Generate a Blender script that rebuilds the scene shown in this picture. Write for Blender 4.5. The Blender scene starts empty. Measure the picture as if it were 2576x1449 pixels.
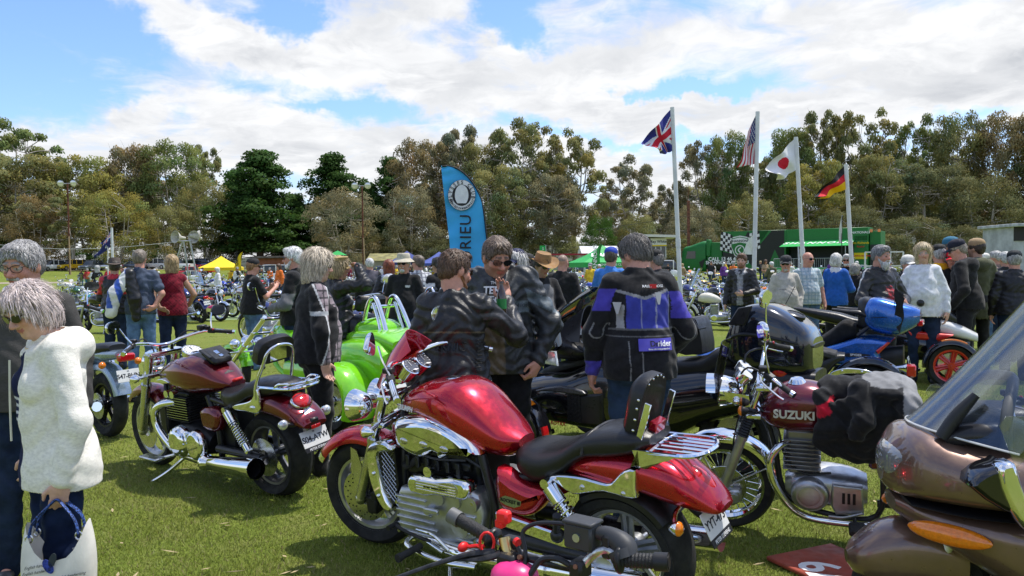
import bpy,bmesh,random
import numpy as np
from math import*
from mathutils import Matrix,Vector
random.seed(7);rng=np.random.default_rng(7)
SC=bpy.context.scene;COL=SC.collection
FPX,CX,CY,EYE=2000.,1288.,724.5,1.66
PIT,ROL=radians(1.62),radians(.6)
cf=np.array([0,cos(PIT),-sin(PIT)]);_r=np.array([1.,0,0]);_u=np.cross(_r,cf)
cr=cos(ROL)*_r-sin(ROL)*_u;cu=sin(ROL)*_r+cos(ROL)*_u;CP=np.array([0,0,EYE])
cam=bpy.data.objects.new('camera',bpy.data.cameras.new('camera'));COL.objects.link(cam)
cam.matrix_world=Matrix([[cr[0],cu[0],-cf[0],0],[cr[1],cu[1],-cf[1],0],[cr[2],cu[2],-cf[2],EYE],[0,0,0,1]])
cam.data.lens=36*FPX/2576;cam.data.sensor_width=36;cam.data.clip_start=.05;cam.data.clip_end=3000
SC.camera=cam
SUN_EL,SUN_AZ=radians(68),radians(58)
SUN_STR,SKY_STR,EXPO=4.1,.138,.25
SC.view_settings.view_transform='Standard';SC.view_settings.look='None'
SC.view_settings.exposure=EXPO;SC.view_settings.gamma=1;SC.view_settings.use_curve_mapping=False
sun=bpy.data.objects.new('sun',bpy.data.lights.new('sun','SUN'));COL.objects.link(sun)
sun.data.energy=SUN_STR;sun.data.angle=radians(.6);sun.data.color=(1,.95,.87)
sd=Vector((sin(SUN_AZ)*cos(SUN_EL),cos(SUN_AZ)*cos(SUN_EL),sin(SUN_EL)))
sun.rotation_euler=sd.to_track_quat('Z','Y').to_euler()
W=bpy.data.worlds.new('World');SC.world=W;W.use_nodes=True
class NT:
 def __init__(s,nt):s.t=nt;s.l=nt.links
 def n(s,typ,ins=None,**kw):
  x=s.t.nodes.new(typ)
  for k,v in kw.items():setattr(x,k,v)
  for k,v in(ins or{}).items():s.set(x.inputs[k],v)
  return x
 def set(s,sock,v):
  if isinstance(v,bpy.types.NodeSocket):s.l.new(v,sock)
  elif isinstance(v,bpy.types.Node):s.l.new(v.outputs[0],sock)
  else:sock.default_value=v
 def m(s,op,a,b=None,c=None,clamp=False):
  x=s.n('ShaderNodeMath',operation=op,use_clamp=clamp);s.set(x.inputs[0],a)
  if b is not None:s.set(x.inputs[1],b)
  if c is not None:s.set(x.inputs[2],c)
  return x.outputs[0]
 def v(s,op,a,b=None):
  x=s.n('ShaderNodeVectorMath',operation=op);s.set(x.inputs[0],a)
  if b is not None:s.set(x.inputs[1],b)
  return x.outputs[0]
 def mix(s,f,a,b,blend='MIX'):
  x=s.n('ShaderNodeMix',data_type='RGBA',blend_type=blend);s.set(x.inputs[0],f);s.set(x.inputs[6],a);s.set(x.inputs[7],b)
  return x.outputs[2]
 def ramp(s,f,lo,hi,a=0.,b=1.,smooth=True):
  x=s.n('ShaderNodeMapRange',{'Value':f,'From Min':lo,'From Max':hi,'To Min':a,'To Max':b})
  x.interpolation_type='SMOOTHSTEP' if smooth else 'LINEAR'
  return x.outputs[0]
 def noise(s,vec,sc,det=4,rough=.5,dim='3D'):
  return s.n('ShaderNodeTexNoise',{'Vector':vec,'Scale':sc,'Detail':det,'Roughness':rough}).outputs[0]
t=NT(W.node_tree);W.node_tree.nodes.clear()
sky=t.n('ShaderNodeTexSky',sky_type='NISHITA',sun_disc=False,sun_elevation=SUN_EL,sun_rotation=SUN_AZ,air_density=1.0,dust_density=.6,ozone_density=2.2)
d=t.v('NORMALIZE',t.n('ShaderNodeTexCoord').outputs['Generated'])
sx=t.n('ShaderNodeSeparateXYZ',{0:d})
X,Y,Z=sx.outputs
zc=t.m('ADD',t.m('MAXIMUM',Z,0.),.16)
pl=t.n('ShaderNodeCombineXYZ',{0:t.m('DIVIDE',X,zc),1:t.m('DIVIDE',Y,zc),2:0.}).outputs[0]
warp=t.v('ADD',pl,t.v('MULTIPLY',t.v('SUBTRACT',t.n('ShaderNodeTexNoise',{'Vector':pl,'Scale':2.2,'Detail':3}).outputs[1],(.5,.5,.5)),(.5,.5,.5)))
n1=t.noise(warp,1.15,9,.58)
n2=t.noise(t.v('ADD',warp,(7.3,2.1,0)),3.4,9,.62)
yy=t.m('MAXIMUM',Y,.08);U=t.m('DIVIDE',X,yy);V=t.m('DIVIDE',Z,yy)
wob=t.n('ShaderNodeTexNoise',{'Vector':d,'Scale':9.,'Detail':5,'Roughness':.65}).outputs[1]
uv=t.n('ShaderNodeCombineXYZ',{0:U,1:V,2:0.}).outputs[0]
uv=t.v('ADD',uv,t.v('MULTIPLY',t.v('SUBTRACT',wob,(.5,.5,.5)),(.22,.13,0)))
bias=None
for px,py,rx,ry,rot,amt in[(470,50,210,75,-27,.5),(700,130,200,70,-22,.5),(960,180,270,75,-8,.5),(1170,235,250,60,-10,.4),(985,40,190,90,0,.5),(1350,165,260,60,-4,.45),(1490,255,200,50,0,.45),(1950,110,620,120,0,.36),(2480,190,330,150,0,.5),(1760,290,260,60,0,.5),(2050,275,240,45,0,.4),(640,300,190,65,-10,.4),(380,262,75,32,0,.3),(280,345,330,50,0,.26),(690,385,190,60,0,.4),(1010,385,270,70,0,.45),(1500,400,330,60,0,.42),(1690,500,120,60,0,.45),(2080,-140,600,130,0,.4),(1100,-190,500,110,0,.4),(2700,60,200,200,0,.4),(150,110,300,170,0,-.5),(720,55,95,60,0,-.35),(1290,45,120,75,0,-.4),(800,285,210,22,0,-.35),(2400,285,230,26,0,-.45),(1700,222,230,20,0,-.4),(1640,345,90,16,0,-.3),(1430,340,120,18,0,-.25)]:
 mp=t.n('ShaderNodeMapping',{'Vector':uv,'Location':((px-CX)/FPX,(668-py)/FPX,0),'Rotation':(0,0,radians(rot)),'Scale':(rx/FPX,ry/FPX,1)},vector_type='TEXTURE')
 g=t.ramp(t.v('LENGTH',mp.outputs[0])if False else t.n('ShaderNodeVectorMath',{0:mp.outputs[0]},operation='LENGTH').outputs['Value'],.25,1.35,amt,0.)
 bias=g if bias is None else t.m('ADD',bias,g)
dens=t.m('ADD',t.m('ADD',t.m('MULTIPLY',n1,.95),t.m('MULTIPLY',n2,.62)),t.m('MULTIPLY',bias,.55))
low=t.ramp(Z,.0,.2,.16,0.)
dens=t.m('ADD',dens,low)
cov=t.ramp(dens,.66,.99)
thick=t.ramp(dens,.95,1.4)
sh=t.noise(t.v('ADD',warp,(3.7,.45,1.0)),1.9,5,.55)
so=(.10,.13,0.)
n1b=t.noise(t.v('ADD',warp,so),1.15,9,.58);n2b=t.noise(t.v('ADD',warp,(7.3+.05,2.1+.07,0)),3.4,9,.62)
rel=t.m('ADD',t.m('SUBTRACT',n1,n1b),t.m('MULTIPLY',t.m('SUBTRACT',n2,n2b),.45))
lit=t.m('ADD',t.m('MULTIPLY',t.ramp(rel,-.11,.13),.75),t.m('MULTIPLY',t.ramp(sh,.62,.38),.35),clamp=True)
ccol=t.mix(t.m('MULTIPLY',t.m('SUBTRACT',1.,lit),t.m('ADD',t.m('MULTIPLY',thick,.6),.4)),(6.3,6.35,6.45,1),(2.7,2.9,3.25,1))
skyc=t.mix(1.,sky.outputs[0],(1.0,1.14,1.40,1),'MULTIPLY')
fin=t.mix(cov,skyc,ccol)
fin=t.mix(t.ramp(Z,-.02,.0),(1.2,1.5,.7,1),fin)
bg=t.n('ShaderNodeBackground',{'Color':fin,'Strength':SKY_STR})
t.l.new(bg.outputs[0],t.n('ShaderNodeOutputWorld').inputs[0])
def ray(px,py):return cf+cr*(px-CX)/FPX-cu*(py-CY)/FPX
def P(px,py,d):return CP+ray(px,py)*d
def G(px,py,z=0.):
 v=ray(px,py);return CP+v*((z-EYE)/v[2])
def GD(px,d):
 p=P(px,668,d);p[2]=0;return p
def zat(px,py,d):return P(px,py,d)[2]
MC={}
def mat(name,col=(.5,.5,.5),rough=.5,metal=0.,coat=0.,var=.06,vs=8.,bump=0.,bs=60.,attr=False,trans=0.,ior=1.45,spec=.5,sheen=0.,emit=None,bdet=3,aniso=None):
 if name in MC:return MC[name]
 m=bpy.data.materials.new(name);m.use_nodes=True;t=NT(m.node_tree);b=m.node_tree.nodes['Principled BSDF']
 co=t.n('ShaderNodeTexCoord').outputs['Object']
 if aniso:co=t.v('MULTIPLY',co,aniso)
 base=t.n('ShaderNodeAttribute',attribute_name='Col').outputs[0]if attr else(*col,1)
 if var:
  f=t.ramp(t.noise(co,vs,5,.6),.3,.7,1-var*1.6,1+var*1.3)
  base=t.mix(1.,base,t.n('ShaderNodeCombineColor',{0:f,1:f,2:f}).outputs[0],'MULTIPLY')
 t.set(b.inputs['Base Color'],base)
 if var:t.set(b.inputs['Roughness'],t.ramp(t.noise(co,vs*2.3,4),.3,.7,max(.02,rough*.8),min(1,rough*1.2)))
 else:b.inputs['Roughness'].default_value=rough
 b.inputs['Metallic'].default_value=metal;b.inputs['Coat Weight'].default_value=coat;b.inputs['Coat Roughness'].default_value=.03
 b.inputs['Specular IOR Level'].default_value=spec;b.inputs['IOR'].default_value=ior;b.inputs['Sheen Weight'].default_value=sheen
 if trans:b.inputs['Transmission Weight'].default_value=trans
 if bump:
  h=t.noise(co,bs,bdet,.6)
  t.set(b.inputs['Normal'],t.n('ShaderNodeBump',{'Height':h,'Strength':min(1.,bump),'Distance':.004*max(1,bump)}).outputs[0])
 if emit:b.inputs['Emission Color'].default_value=(*emit[:3],1);b.inputs['Emission Strength'].default_value=emit[3]
 MC[name]=m;return m
def glass(name,col,a=.25,rough=.03):
 if name in MC:return MC[name]
 m=bpy.data.materials.new(name);m.use_nodes=True;t=NT(m.node_tree);m.node_tree.nodes.clear()
 tr=t.n('ShaderNodeBsdfTransparent',{0:(*col,1)});gl=t.n('ShaderNodeBsdfGlossy',{'Color':(.9,.95,1,1),'Roughness':rough})
 fr=t.n('ShaderNodeLayerWeight',{'Blend':.35}).outputs['Fresnel']
 mx=t.n('ShaderNodeMixShader',{0:t.m('ADD',t.m('MULTIPLY',fr,.36),a*.22,clamp=True),1:tr.outputs[0],2:gl.outputs[0]})
 t.l.new(mx.outputs[0],t.n('ShaderNodeOutputMaterial').inputs[0]);MC[name]=m;return m
def paint(name,col,metal=.55,rough=.28):return mat(name,col,rough,metal,1.,.05,14.)
def nrm(v):v=np.asarray(v,float);return v/(np.linalg.norm(v)+1e-12)
def frame(ax):
 ax=nrm(ax);a=np.array([0,0,1.])if abs(ax[2])<.9 else np.array([1.,0,0])
 u=nrm(np.cross(a,ax));return u,np.cross(ax,u),ax
def crom(pts,k=6,closed=False):
 p=np.array(pts,float);n=len(p);out=[]
 for i in range(n if closed else n-1):
  a,b=(p[i-1]if closed or i else 2*p[0]-p[1]),p[i];c=p[(i+1)%n]
  d=p[(i+2)%n]if closed or i<n-2 else 2*p[-1]-p[-2]
  for j in range(k):
   s=j/k;out.append(.5*(2*b+(c-a)*s+(2*a-5*b+4*c-d)*s*s+(3*b-a-3*c+d)*s**3))
 if not closed:out.append(p[-1])
 return np.array(out)
_bx=None
class B:
 def __init__(s):s.V=[];s.F=[];s.S=[];s.C=[];s.nv=0
 def add(s,V,F,smooth=True,col=None):
  V=np.asarray(V,float);k=s.nv;s.V.append(V);s.nv+=len(V)
  s.F+=[tuple(i+k for i in f)for f in F];s.S+=[smooth]*len(F);s.C+=[col]*len(F);return s
 def box(s,c,h,rot=None,bev=.0,col=None):
  global _bx
  h=np.array(h,float);b=min(bev,*(h*.95))if bev else 0
  sg=np.array([(x,y,z)for x in(-1,1)for y in(-1,1)for z in(-1,1)],float)
  if b:
   V=np.concatenate([sg*(h-b*np.array(m))for m in((0,1,1),(1,0,1),(1,1,0))])
   if _bx is None:
    bm=bmesh.new()
    for q in np.concatenate([sg*(1-.3*np.array(m))for m in((0,1,1),(1,0,1),(1,1,0))]):bm.verts.new(q)
    bm.verts.index_update();bmesh.ops.convex_hull(bm,input=bm.verts[:]);bmesh.ops.dissolve_limit(bm,angle_limit=.02,verts=bm.verts[:],edges=bm.edges[:])
    bm.verts.ensure_lookup_table();_bx=[tuple(v.index for v in f.verts)for f in bm.faces];bm.free()
   F=_bx
  else:V=sg*h;F=[(0,1,3,2),(4,6,7,5),(0,4,5,1),(2,3,7,6),(0,2,6,4),(1,5,7,3)]
  if rot is not None:V=V@np.asarray(rot).T
  return s.add(V+np.array(c,float),F,False,col)
 def cyl(s,p0,p1,r0,r1=None,n=14,cap=True,col=None):
  r1=r0 if r1 is None else r1
  p0=np.array(p0,float);p1=np.array(p1,float);u,v,a=frame(p1-p0)
  th=np.arange(n)*2*pi/n;ring=np.cos(th)[:,None]*u+np.sin(th)[:,None]*v
  F=[(i,(i+1)%n,n+(i+1)%n,n+i)for i in range(n)]
  s.add(np.concatenate([p0+ring*r0,p1+ring*r1]),F,True,col)
  if cap:s.add(p0+ring*r0,[tuple(range(n))[::-1]],False,col);s.add(p1+ring*r1,[tuple(range(n))],False,col)
  return s
 def tube(s,pts,r,n=8,k=5,cap=True,closed=False,flat=1.,up=None,col=None):
  pts=np.array(pts,float);m=len(pts);R=np.full(m,r,float)if np.isscalar(r)else np.array(r,float)
  q=np.column_stack([pts,R]);q=crom(q,k,closed)if(k>1 and m>2)else q
  p,R=q[:,:3],np.maximum(q[:,3],1e-4);m=len(p)
  T=np.gradient(p,axis=0)if not closed else np.roll(p,-1,0)-np.roll(p,1,0)
  u,v,_=frame(T[0])
  if up is not None:u=nrm(np.cross(up,T[0]));v=nrm(np.cross(T[0],u))
  th=np.arange(n)*2*pi/n;V=[]
  for i in range(m):
   a=nrm(T[i]);u=nrm(u-a*(u@a));v=np.cross(a,u)
   V.append(p[i]+R[i]*(np.cos(th)[:,None]*u+flat*np.sin(th)[:,None]*v))
  F=[(i*n+j,i*n+(j+1)%n,((i+1)%m)*n+(j+1)%n,((i+1)%m)*n+j)for i in range(m if closed else m-1)for j in range(n)]
  s.add(np.concatenate(V),F,True,col)
  if cap and not closed:s.add(V[0],[tuple(range(n))[::-1]],False,col);s.add(V[-1],[tuple(range(n))],False,col)
  return s
 def lathe(s,prof,c=(0,0,0),ax=(0,0,1),n=28,col=None,a0=0.,a1=2*pi,u0=None):
  c=np.array(c,float);u,v,a=frame(ax)
  if u0 is not None:u=nrm(u0);v=np.cross(a,u)
  full=a1-a0>6.28;N=n if full else n+1;th=a0+np.arange(N)*(a1-a0)/n
  V=np.concatenate([c+a*h+r*(np.cos(th)[:,None]*u+np.sin(th)[:,None]*v)for r,h in prof]);F=[]
  for i in range(len(prof)-1):
   for j in range(N if full else N-1):
    k=(j+1)%N;F.append((i*N+j,i*N+k,(i+1)*N+k,(i+1)*N+j))
  return s.add(V,F,True,col)
 def ell(s,c,r,n=14,m=9,rot=None,col=None):
  r=np.ones(3)*r;V=[(0,0,-1.)];F=[]
  for i in range(1,m):
   a=-pi/2+pi*i/m;V+=[(cos(a)*cos(j*2*pi/n),cos(a)*sin(j*2*pi/n),sin(a))for j in range(n)]
  V.append((0,0,1.));L=len(V)-1
  for j in range(n):
   k=(j+1)%n;F.append((0,1+k,1+j));F.append((L,L-n+j,L-n+k))
   for i in range(m-2):F.append((1+i*n+j,1+i*n+k,1+(i+1)*n+k,1+(i+1)*n+j))
  V=np.array(V)*r
  if rot is not None:V=V@np.asarray(rot).T
  return s.add(V+np.array(c,float),F,True,col)
 def lx(s,secs,n=24,k=5,y=0.,cap=True,col=None,arc=None,thick=0.):
  q=np.array([tuple(a)+((0.,)if len(a)<7 else())for a in secs],float);q=crom(q,k);V=[]
  a0,a1=arc or(0,2*pi);N=n if arc is None else n+1
  th=a0+np.arange(N)*(a1-a0)/n;ct,st=np.cos(th),np.sin(th)
  for x,z,w,up,dn,e,yo in q:
   e=max(.15,e);cc=np.sign(ct)*abs(ct)**e;ss=np.sign(st)*abs(st)**e
   V.append(np.column_stack([np.full(N,x),y+yo+max(w,1e-4)*cc,z+np.where(ss>0,up,dn)*ss]))
  m=len(V);F=[(i*N+j,i*N+(j+1)%N,(i+1)*N+(j+1)%N,(i+1)*N+j)for i in range(m-1)for j in range(N if arc is None else N-1)]
  s.add(np.concatenate(V),F,True,col)
  if cap and arc is None:s.add(V[0],[tuple(range(N))[::-1]],True,col);s.add(V[-1],[tuple(range(N))],True,col)
  return s
 def plate(s,out,y0,y1,ax='xz',smooth=0,dome=0.,inset=.0,col=None):
  o=np.array(out,float)
  if smooth:o=crom(o,smooth,True)
  area=.5*np.sum(o[:,0]*np.roll(o[:,1],-1)-np.roll(o[:,0],-1)*o[:,1])
  if area<0:o=o[::-1]
  n=len(o);c=o.mean(0)
  def e3(q,h):
   z=np.full(len(q),h)
   return np.column_stack({'xz':(q[:,0],z,q[:,1]),'xy':(q[:,0],q[:,1],z),'yz':(z,q[:,0],q[:,1])}[ax])
  T=np.roll(o,-1,0)-np.roll(o,1,0);T/=np.linalg.norm(T,axis=1)[:,None]+1e-9;Nn=np.column_stack([-T[:,1],T[:,0]])
  rings=[e3(o,y0),e3(o,y1)]
  if dome:
   for f,h in((.3,.55),(.65,.85),(1.,1.)):rings.append(e3(o+Nn*inset*f,y1+dome*h))
  m=len(rings);F=[(i*n+j,i*n+(j+1)%n,(i+1)*n+(j+1)%n,(i+1)*n+j)for i in range(m-1)for j in range(n)]
  s.add(np.concatenate(rings),F,True,col)
  s.add(rings[0],[tuple(range(n))[::-1]],False,col);s.add(rings[-1],[tuple(range(n))],bool(dome),col);return s
 def grid(s,P,smooth=True,col=None,closed=False):
  P=np.asarray(P,float);a,b=P.shape[:2]
  s.add(P.reshape(-1,3),[(i*b+j,i*b+(j+1)%b,(i+1)*b+(j+1)%b,(i+1)*b+j)for i in range(a-1)for j in range(b if closed else b-1)],smooth,col);return s
 def spring(s,p0,p1,R,r,turns,n=6):
  p0=np.array(p0,float);p1=np.array(p1,float);u,v,a=frame(p1-p0);k=int(turns*14)
  i=np.arange(k+1)/k;th=i*turns*2*pi
  return s.tube(p0+(p1-p0)*i[:,None]+R*(np.cos(th)[:,None]*u+np.sin(th)[:,None]*v),r,n,1)
 def sheet(s,P,th):
  P=np.asarray(P,float);du=np.gradient(P,axis=0);dv=np.gradient(P,axis=1);N=np.cross(du,dv);N/=np.linalg.norm(N,axis=2)[...,None]+1e-9
  Q=P+N*th;s.grid(P);s.grid(Q[::-1])
  e=np.concatenate([P[0],P[1:,-1],P[-1,-2::-1],P[-2:0:-1,0]]);f=np.concatenate([Q[0],Q[1:,-1],Q[-1,-2::-1],Q[-2:0:-1,0]])
  s.grid(np.stack([f,e]),closed=True);return s
 def mesh(s,name,ang=40):
  me=bpy.data.meshes.new(name)
  V=np.concatenate(s.V)if s.V else np.zeros((0,3));me.from_pydata(V.tolist(),[],s.F)
  me.polygons.foreach_set('use_smooth',s.S)
  if any(c is not None for c in s.C):
   at=me.color_attributes.new('Col','FLOAT_COLOR','CORNER')
   cs=np.concatenate([np.tile((*(c or(.5,.5,.5)),1.),(len(f),1))for f,c in zip(s.F,s.C)])
   at.data.foreach_set('color',cs.astype(np.float32).ravel())
  me.validate();me.update()
  if ang:me.set_sharp_from_angle(angle=radians(ang))
  return me
 def obj(s,name,m,parent=None,ang=40,label=None,M=None):
  o=bpy.data.objects.new(name,s.mesh(name,ang));o.data.materials.append(m);COL.objects.link(o)
  if parent is not None:o.parent=parent
  if M is not None:o.matrix_basis=M
  if label:o['label']=label
  return o
def tag(o,label,cat,group=None):
 o['label']=label;o['category']=cat
 if group:o['group']=group
 return o
def struct(o,kind='structure'):o['kind']=kind;return o
def thing(name,label,cat,M=None,group=None):
 o=bpy.data.objects.new(name,None);COL.objects.link(o);o.empty_display_size=.1
 if M is not None:o.matrix_basis=M
 return tag(o,label,cat,group)
def mx(loc=(0,0,0),yaw=0.,s=1.):return Matrix.Translation(Vector(loc))@Matrix.Rotation(radians(yaw),4,'Z')@Matrix.Scale(s,4)
def basis(o,x,y,z,s=1.):
 return Matrix([[x[i]*s,y[i]*s,z[i]*s,o[i]]for i in range(3)]+[[0,0,0,1]])
KIDS={}
def dup(root,M,label,group=None,paint=None):
 if root.name not in KIDS:KIDS[root.name]=[(c,list(c.children))for c in root.children]
 r=root.copy();COL.objects.link(r);r.matrix_basis=M;r['label']=label
 if group:r['group']=group
 def one(o,par):
  c=o.copy();COL.objects.link(c);c.parent=par
  if paint and o.material_slots and o.material_slots[0].material and o.material_slots[0].material.name in paint:
   sl=c.material_slots[0];sl.link='OBJECT';sl.material=paint[o.material_slots[0].material.name]
  return c
 for c,gs in KIDS[root.name]:
  cc=one(c,r)
  for g in gs:one(g,cc)
 return r
FONT={}
def text(s,size,name,m,parent,M,ext=.002,align='CENTER',shear=0.,bold=0.,sp=1.):
 cu=bpy.data.curves.new(name,'FONT');cu.body=s;cu.size=size;cu.extrude=ext;cu.align_x=align;cu.align_y='CENTER';cu.shear=shear;cu.offset=bold*size;cu.space_character=sp
 cu.resolution_u=3
 o=bpy.data.objects.new(name,cu);me=bpy.data.meshes.new_from_object(o);bpy.data.objects.remove(o);bpy.data.curves.remove(cu)
 me.name=name;o=bpy.data.objects.new(name,me);me.materials.clear();me.materials.append(m);COL.objects.link(o)
 if parent is not None:o.parent=parent
 o.matrix_basis=M;return o
def face(o,x,y):
 x=nrm(x);z=nrm(np.cross(x,y));y=np.cross(z,x);return basis(o,x,y,z)
def sdf(prims,h,wr=None,pad=.03):
 lo=np.full(3,1e9);hi=-lo.copy();bb=[]
 for p in prims:
  t=p[0][-1]
  if t=='c':a=np.minimum(np.array(p[1])-p[3],np.array(p[2])-p[4]);b=np.maximum(np.array(p[1])+p[3],np.array(p[2])+p[4])
  else:r=np.array(p[2],float);r=r if len(p)<6 else np.full(3,r.max());a=np.array(p[1])-r;b=np.array(p[1])+r
  bb.append((a,b))
  if p[0][0]!='-':lo=np.minimum(lo,a);hi=np.maximum(hi,b)
 lo=lo-pad;n=np.ceil((hi+pad-lo)/h).astype(int)+1
 D=np.full(n,.05,np.float32);K=np.zeros(n,np.int16);Dm=np.full(n,9.,np.float32)
 ax=[(lo[i]+np.arange(n[i])*h).astype(np.float32)for i in range(3)]
 for p,(a,b)in zip(prims,bb):
  t=p[0][-1];k=p[5]if t=='c' else p[3];ci=p[6]if t=='c' else p[4];e=k+.03
  i0=np.clip(np.floor((a-e-lo)/h).astype(int),0,n);i1=np.clip(np.ceil((b+e-lo)/h).astype(int)+1,0,n)
  if(i1<=i0).any():continue
  S=tuple(slice(i0[i],i1[i])for i in range(3));x,y,z=np.meshgrid(*(ax[i][S[i]]for i in range(3)),indexing='ij',sparse=True)
  if t=='c':
   p0=np.array(p[1],np.float32);dv=np.array(p[2],np.float32)-p0;L=max(float(dv@dv),1e-9)
   f=np.clip(((x-p0[0])*dv[0]+(y-p0[1])*dv[1]+(z-p0[2])*dv[2])/L,0,1)
   q=np.sqrt((x-p0[0]-f*dv[0])**2+(y-p0[1]-f*dv[1])**2+(z-p0[2]-f*dv[2])**2)-(p[3]+f*(p[4]-p[3]))
  else:
   X,Y,Z=x-p[1][0],y-p[1][1],z-p[1][2]
   if len(p)>5:R=np.asarray(p[5]);X,Y,Z=(R[0,i]*X+R[1,i]*Y+R[2,i]*Z for i in range(3))
   r=p[2];k0=np.sqrt((X/r[0])**2+(Y/r[1])**2+(Z/r[2])**2);k1=np.sqrt((X/r[0]**2)**2+(Y/r[1]**2)**2+(Z/r[2]**2)**2)
   q=k0*(k0-1)/(k1+1e-6)
  q=q.astype(np.float32);d0=D[S]
  if p[0][0]=='-':
   g=np.clip(.5-.5*(d0+q)/max(k,1e-5),0,1);D[S]=d0+(-q-d0)*g+k*g*(1-g);c=-q>d0
   if ci>=0:K[S]=np.where(c,ci,K[S])
  else:
   g=np.clip(.5+.5*(d0-q)/max(k,1e-5),0,1);D[S]=d0+(q-d0)*g-k*g*(1-g)
   if ci>=0:c=q<Dm[S];K[S]=np.where(c,ci,K[S]);Dm[S]=np.minimum(Dm[S],q)
 if wr is not None:
  x,y,z=np.meshgrid(*ax,indexing='ij',sparse=True);D=D+wr(x,y,z).astype(np.float32)
 ins=D<0;c8=np.zeros(np.array(D.shape)-1,np.int8)
 for dx in(0,1):
  for dy in(0,1):
   for dz in(0,1):c8+=ins[dx:dx+c8.shape[0],dy:dy+c8.shape[1],dz:dz+c8.shape[2]]
 act=np.argwhere((c8>0)&(c8<8));idx=np.full(c8.shape,-1,np.int32);idx[tuple(act.T)]=np.arange(len(act))
 acc=np.zeros((len(act),3));cnt=np.zeros(len(act));cor=[np.array((i>>2&1,i>>1&1,i&1))for i in range(8)]
 val=[D[tuple((act+c).T)]for c in cor]
 for i in range(8):
  for j in range(i+1,8):
   if abs(cor[i]-cor[j]).sum()==1:
    a,b=val[i],val[j];m=(a<0)!=(b<0);tt=np.where(m,a/np.where(a==b,1,a-b),0)
    acc+=np.where(m[:,None],cor[i]+tt[:,None]*(cor[j]-cor[i]),0);cnt+=m
 V=lo+(act+acc/cnt[:,None])*h;Ci=K[tuple((act+(acc/cnt[:,None]>.5)).T)];F=[]
 for a in range(3):
  s0=[slice(1,-1)]*3;s0[a]=slice(0,-1);s1=list(s0);s1[a]=slice(1,None)
  m=ins[tuple(s0)]!=ins[tuple(s1)];e=np.argwhere(m);off=np.ones(3,int);off[a]=0;e=e+off;f=ins[tuple(e.T)]
  b,c=(a+1)%3,(a+2)%3;ub=np.eye(3,dtype=int)[b];uc=np.eye(3,dtype=int)[c]
  q=np.stack([idx[tuple(np.clip(w,0,None).T)]for w in(e-ub-uc,e-uc,e,e-ub)],1);q[~f]=q[~f][:,::-1];F.append(q)
 F=np.concatenate(F);F=F[(F>=0).all(1)]
 return V,F,Ci
def smesh(name,V,F,cols=None):
 me=bpy.data.meshes.new(name);me.vertices.add(len(V));me.vertices.foreach_set('co',V.astype(np.float32).ravel())
 k=F.shape[1];me.loops.add(F.size);me.loops.foreach_set('vertex_index',F.astype(np.int32).ravel())
 me.polygons.add(len(F));me.polygons.foreach_set('loop_start',np.arange(len(F),dtype=np.int32)*k)
 me.update(calc_edges=True);me.polygons.foreach_set('use_smooth',np.ones(len(F),bool))
 if cols is not None:
  at=me.color_attributes.new('Col','FLOAT_COLOR','POINT');at.data.foreach_set('color',np.column_stack([cols,np.ones(len(cols))]).astype(np.float32).ravel())
 me.validate();me.update();return me
def smooth(V,F,it=2,w=.5):
 E=np.concatenate([np.stack([F[:,i],F[:,(i+1)%F.shape[1]]],1)for i in range(F.shape[1])])
 for _ in range(it):
  a=np.zeros_like(V);c=np.zeros(len(V));np.add.at(a,E[:,0],V[E[:,1]]);np.add.at(c,E[:,0],1);V=V+w*(a/np.maximum(c,1)[:,None]-V)
 return V
def link(name,me,m,parent=None,M=None):
 o=bpy.data.objects.new(name,me)
 if m:me.materials.clear();me.materials.append(m)
 COL.objects.link(o)
 if parent is not None:o.parent=parent
 if M is not None:o.matrix_basis=M
 return o
# ================================================================ SETTING
def gz(x,y):
 s=np.clip((y-98)/36.,0,1);s=s*s*(3-2*s)
 k=np.clip((10-x)/60.,.25,1)
 return s*1.7*k
def ground_sheet():
 xs=np.concatenate([np.linspace(-900,-200,12),np.linspace(-180,180,46),np.linspace(200,900,12)])
 ys=np.concatenate([np.linspace(-60,90,16),np.linspace(94,140,18),np.linspace(160,1500,14)])
 X,Y=np.meshgrid(xs,ys);Z=gz(X,Y)
 b=B();b.grid(np.stack([X,Y,Z],-1));return b
def grass_mat():
 m=bpy.data.materials.new('mown grass');m.use_nodes=True;t=NT(m.node_tree);b=m.node_tree.nodes['Principled BSDF']
 p=t.n('ShaderNodeTexCoord').outputs['Object']
 a=t.noise(p,.35,5,.6);c=t.noise(p,2.6,5,.65);f=t.noise(p,45,4,.7);g=t.noise(p,210,3,.7);fl=t.noise(t.v('MULTIPLY',p,(1,.16,1)),3.1,4,.6)
 col=t.mix(t.ramp(a,.3,.7),(.135,.185,.024,1),(.185,.215,.036,1))
 col=t.mix(t.ramp(c,.48,.72,0,.55),col,(.215,.205,.07,1))
 col=t.mix(t.ramp(c,.5,.25,0,.4),col,(.10,.155,.018,1))
 col=t.mix(t.ramp(fl,.55,.75,0,.35),col,(.19,.22,.05,1))
 s=t.m('MULTIPLY',t.ramp(f,.3,.7,.62,1.3),t.ramp(g,.3,.7,.6,1.35));col=t.mix(1.,col,t.n('ShaderNodeCombineColor',{0:s,1:s,2:s}).outputs[0],'MULTIPLY')
 t.set(b.inputs['Base Color'],col);b.inputs['Roughness'].default_value=.85;b.inputs['Specular IOR Level'].default_value=.15
 h=t.m('ADD',f,t.m('MULTIPLY',g,.6));t.set(b.inputs['Normal'],t.n('ShaderNodeBump',{'Height':h,'Strength':.7,'Distance':.02}));return m
struct(ground_sheet().obj('ground',grass_mat(),ang=0))
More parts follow.
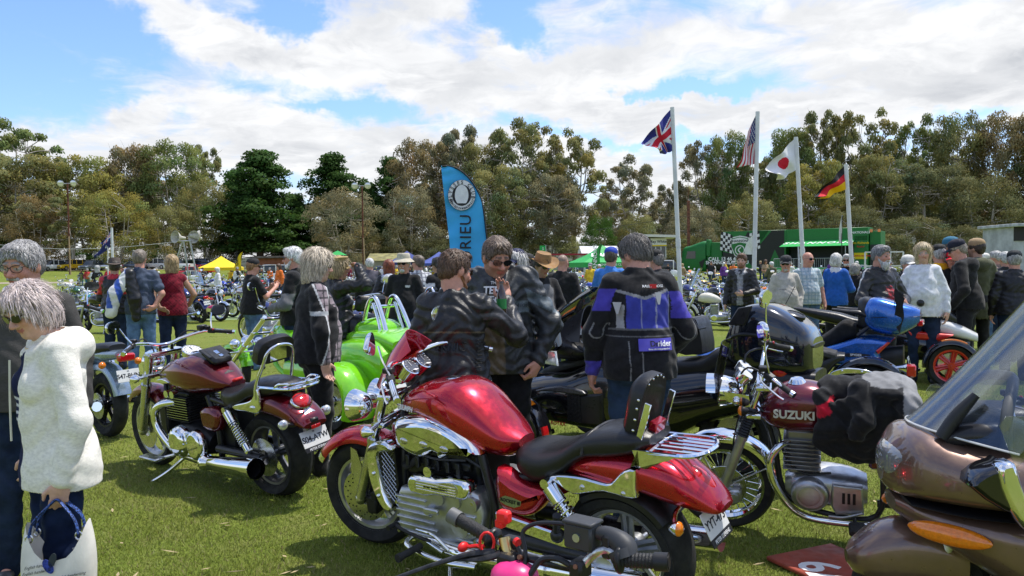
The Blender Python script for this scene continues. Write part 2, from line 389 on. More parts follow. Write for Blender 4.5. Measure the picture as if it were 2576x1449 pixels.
b=B();ys=np.linspace(128,158,7);xs=np.linspace(-130,30,20);X,Y=np.meshgrid(xs,ys);b.grid(np.stack([X,Y,gz(X,Y)+.02],-1))
struct(b.obj('dirt_car_park',mat('pale dirt',(.36,.29,.2),.95,var=.25,vs=.4,bump=.5,bs=4),ang=0))
b=B();xs=np.linspace(-160,260,22);ys=np.linspace(100,104,3);X,Y=np.meshgrid(xs,ys);b.grid(np.stack([X,Y,gz(X,Y)+.015],-1))
struct(b.obj('gravel_track',mat('gravel',(.33,.28,.21),.95,var=.2,vs=.8),ang=0))
b=B();a0,a1=G(470,803),G(1010,786);dv=nrm(a1-a0);pn=np.array([-dv[1],dv[0],0]);b.add([a0-pn*1.2,a1+dv*6-pn*1.2,a1+dv*6+pn*1.2,a0+pn*1.2]+np.array([0,0,.006]),[(0,1,2,3)],False)
struct(b.obj('cricket_pitch',mat('pitch green',(.22,.30,.13),.95,var=.1,vs=3.)))
def hill(name,x0,x1,y,hgt,m,seed,dy=120):
 xs=np.linspace(x0,x1,90);r=np.random.default_rng(seed);ph=r.uniform(0,6,5)
 prof=sum(np.sin(xs*f+p)*a for f,p,a in zip((.006,.013,.031,.07,.16),ph,(1,.5,.25,.12,.1)))
 prof=hgt*(.75+.22*prof);b=B();rows=[]
 for k in(0,.25,.5,.8,1.):rows.append(np.column_stack([xs,np.full_like(xs,y+dy*k),np.maximum(prof,1)*sin(k*pi/2)]))
 b.grid(np.array(rows));struct(b.obj(name,m,ang=0))
hill('hill',150,900,760,62,mat('distant bush',(.09,.115,.11),.95,var=.35,vs=.03),3,300)
hill('hill',-420,60,190,5.5,mat('wooded rise',(.045,.055,.028),.95,var=.5,vs=.25,bump=1,bs=1.),8,30)
hill('hill',-40,420,225,24,mat('wooded rise',(.045,.055,.028),.95,var=.5,vs=.25,bump=1,bs=1.),5,60)
def leafmat(name,col,tr=.42):
 m=bpy.data.materials.new(name);m.use_nodes=True;t=NT(m.node_tree);m.node_tree.nodes.clear()
 c=t.mix(1.,(*col,1),t.n('ShaderNodeAttribute',attribute_name='Col').outputs[0],'MULTIPLY')
 d=t.n('ShaderNodeBsdfPrincipled',{'Base Color':c,'Roughness':.7,'Specular IOR Level':.12});x=t.n('ShaderNodeBsdfTranslucent',{0:c})
 t.l.new(t.n('ShaderNodeMixShader',{0:tr,1:d.outputs[0],2:x.outputs[0]}).outputs[0],t.n('ShaderNodeOutputMaterial').inputs[0]);MC[name]=m;return m
def leaves(clumps,n,size,r,flat=.75,droop=.5,asp=2.2,shell=.5):
 C=np.array(clumps);w=C[:,3]**2;k=r.choice(len(C),n,p=w/w.sum());d=r.normal(size=(n,3));d/=np.linalg.norm(d,axis=1)[:,None];d[:,2]=np.where(d[:,2]<-.35,-d[:,2],d[:,2])
 rad=(shell+(1.08-shell)*r.random(n)**.6)*C[k,3];p=C[k,:3]+d*rad[:,None]*np.array([1,1,flat])
 nn=d*.9+r.normal(size=(n,3))*.75;nn*=np.sign((nn*d).sum(1))[:,None];nn/=np.linalg.norm(nn,axis=1)[:,None];leaves.N=np.repeat(d*.8+nn*.45+np.array([0,0,.25]),4,0)
 a=np.cross(nn,r.normal(size=(n,3)));a[:,2]-=droop*.6;a-=nn*(a*nn).sum(1)[:,None];a/=np.linalg.norm(a,axis=1)[:,None];bb=np.cross(nn,a)
 s=size*r.uniform(.6,1.35,n)[:,None];q=s/asp
 V=np.stack([p-a*s*.5,p-bb*q*.5+a*s*.1,p+a*s*.5,p+bb*q*.5-a*s*.05],1).reshape(-1,3);F=np.arange(4*n).reshape(n,4)
 g=r.uniform(.82,1.18,n)*(r.uniform(.85,1.18,len(C))[k]);wm=r.normal(0,.06,n)+r.normal(0,.08,len(C))[k]
 col=np.stack([g*(1+wm),g,g*(1-wm)],1);return V,F,np.repeat(col,4,0)
def tree_proto(name,kind,seed,n=8000):
 r=np.random.default_rng(seed);b=B();cl=[];stems=[]
 if kind=='pine':
  stems.append(np.array([[0,0,0,.026],[.01,0,.4,.018],[-.01,.01,.75,.01],[0,0,.97,.003]]))
  for z in np.linspace(.16,.97,15):
   w=.33*(1-z)**.62*(1.05+.25*sin(z*17+seed))+.02
   for k in range(int(8+15*(1-z))):
    a=r.uniform(0,2*pi);q=w*r.uniform(.15,1.05);cl.append((q*cos(a),q*sin(a),z+r.uniform(-.03,.03)+q*.1,r.uniform(.06,.10)))
  flat,size,droop,shell=.6,.022,-.3,.2
 else:
  lean=r.uniform(-.06,.06,2)
  if kind=='dense':zb,zt,w,nc,rr,base=.22,.93,.43,70,(.07,.125),(.14,.28)
  elif kind=='open':zb,zt,w,nc,rr,base=.28,.95,.38,46,(.048,.09),(.2,.42)
  elif kind=='umbrella':zb,zt,w,nc,rr,base=.66,.95,.30,15,(.05,.09),(.45,.6)
  elif kind=='low':zb,zt,w,nc,rr,base=.08,.88,.5,44,(.11,.18),(.06,.16)
  for i in range(nc):
   f=(i+.5)/nc;z=zb+(zt-zb)*(f**.75);env=w*sqrt(max(.05,1-((z-(zb+.45*(zt-zb)))/(.62*(zt-zb)+.02))**2))
   a=i*2.4+r.uniform(-.6,.6);q=env*sqrt(r.uniform(.25,1));cl.append((lean[0]*z+q*cos(a),lean[1]*z+q*sin(a),z+r.uniform(-.03,.03),r.uniform(*rr)))
  ns=r.integers(2,5)if kind!='low' else 4
  for k in range(ns):
   a=k*2*pi/ns+r.uniform(-.4,.4);q=w*r.uniform(.3,.6);z0=r.uniform(*base);top=zt*r.uniform(.72,.95)
   stems.append(np.array([[0,0,-.01,.022],[.008*cos(a),.008*sin(a),z0*.6,.016],[q*.3*cos(a)+lean[0]*z0,q*.3*sin(a),z0+.08,.011],[q*.75*cos(a),q*.75*sin(a),.5*(z0+top),.008],[q*cos(a),q*sin(a),top,.004]]))
  flat,size,droop,shell=.78,.0225,.7,.25
 SS=[]
 for s in stems:b.tube(s[:,:3],s[:,3],7,5);SS.append(crom(s,8))
 SS=np.concatenate(SS)
 for c in cl:
  p=np.array(c[:3]);dd=np.linalg.norm(SS[:,:3]-p+np.array([0,0,.06]),axis=1)+np.where(SS[:,2]>p[2],.5,0);q=SS[dd.argmin()]
  if kind=='pine' and r.random()<.5:continue
  mid=.5*(q[:3]+p)+r.normal(size=3)*.018+np.array([0,0,-.012]);b.tube([q[:3],mid,p],[min(q[3]*.6,.006),.0035,.0015],5,4,cap=False)
  if kind in('open','umbrella','dense'):
   for _ in range(3):
    e=p+r.normal(size=3)*c[3]*.7;b.tube([mid,.5*(mid+e)+r.normal(size=3)*.01,e],[.0025,.0018,.0008],4,3,cap=False)
 rt=thing(name,'x','tree');b.obj('trunk',BARK,rt,ang=0)
 V,F,c=leaves(cl,n,size,r,flat,droop,1.9 if kind!='pine' else 1.4,shell)
 me=smesh('crown',V,F,c);N_=leaves.N/np.linalg.norm(leaves.N,axis=1)[:,None];me.normals_split_custom_set_from_vertices(N_.tolist());link('crown',me,LEAF['olive'],rt);return rt
BARK=mat('pale gum bark',(.44,.40,.34),.85,var=.3,vs=14.,bump=.5,bs=30,aniso=(1,1,.2));DBARK=mat('dark bark',(.10,.075,.055),.9,var=.3,vs=14.)
LEAF={k:leafmat(k+' leaves',c)for k,c in dict(olive=(.235,.232,.085),brown=(.245,.195,.088),gold=(.285,.27,.07),grey=(.25,.235,.13),green=(.18,.215,.065),pine=(.05,.105,.022),dark=(.155,.16,.065),bush=(.06,.13,.022)).items()}
PROTO={}
for k,(kind,sd_,n)in dict(d1=('dense',11,20000),d2=('dense',12,20000),d3=('dense',13,20000),o1=('open',21,13500),o2=('open',22,13500),o3=('open',23,13000),u1=('umbrella',31,5200),u2=('umbrella',32,5200),l1=('low',41,17000),l2=('low',42,17000),p1=('pine',51,26000),p2=('pine',52,26000)).items():
 PROTO[k]=tree_proto('pine_tree' if kind=='pine' else 'gum_tree',kind,sd_,n)
USED=set()
def tree(k,px,top,wpx,d,leaf,label,yaw=None,base=0.,bark=None,name=None,group='trees around the oval'):
 g=GD(px,d);g[2]=float(gz(g[0],g[1]))+base;h=zat(px,top,d)-g[2];w=wpx*d/FPX;sw=w/{'d':.80,'o':.66,'u':.62,'l':1.0,'p':.56}[k[0]]
 M=Matrix.Translation(Vector(g))@Matrix.Rotation(random.uniform(0,6.28)if yaw is None else yaw,4,'Z')@Matrix.Diagonal((sw,sw,h*1.02,1))
 pr=PROTO[k];pm={'olive leaves':LEAF[leaf]}
 if bark:pm['pale gum bark']=bark
 o=dup(pr,M,label,group,pm)
 if name:o.name=name
 return o
for a in[('u1',45,318,190,165,'green','tall thin-crowned gum reaching above the left edge of the tree line'),('u2',118,420,80,165,'green','small open-topped gum just left of the first light pole'),('d1',40,398,250,140,'olive','broad olive gum at the far left, behind the grey-haired man'),('d2',-70,420,230,138,'brown','brown-green gum cut by the left edge of the picture'),('d3',225,402,190,145,'gold','yellow-green gum behind the first light pole'),('l1',300,480,170,132,'gold','low bright yellow-green gum above the parked cars'),('d1',345,375,150,150,'brown','russet-tinged tall gum between the light pole and the loudspeakers'),('d2',440,370,190,152,'green','tall rounded deep green gum above the horn loudspeakers'),('u1',515,376,80,170,'olive','lone umbrella-shaped gum rising right of the tall rounded gum'),('l2',525,455,150,140,'olive','mid-height olive gum left of the first pine'),('l1',95,490,150,133,'brown','low brownish gum below the far left crowns'),('l2',420,520,130,134,'olive','low olive gum whose trunks show behind the horn loudspeakers'),('o1',185,500,130,131,'olive','slender gum with a bare pale stem behind the dark flag')]:tree(*a)
for a in[('p1',655,398,215,140,'pine','big dark green pine left of the second light pole'),('p2',600,440,120,146,'pine','shorter dark pine at the left shoulder of the big pine'),('p2',840,402,175,150,'pine','rounded dark pine behind the second light pole'),('p1',745,500,120,150,'pine','small dark pine in the dip between the two big pines'),('p1',985,415,130,150,'pine','dark pine half hidden behind the brown gum'),('p2',925,470,120,150,'pine','dark pine just right of the second light pole')]:tree(*a,bark=DBARK,name='pine_tree')
for a in[('l2',870,478,180,128,'grey','grey-brown bushy gum standing in front of the pines'),('d3',1062,355,170,140,'brown','brown gum with bare white limbs left of the blue banner'),('l1',1035,470,150,130,'grey','low grey gum with pale dead branches beside the blue banner'),('o1',1150,326,130,138,'grey','tall open gum directly behind the blue banner'),('d1',1215,372,140,136,'olive','olive gum at the right edge of the blue banner'),('o2',1310,309,170,135,'olive','tallest open gum in the middle of the tree line'),('d2',1260,430,170,128,'olive','broad mid-height gum right of the blue banner'),('o3',1445,336,150,132,'olive','tall gum with several pale stems left of the union flag'),('d3',1385,440,150,128,'grey','grey-green gum between the two tall open gums'),('l2',1508,545,90,118,'bush','bright dark-green leafy tree behind the blue-jacketed man'),('o2',1590,404,125,138,'grey','sparse small-crowned gum left of the union flag pole'),('l1',1600,540,110,120,'olive','low olive gum behind the scoreboard building'),('o1',1690,468,80,140,'grey','thin gum seen just behind the union flag pole'),('o3',1775,362,120,138,'grey','wispy grey gum with open branches left of the stars and stripes'),('d2',1838,346,120,134,'green','dark green gum behind the stars and stripes'),('l2',1745,520,140,124,'grey','low grey gum above the truck cab'),('o2',1900,392,110,132,'olive','open gum between the two middle flags'),('l1',1880,500,150,120,'olive','low bushy gum above the green trailer'),('d1',1985,335,130,130,'green','dark gum directly behind the white flag with the red disc'),('o1',2078,286,120,128,'olive','tall round-topped gum left of the two highest crowns'),('d3',2050,410,150,122,'gold','golden olive gum behind the black, red and gold flag'),('o3',2178,287,150,126,'olive','highest gum on the right with bare limbs above the last flag'),('d1',2200,400,150,120,'olive','olive gum right of the black, red and gold flag'),('o2',2308,306,120,130,'green','slim gum with blue sky on both sides of its top'),('d2',2330,420,190,118,'dark','dark spreading gum above the grey-bearded man'),('d3',2425,294,150,124,'olive','tall gum above the navy-capped man'),('d1',2530,296,170,120,'brown','brownish gum at the top right corner of the tree line'),('l2',2470,440,200,112,'dark','dark low gum left of the white cabin'),('d2',2640,330,200,118,'olive','gum cut by the right edge of the picture'),('l1',2130,520,160,112,'dark','low dark gum above the rear of the trailer'),('l1',2310,545,170,108,'dark','low dark gum behind the white-sweater woman')]:tree(*a)
for a in[('d1',1680,520,140,160,'dark','far dark gum seen between the union flag pole and the truck cab'),('d2',1780,470,150,165,'olive','far gum behind the wispy grey one'),('d3',1930,450,150,160,'dark','far dark gum between the two middle flag poles'),('d2',2120,420,160,158,'olive','far gum right behind the last flag pole'),('d1',2270,400,160,155,'dark','far dark gum left of the slim gum with sky around its top'),('d3',2380,400,150,150,'olive','far gum behind the spreading dark gum'),('d2',1120,440,150,155,'dark','far dark gum behind the blue banner'),('d1',1370,400,150,155,'dark','far dark gum between the two tallest open gums'),('d3',1530,500,130,155,'olive','far gum above the blue-jacketed man'),('d1',265,440,150,165,'dark','far dark gum behind the yellow-green gum'),('d2',390,450,180,168,'brown','far russet gum behind the loudspeakers'),('d3',60,450,170,168,'dark','far dark gum at the left edge')]:tree(*a)
for i,(px,top,w,d,lf,lb)in enumerate([(60,600,160,140,'bush','dark shrub under the gums at the far left'),(215,625,130,142,'bush','dark shrub behind the white parked cars'),(380,612,150,144,'bush','dark shrub behind the yellow off-roader'),(560,590,130,144,'dark','shrub under the pine near the yellow tent'),(720,590,150,146,'pine','dark shrub below the dip between the pines'),(860,600,150,132,'grey','grey shrub at the foot of the second light pole'),(985,585,150,134,'dark','dark shrub behind the old mossy shed'),(1090,600,130,130,'dark','dark shrub behind the blue gazebos'),(1260,570,170,128,'olive','olive shrub right of the blue banner'),(1390,590,150,126,'olive','olive shrub left of the pale gum stems'),(1560,600,130,122,'dark','dark shrub left of the scoreboard'),(1730,590,140,122,'olive','olive shrub behind the truck cab'),(1990,560,150,118,'dark','dark shrub behind the middle of the trailer'),(2235,590,110,108,'olive','olive shrub at the rear end of the trailer'),(2420,570,150,106,'dark','dark shrub behind the hooded men'),(2520,590,120,104,'dark','dark shrub at the left wall of the white cabin')]):
 o=tree('l1' if i%2 else 'l2',px,top,w,d,lf,lb,group='shrubs along the foot of the trees');o.name='shrub';o['category']='shrub'
for p in PROTO.values():
 for c in p.children:bpy.data.objects.remove(c)
 bpy.data.objects.remove(p)
def grass_blades():
 n=250000;dd=2.3+np.minimum(17.,rng.gamma(1.7,2.3,n));xx=(rng.random(n)-.5)*1.42*dd
 px=np.column_stack([xx,dd*.998,np.zeros(n)]);h=rng.uniform(.012,.029,n)*(1+.25*np.sin(xx*5)*np.sin(dd*4));a=rng.uniform(0,2*pi,n);w=rng.uniform(.0016,.003,n)*(.7+dd*.14)
 sd=np.column_stack([np.cos(a),np.sin(a),0*a]);b2=rng.uniform(0,2*pi,n);ln=np.column_stack([np.cos(b2),np.sin(b2),0*a])*(h*rng.uniform(.2,1.1,n))[:,None]
 V=np.stack([px-sd*w[:,None],px+sd*w[:,None],px+ln+np.column_stack([0*h,0*h,h])],1).reshape(-1,3)
 q=rng.random(n)[:,None];pt=(.5+.5*np.sin(xx*1.9+1.3*np.sin(dd*1.3))*np.sin(dd*1.7+xx))[:,None]
 c=np.array([.18,.25,.03])*(1-q)+np.array([.32,.35,.075])*q;c=c*(1-.35*pt)+.35*pt*np.array([.24,.225,.075]);dry=(rng.random(n)<.09)[:,None];c=np.where(dry,np.array([.32,.27,.13]),c)*rng.uniform(.75,1.2,n)[:,None]
 me=smesh('grass',V,np.arange(3*n).reshape(n,3),np.repeat(c,3,0));me.polygons.foreach_set('use_smooth',np.zeros(n,bool))
 m=bpy.data.materials.new('grass blades');m.use_nodes=True;t=NT(m.node_tree);m.node_tree.nodes.clear();c=t.n('ShaderNodeAttribute',attribute_name='Col').outputs[0]
 d=t.n('ShaderNodeBsdfPrincipled',{'Base Color':c,'Roughness':.5,'Specular IOR Level':.3});x=t.n('ShaderNodeBsdfTranslucent',{0:c})
 t.l.new(t.n('ShaderNodeMixShader',{0:.35,1:d.outputs[0],2:x.outputs[0]}).outputs[0],t.n('ShaderNodeOutputMaterial').inputs[0])
 o=link('grass',me,m);o['kind']='stuff'
grass_blades()
n=170;dd=rng.uniform(2.6,10,n);xx=rng.uniform(-.62,.62,n)*dd;a=rng.uniform(0,6.3,n);u=np.column_stack([np.cos(a),np.sin(a),rng.normal(0,.15,n)]);v=np.column_stack([-np.sin(a),np.cos(a),0*a]);c=np.column_stack([xx,dd,rng.uniform(.018,.032,n)]);L_=rng.uniform(.025,.055,n)[:,None]
V=np.stack([c-u*L_,c+v*.009,c+u*L_,c-v*.009],1).reshape(-1,3);o=link('leaf_litter',smesh('leaf_litter',V,np.arange(4*n).reshape(n,4)),mat('dry leaves',(.38,.30,.16),.7,var=.4,vs=3.));o['kind']='stuff'
# ================================================================ MOTORCYCLE KIT  (local: x forward, y left, z up, origin under the rear axle)
CHROME=mat('chrome',(.86,.87,.88),.05,1.,var=0);ALU=mat('cast aluminium',(.52,.53,.54),.36,.9,var=.12,bump=.15,bs=90);STEEL=mat('brushed steel',(.62,.62,.61),.25,1.,var=.08)
BLK=mat('black plastic',(.013,.013,.014),.42,var=.2);GLOSSB=paint('gloss black',(.006,.006,.008),0.,.12);RUB=mat('tyre rubber',(.017,.017,.017),.82,var=.25,bump=.5,bs=55);DRK=mat('dark engine metal',(.035,.036,.038),.4,.7,var=.2)
LEA=mat('black seat leather',(.012,.012,.013),.38,var=.15,bump=.35,bs=120);SATIN=mat('satin black',(.022,.022,.024),.33,.2,var=.15);BLKG=mat('black grips',(.02,.02,.02),.7,bump=.8,bs=160)
LRED=mat('red lens',(.55,.012,.015),.08,0,1.,var=.1,vs=60);LAMB=mat('amber lens',(.85,.22,.01),.1,0,1.,var=.1,vs=60);LCLR=mat('clear lens',(.75,.77,.78),.06,.5,1.,var=.1,vs=50);MIR=mat('mirror glass',(.9,.92,.95),.01,1.,var=0)
PLT=mat('white plate',(.74,.74,.72),.35,var=.04);INK=mat('black ink',(.01,.01,.012),.5,var=0);WINK=mat('white ink',(.8,.8,.8),.5,var=0);RINK=mat('red ink',(.6,.02,.02),.5,var=0);SCREEN=glass('clear screen',(.93,.95,.95),.35);SMOKE=glass('smoked screen',(.42,.40,.40),.5);GAUGE=mat('gauge face',(.72,.72,.70),.25,0,1.,var=.05)
RIMK=mat('black rim',(.02,.02,.022),.3,.5);BRASS=mat('brass',(.65,.48,.2),.3,1.);GOLDF=mat('gold fork',(.62,.40,.12),.28,1.)
AXY=(0,-1,0);UX=(1,0,0)
def fender(b,c,R,a0,a1,w,th=.02,n=22,y=0.):
 prof=[(R-.045,-w),(R-.02,-w*.99),(R+th*.5,-w*.78),(R+th,-w*.4),(R+th*1.15,0),(R+th,w*.4),(R+th*.5,w*.78),(R-.02,w*.99),(R-.045,w),(R-.03,w*.9),(R-.005,w*.5),(R,0),(R-.005,-w*.5),(R-.03,-w*.9),(R-.045,-w)]
 b.lathe(prof,(c[0],y,c[1]),AXY,n,a0=radians(a0),a1=radians(a1),u0=UX)
class Bike:
 def __init__(s,name,label,cat,M,group=None,head=(1.2,.95),rake=28,steer=0.):
  s.r=thing(name,label,cat,M,group);a=radians(rake);ax=Vector((-sin(a),0,cos(a)));h=Vector((head[0],0,head[1]))
  s.S=Matrix.Translation(h)@Matrix.Rotation(radians(steer),4,ax)@Matrix.Translation(-h)
 def p(s,name,b,m,st=False,par=None,label=None,ang=40):return b.obj(name,m,par or s.r,ang,label,s.S if(st and par is None)else None)
 def wheel(s,name,x,R,hw,rim,kind='cast',mrim=ALU,st=False,disc=((.085,.155),),ns=5,mspoke=None,y=0.,tread=0,seg=40):
  M=(s.S if st else Matrix())@Matrix.Translation(Vector((x,y,R)))
  b=B();r1=rim;b.lathe([(r1+.012,-hw*.8),(r1+.014,-hw*.72),(r1-.012,-hw*.66),(r1-.03,-hw*.3),(r1-.03,hw*.3),(r1-.012,hw*.66),(r1+.014,hw*.72),(r1+.012,hw*.8)],(0,0,0),AXY,seg)
  b.cyl((0,-hw*.75,0),(0,hw*.75,0),.045,n=16);b.cyl((0,-hw-.05,0),(0,hw+.05,0),.014,n=10)
  if kind=='cast':
   for k in range(ns):
    a=k*2*pi/ns+.3
    for q in(-.13,.13):
     p0=np.array([cos(a+q*2)*.04,0,sin(a+q*2)*.04]);p1=np.array([cos(a+q*.8)*(r1-.02),0,sin(a+q*.8)*(r1-.02)]);b.tube([p0,(p0+p1)/2*1.02,p1],[.017,.013,.016],6,2,flat=1.3)
  elif kind=='disc':b.lathe([(.03,hw*.3),(r1*.5,hw*.42),(r1*.75,hw*.3),(r1,hw*.5)],(0,0,0),AXY,seg);b.lathe([(r1,-hw*.5),(r1*.5,-hw*.4),(.03,-hw*.3)],(0,0,0),AXY,seg)
  else:
   for k in range(28):
    a=k*2*pi/28;sg=1 if k%2 else-1;o=.35*(1 if k%4<2 else-1);b.cyl((cos(a+o)*.045,sg*hw*.6,sin(a+o)*.045),(cos(a)*(r1-.02),0,sin(a)*(r1-.02)),.0026,n=5,cap=False)
  w=b.obj(name,mrim,s.r,35,None,M)
  if kind=='cast2':pass
  b=B();n=7;pr=[(r1+.004,-hw*.72),(r1+.02,-hw*.86),((r1+R)/2,-hw)]+[(R-hw*.62*(1-cos(q))**1.1,-hw*sin(q)*.93)for q in np.linspace(1.25,-1.25,9)][0:0]
  pr=[(r1+.004,-hw*.7),(r1+.025,-hw*.92),((r1*.4+R*.6),-hw)]+[(R-hw*.55*(abs(f)**2.4),f*hw*.96)for f in np.linspace(-.86,.86,9)]+[((r1*.4+R*.6),hw),(r1+.025,hw*.92),(r1+.004,hw*.7)]
  b.lathe(pr,(0,0,0),AXY,seg)
  if tread:
   for k in range(tread):
    a=k*2*pi/tread
    for q in(-.5,0,.5):
     aa=a+(pi/tread if q else 0);c,sn=cos(aa),sin(aa);rt=np.array([[c,0,-sn],[0,1,0],[sn,0,c]]);b.box(((R+.004)*c,q*hw*1.1,(R+.004)*sn),(.012,hw*.2,.011),rt)
  b.obj('tyre',RUB,w,35)
  for yy,rr in disc:
   b=B();b.lathe([(.055,yy-.002),(rr,yy-.002),(rr,yy+.003),(.055,yy+.003),(.055,yy-.002)],(0,0,0),(0,1,0),30);b.obj('brake_disc',STEEL,w,30)
  return w
 def fork(s,x0,z0,x1,z1,y=.105,ru=.022,rl=.03,mu=CHROME,ml=ALU,split=.5,gait=False):
  for sg in(1,-1):
   b=B();p0=np.array([x0,sg*y,z0]);p1=np.array([x1,sg*y,z1]);q=p0+(p1-p0)*split;b.cyl(p0,q,ru,n=14)
   f=s.p('fork_leg',b,mu,True);b=B();b.cyl(q,p1,rl,n=14);b.cyl(q+(q-p1)*.02,q+(p1-q)*.05,rl*1.18,n=14);b.ell(p1,rl*1.1,10,6);b.obj('fork_slider',ml,f)
   if gait:b=B();pts=[q+(p0-q)*k/22*.55 for k in range(23)];b.tube(pts,[rl*(1.25 if k%2 else 1.0)for k in range(23)],14,1);b.obj('fork_gaiter',BLK,f,20)
  b=B()
  for f in(.03,.28):c=np.array([x0+(x1-x0)*f,0,z0+(z1-z0)*f]);b.box(c-np.array([.02,0,0]),(.045,y+.035,.016),None,.008)
  s.p('fork_yoke',b,mu,True)
 def bars(s,pts,r=.0125,m=CHROME,grip=.12,lever=True,mirrors='oval',mst=(.0,.06,.20),msz=(.075,.05),mm=CHROME,toe=26):
  L=np.array(pts,float);Rr=L[::-1]*[1,-1,1];full=np.concatenate([Rr,L]);b=B();b.tube(full,r,10,5);s.p('handlebar',b,m,True)
  for sg in(1,-1):
   e=L[-1]*[1,sg,1];d=nrm((L[-1]-L[-2])*[1,sg,1]);b=B();b.tube([e-d*(grip+.005),e-d*grip*.9,e-d*.01,e],[.0175,.0165,.0165,.018],12,2);g=s.p('grip',b,BLKG,True)
   b=B();b.cyl(e,e+d*.022,.0175,n=14);b.obj('bar_end',m if m is not BLK else ALU,g)
   b=B();c=e-d*(grip+.035);u=frame(d);b.box(c,(.021,.032,.02),np.column_stack([nrm(np.cross(d,(0,0,1))),d,nrm(np.cross(np.cross(d,(0,0,1)),d))]),.007);b.box(c+np.array([.0,0,.025])-d*.04,(.028,.022,.014),None,.005);sw=s.p('switch_block',b,BLK,True)
   if sg<0:b=B();b.box(c+np.array([-.021,0,.012]),(.006,.009,.008),None,.003);b.obj('kill_switch',LRED,sw)
   if lever:b=B();q=c+np.array([.035,0,-.005]);b.tube([q-d*.02,q+d*.04+np.array([.03,0,-.008]),q+d*.15+np.array([.035,0,-.012]),q+d*.19+np.array([.028,0,-.014])],[.008,.007,.006,.008],8,4,flat=.7);s.p('brake_lever' if sg<0 else 'clutch_lever',b,ALU if m is not CHROME else CHROME,True)
   if mirrors:
    st=np.array(mst)*[1,sg,1];b=B();q=c+np.array([0,0,.02]);tip=q+st;b.tube([q,q+st*.5+np.array([.01,0,.0]),tip],[.006,.0055,.005],7,4);w,h=msz;a=np.linspace(0,2*pi,20,endpoint=False)
    e_=.75 if mirrors=='oval' else 1.
    oy,oz=w*np.sign(np.cos(a))*abs(np.cos(a))**e_,h*np.sign(np.sin(a))*abs(np.sin(a))**e_
    if mirrors=='drop':oz=oz*(1-.45*oy/w*sg);oy=oy
    ctr=tip+np.array([.0,sg*w*.55,h*.35]);O=np.column_stack([oy,oz]);q_=radians(sg*toe);RT=np.array([[cos(q_),-sin(q_),0],[sin(q_),cos(q_),0],[0,0,1]]).T
    b.plate(O,0,.012,'yz',0,.014,.012);V=b.V[-1]
    for i in range(len(b.V)-3,len(b.V)):b.V[i]=b.V[i]@RT+ctr
    k=s.p('mirror',b,mm,True,ang=50);b=B();b.plate(O*.9,-.002,-.0005,'yz');b.V=[v@RT+ctr for v in b.V];b.obj('mirror_glass',MIR,k)
 def headlight(s,x,z,r,y=0.,m=CHROME,depth=None,name='headlight',tilt=0.):
  dp=depth or r*1.1;b=B();A=(1,0,-tilt);b.lathe([(.004,-dp),(r*.45,-dp*.93),(r*.8,-dp*.62),(r*.98,-dp*.2),(r*1.02,0),(r*1.05,.008),(r*1.0,.014)],(x,y,z),A,24);h=s.p(name,b,m,True)
  b=B();b.lathe([(r*.98,.008),(r*.8,.02),(r*.4,.03),(.001,.033)],(x,y,z),A,24);b.obj('lens',LCLR,h)
 def lamp(s,c,d,r,m,body=CHROME,name='indicator',st=False,L=1.5):
  c=np.array(c,float);d=nrm(d);b=B();b.lathe([(.002,-r*L),(r*.55,-r*L*.8),(r*.95,-r*.3),(r,0)],c,d,16);h=s.p(name,b,body,st);b=B();b.lathe([(r,0),(r*.9,r*.35),(r*.5,r*.62),(.001,r*.7)],c,d,16);b.obj('lens',m,h)
 def plate(s,c,w,h,tilt,txt,sub=None,frame_=None,m=PLT,yaw=0.):
  a=radians(tilt);up=np.array([sin(a),0,cos(a)]);right=np.array([0,-1.,0]);n_=np.cross(right,up);o=np.array(c,float);R3=np.column_stack([right,up,n_])
  b=B();b.box(o,(w/2,h/2,.002),R3,.0015);pl=s.p('number_plate',b,m)
  text(txt,h*.5,'lettering',INK,pl,face(o+n_*.0032-up*h*.03,right,up),.0006,bold=.01,sp=.95)
  text('SA',h*.16,'lettering',INK,pl,face(o+n_*.0032+up*h*.36,right,up),.0006)
  if sub:
   b=B();q=o-up*(h*.66);b.box(q,(w*.5,h*.15,.003),R3,.002);f=s.p('plate_surround',b,INK);text(sub,h*.2,'lettering',WINK,f,face(q+n_*.0045,right,up),.0006,bold=.012)
  return pl
 def spring(s,p0,p1,y,R=.034,turns=9,body=.3,mb=CHROME):
  for sg in(1,-1):
   a=np.array([p0[0],sg*y,p0[1]]);c=np.array([p1[0],sg*y,p1[1]]);m=a+(c-a)*body;b=B();b.cyl(a,a+(c-a)*.08,R*.6,n=12);b.cyl(a+(c-a)*.06,m,R*1.02,n=16);b.cyl(m,a+(c-a)*.86,R*.5,n=12);b.cyl(a+(c-a)*.84,c,R*.8,n=14);b.cyl(c-np.array([0,.022,0]),c+np.array([0,.022,0]),R*.6,n=12);b.cyl(a-np.array([0,.022,0]),a+np.array([0,.022,0]),R*.65,n=12)
   k=s.p('shock_absorber',b,mb);b=B();b.spring(m,a+(c-a)*.86,R*.92,.0062,turns);b.obj('spring',CHROME,k)
 def tubes(s,name,m,lst,n=10,st=False):
  b=B()
  for pts,r in lst:b.tube(pts,r,n,5)
  return s.p(name,b,m,st)
 def loft(s,name,secs,m,n=24,k=5,st=False,par=None,label=None,y=0.,ang=50):b=B();b.lx(secs,n,k,y);return s.p(name,b,m,st,par,label,ang)
def fins(b,c,h,n,gap,th=.004,rot=None):
 for i in range(n):b.box(np.array(c)+np.array([0,0,(i-(n-1)/2)*gap]),(h[0]*(1-.06*(i%2)),h[1],th),rot,.002)
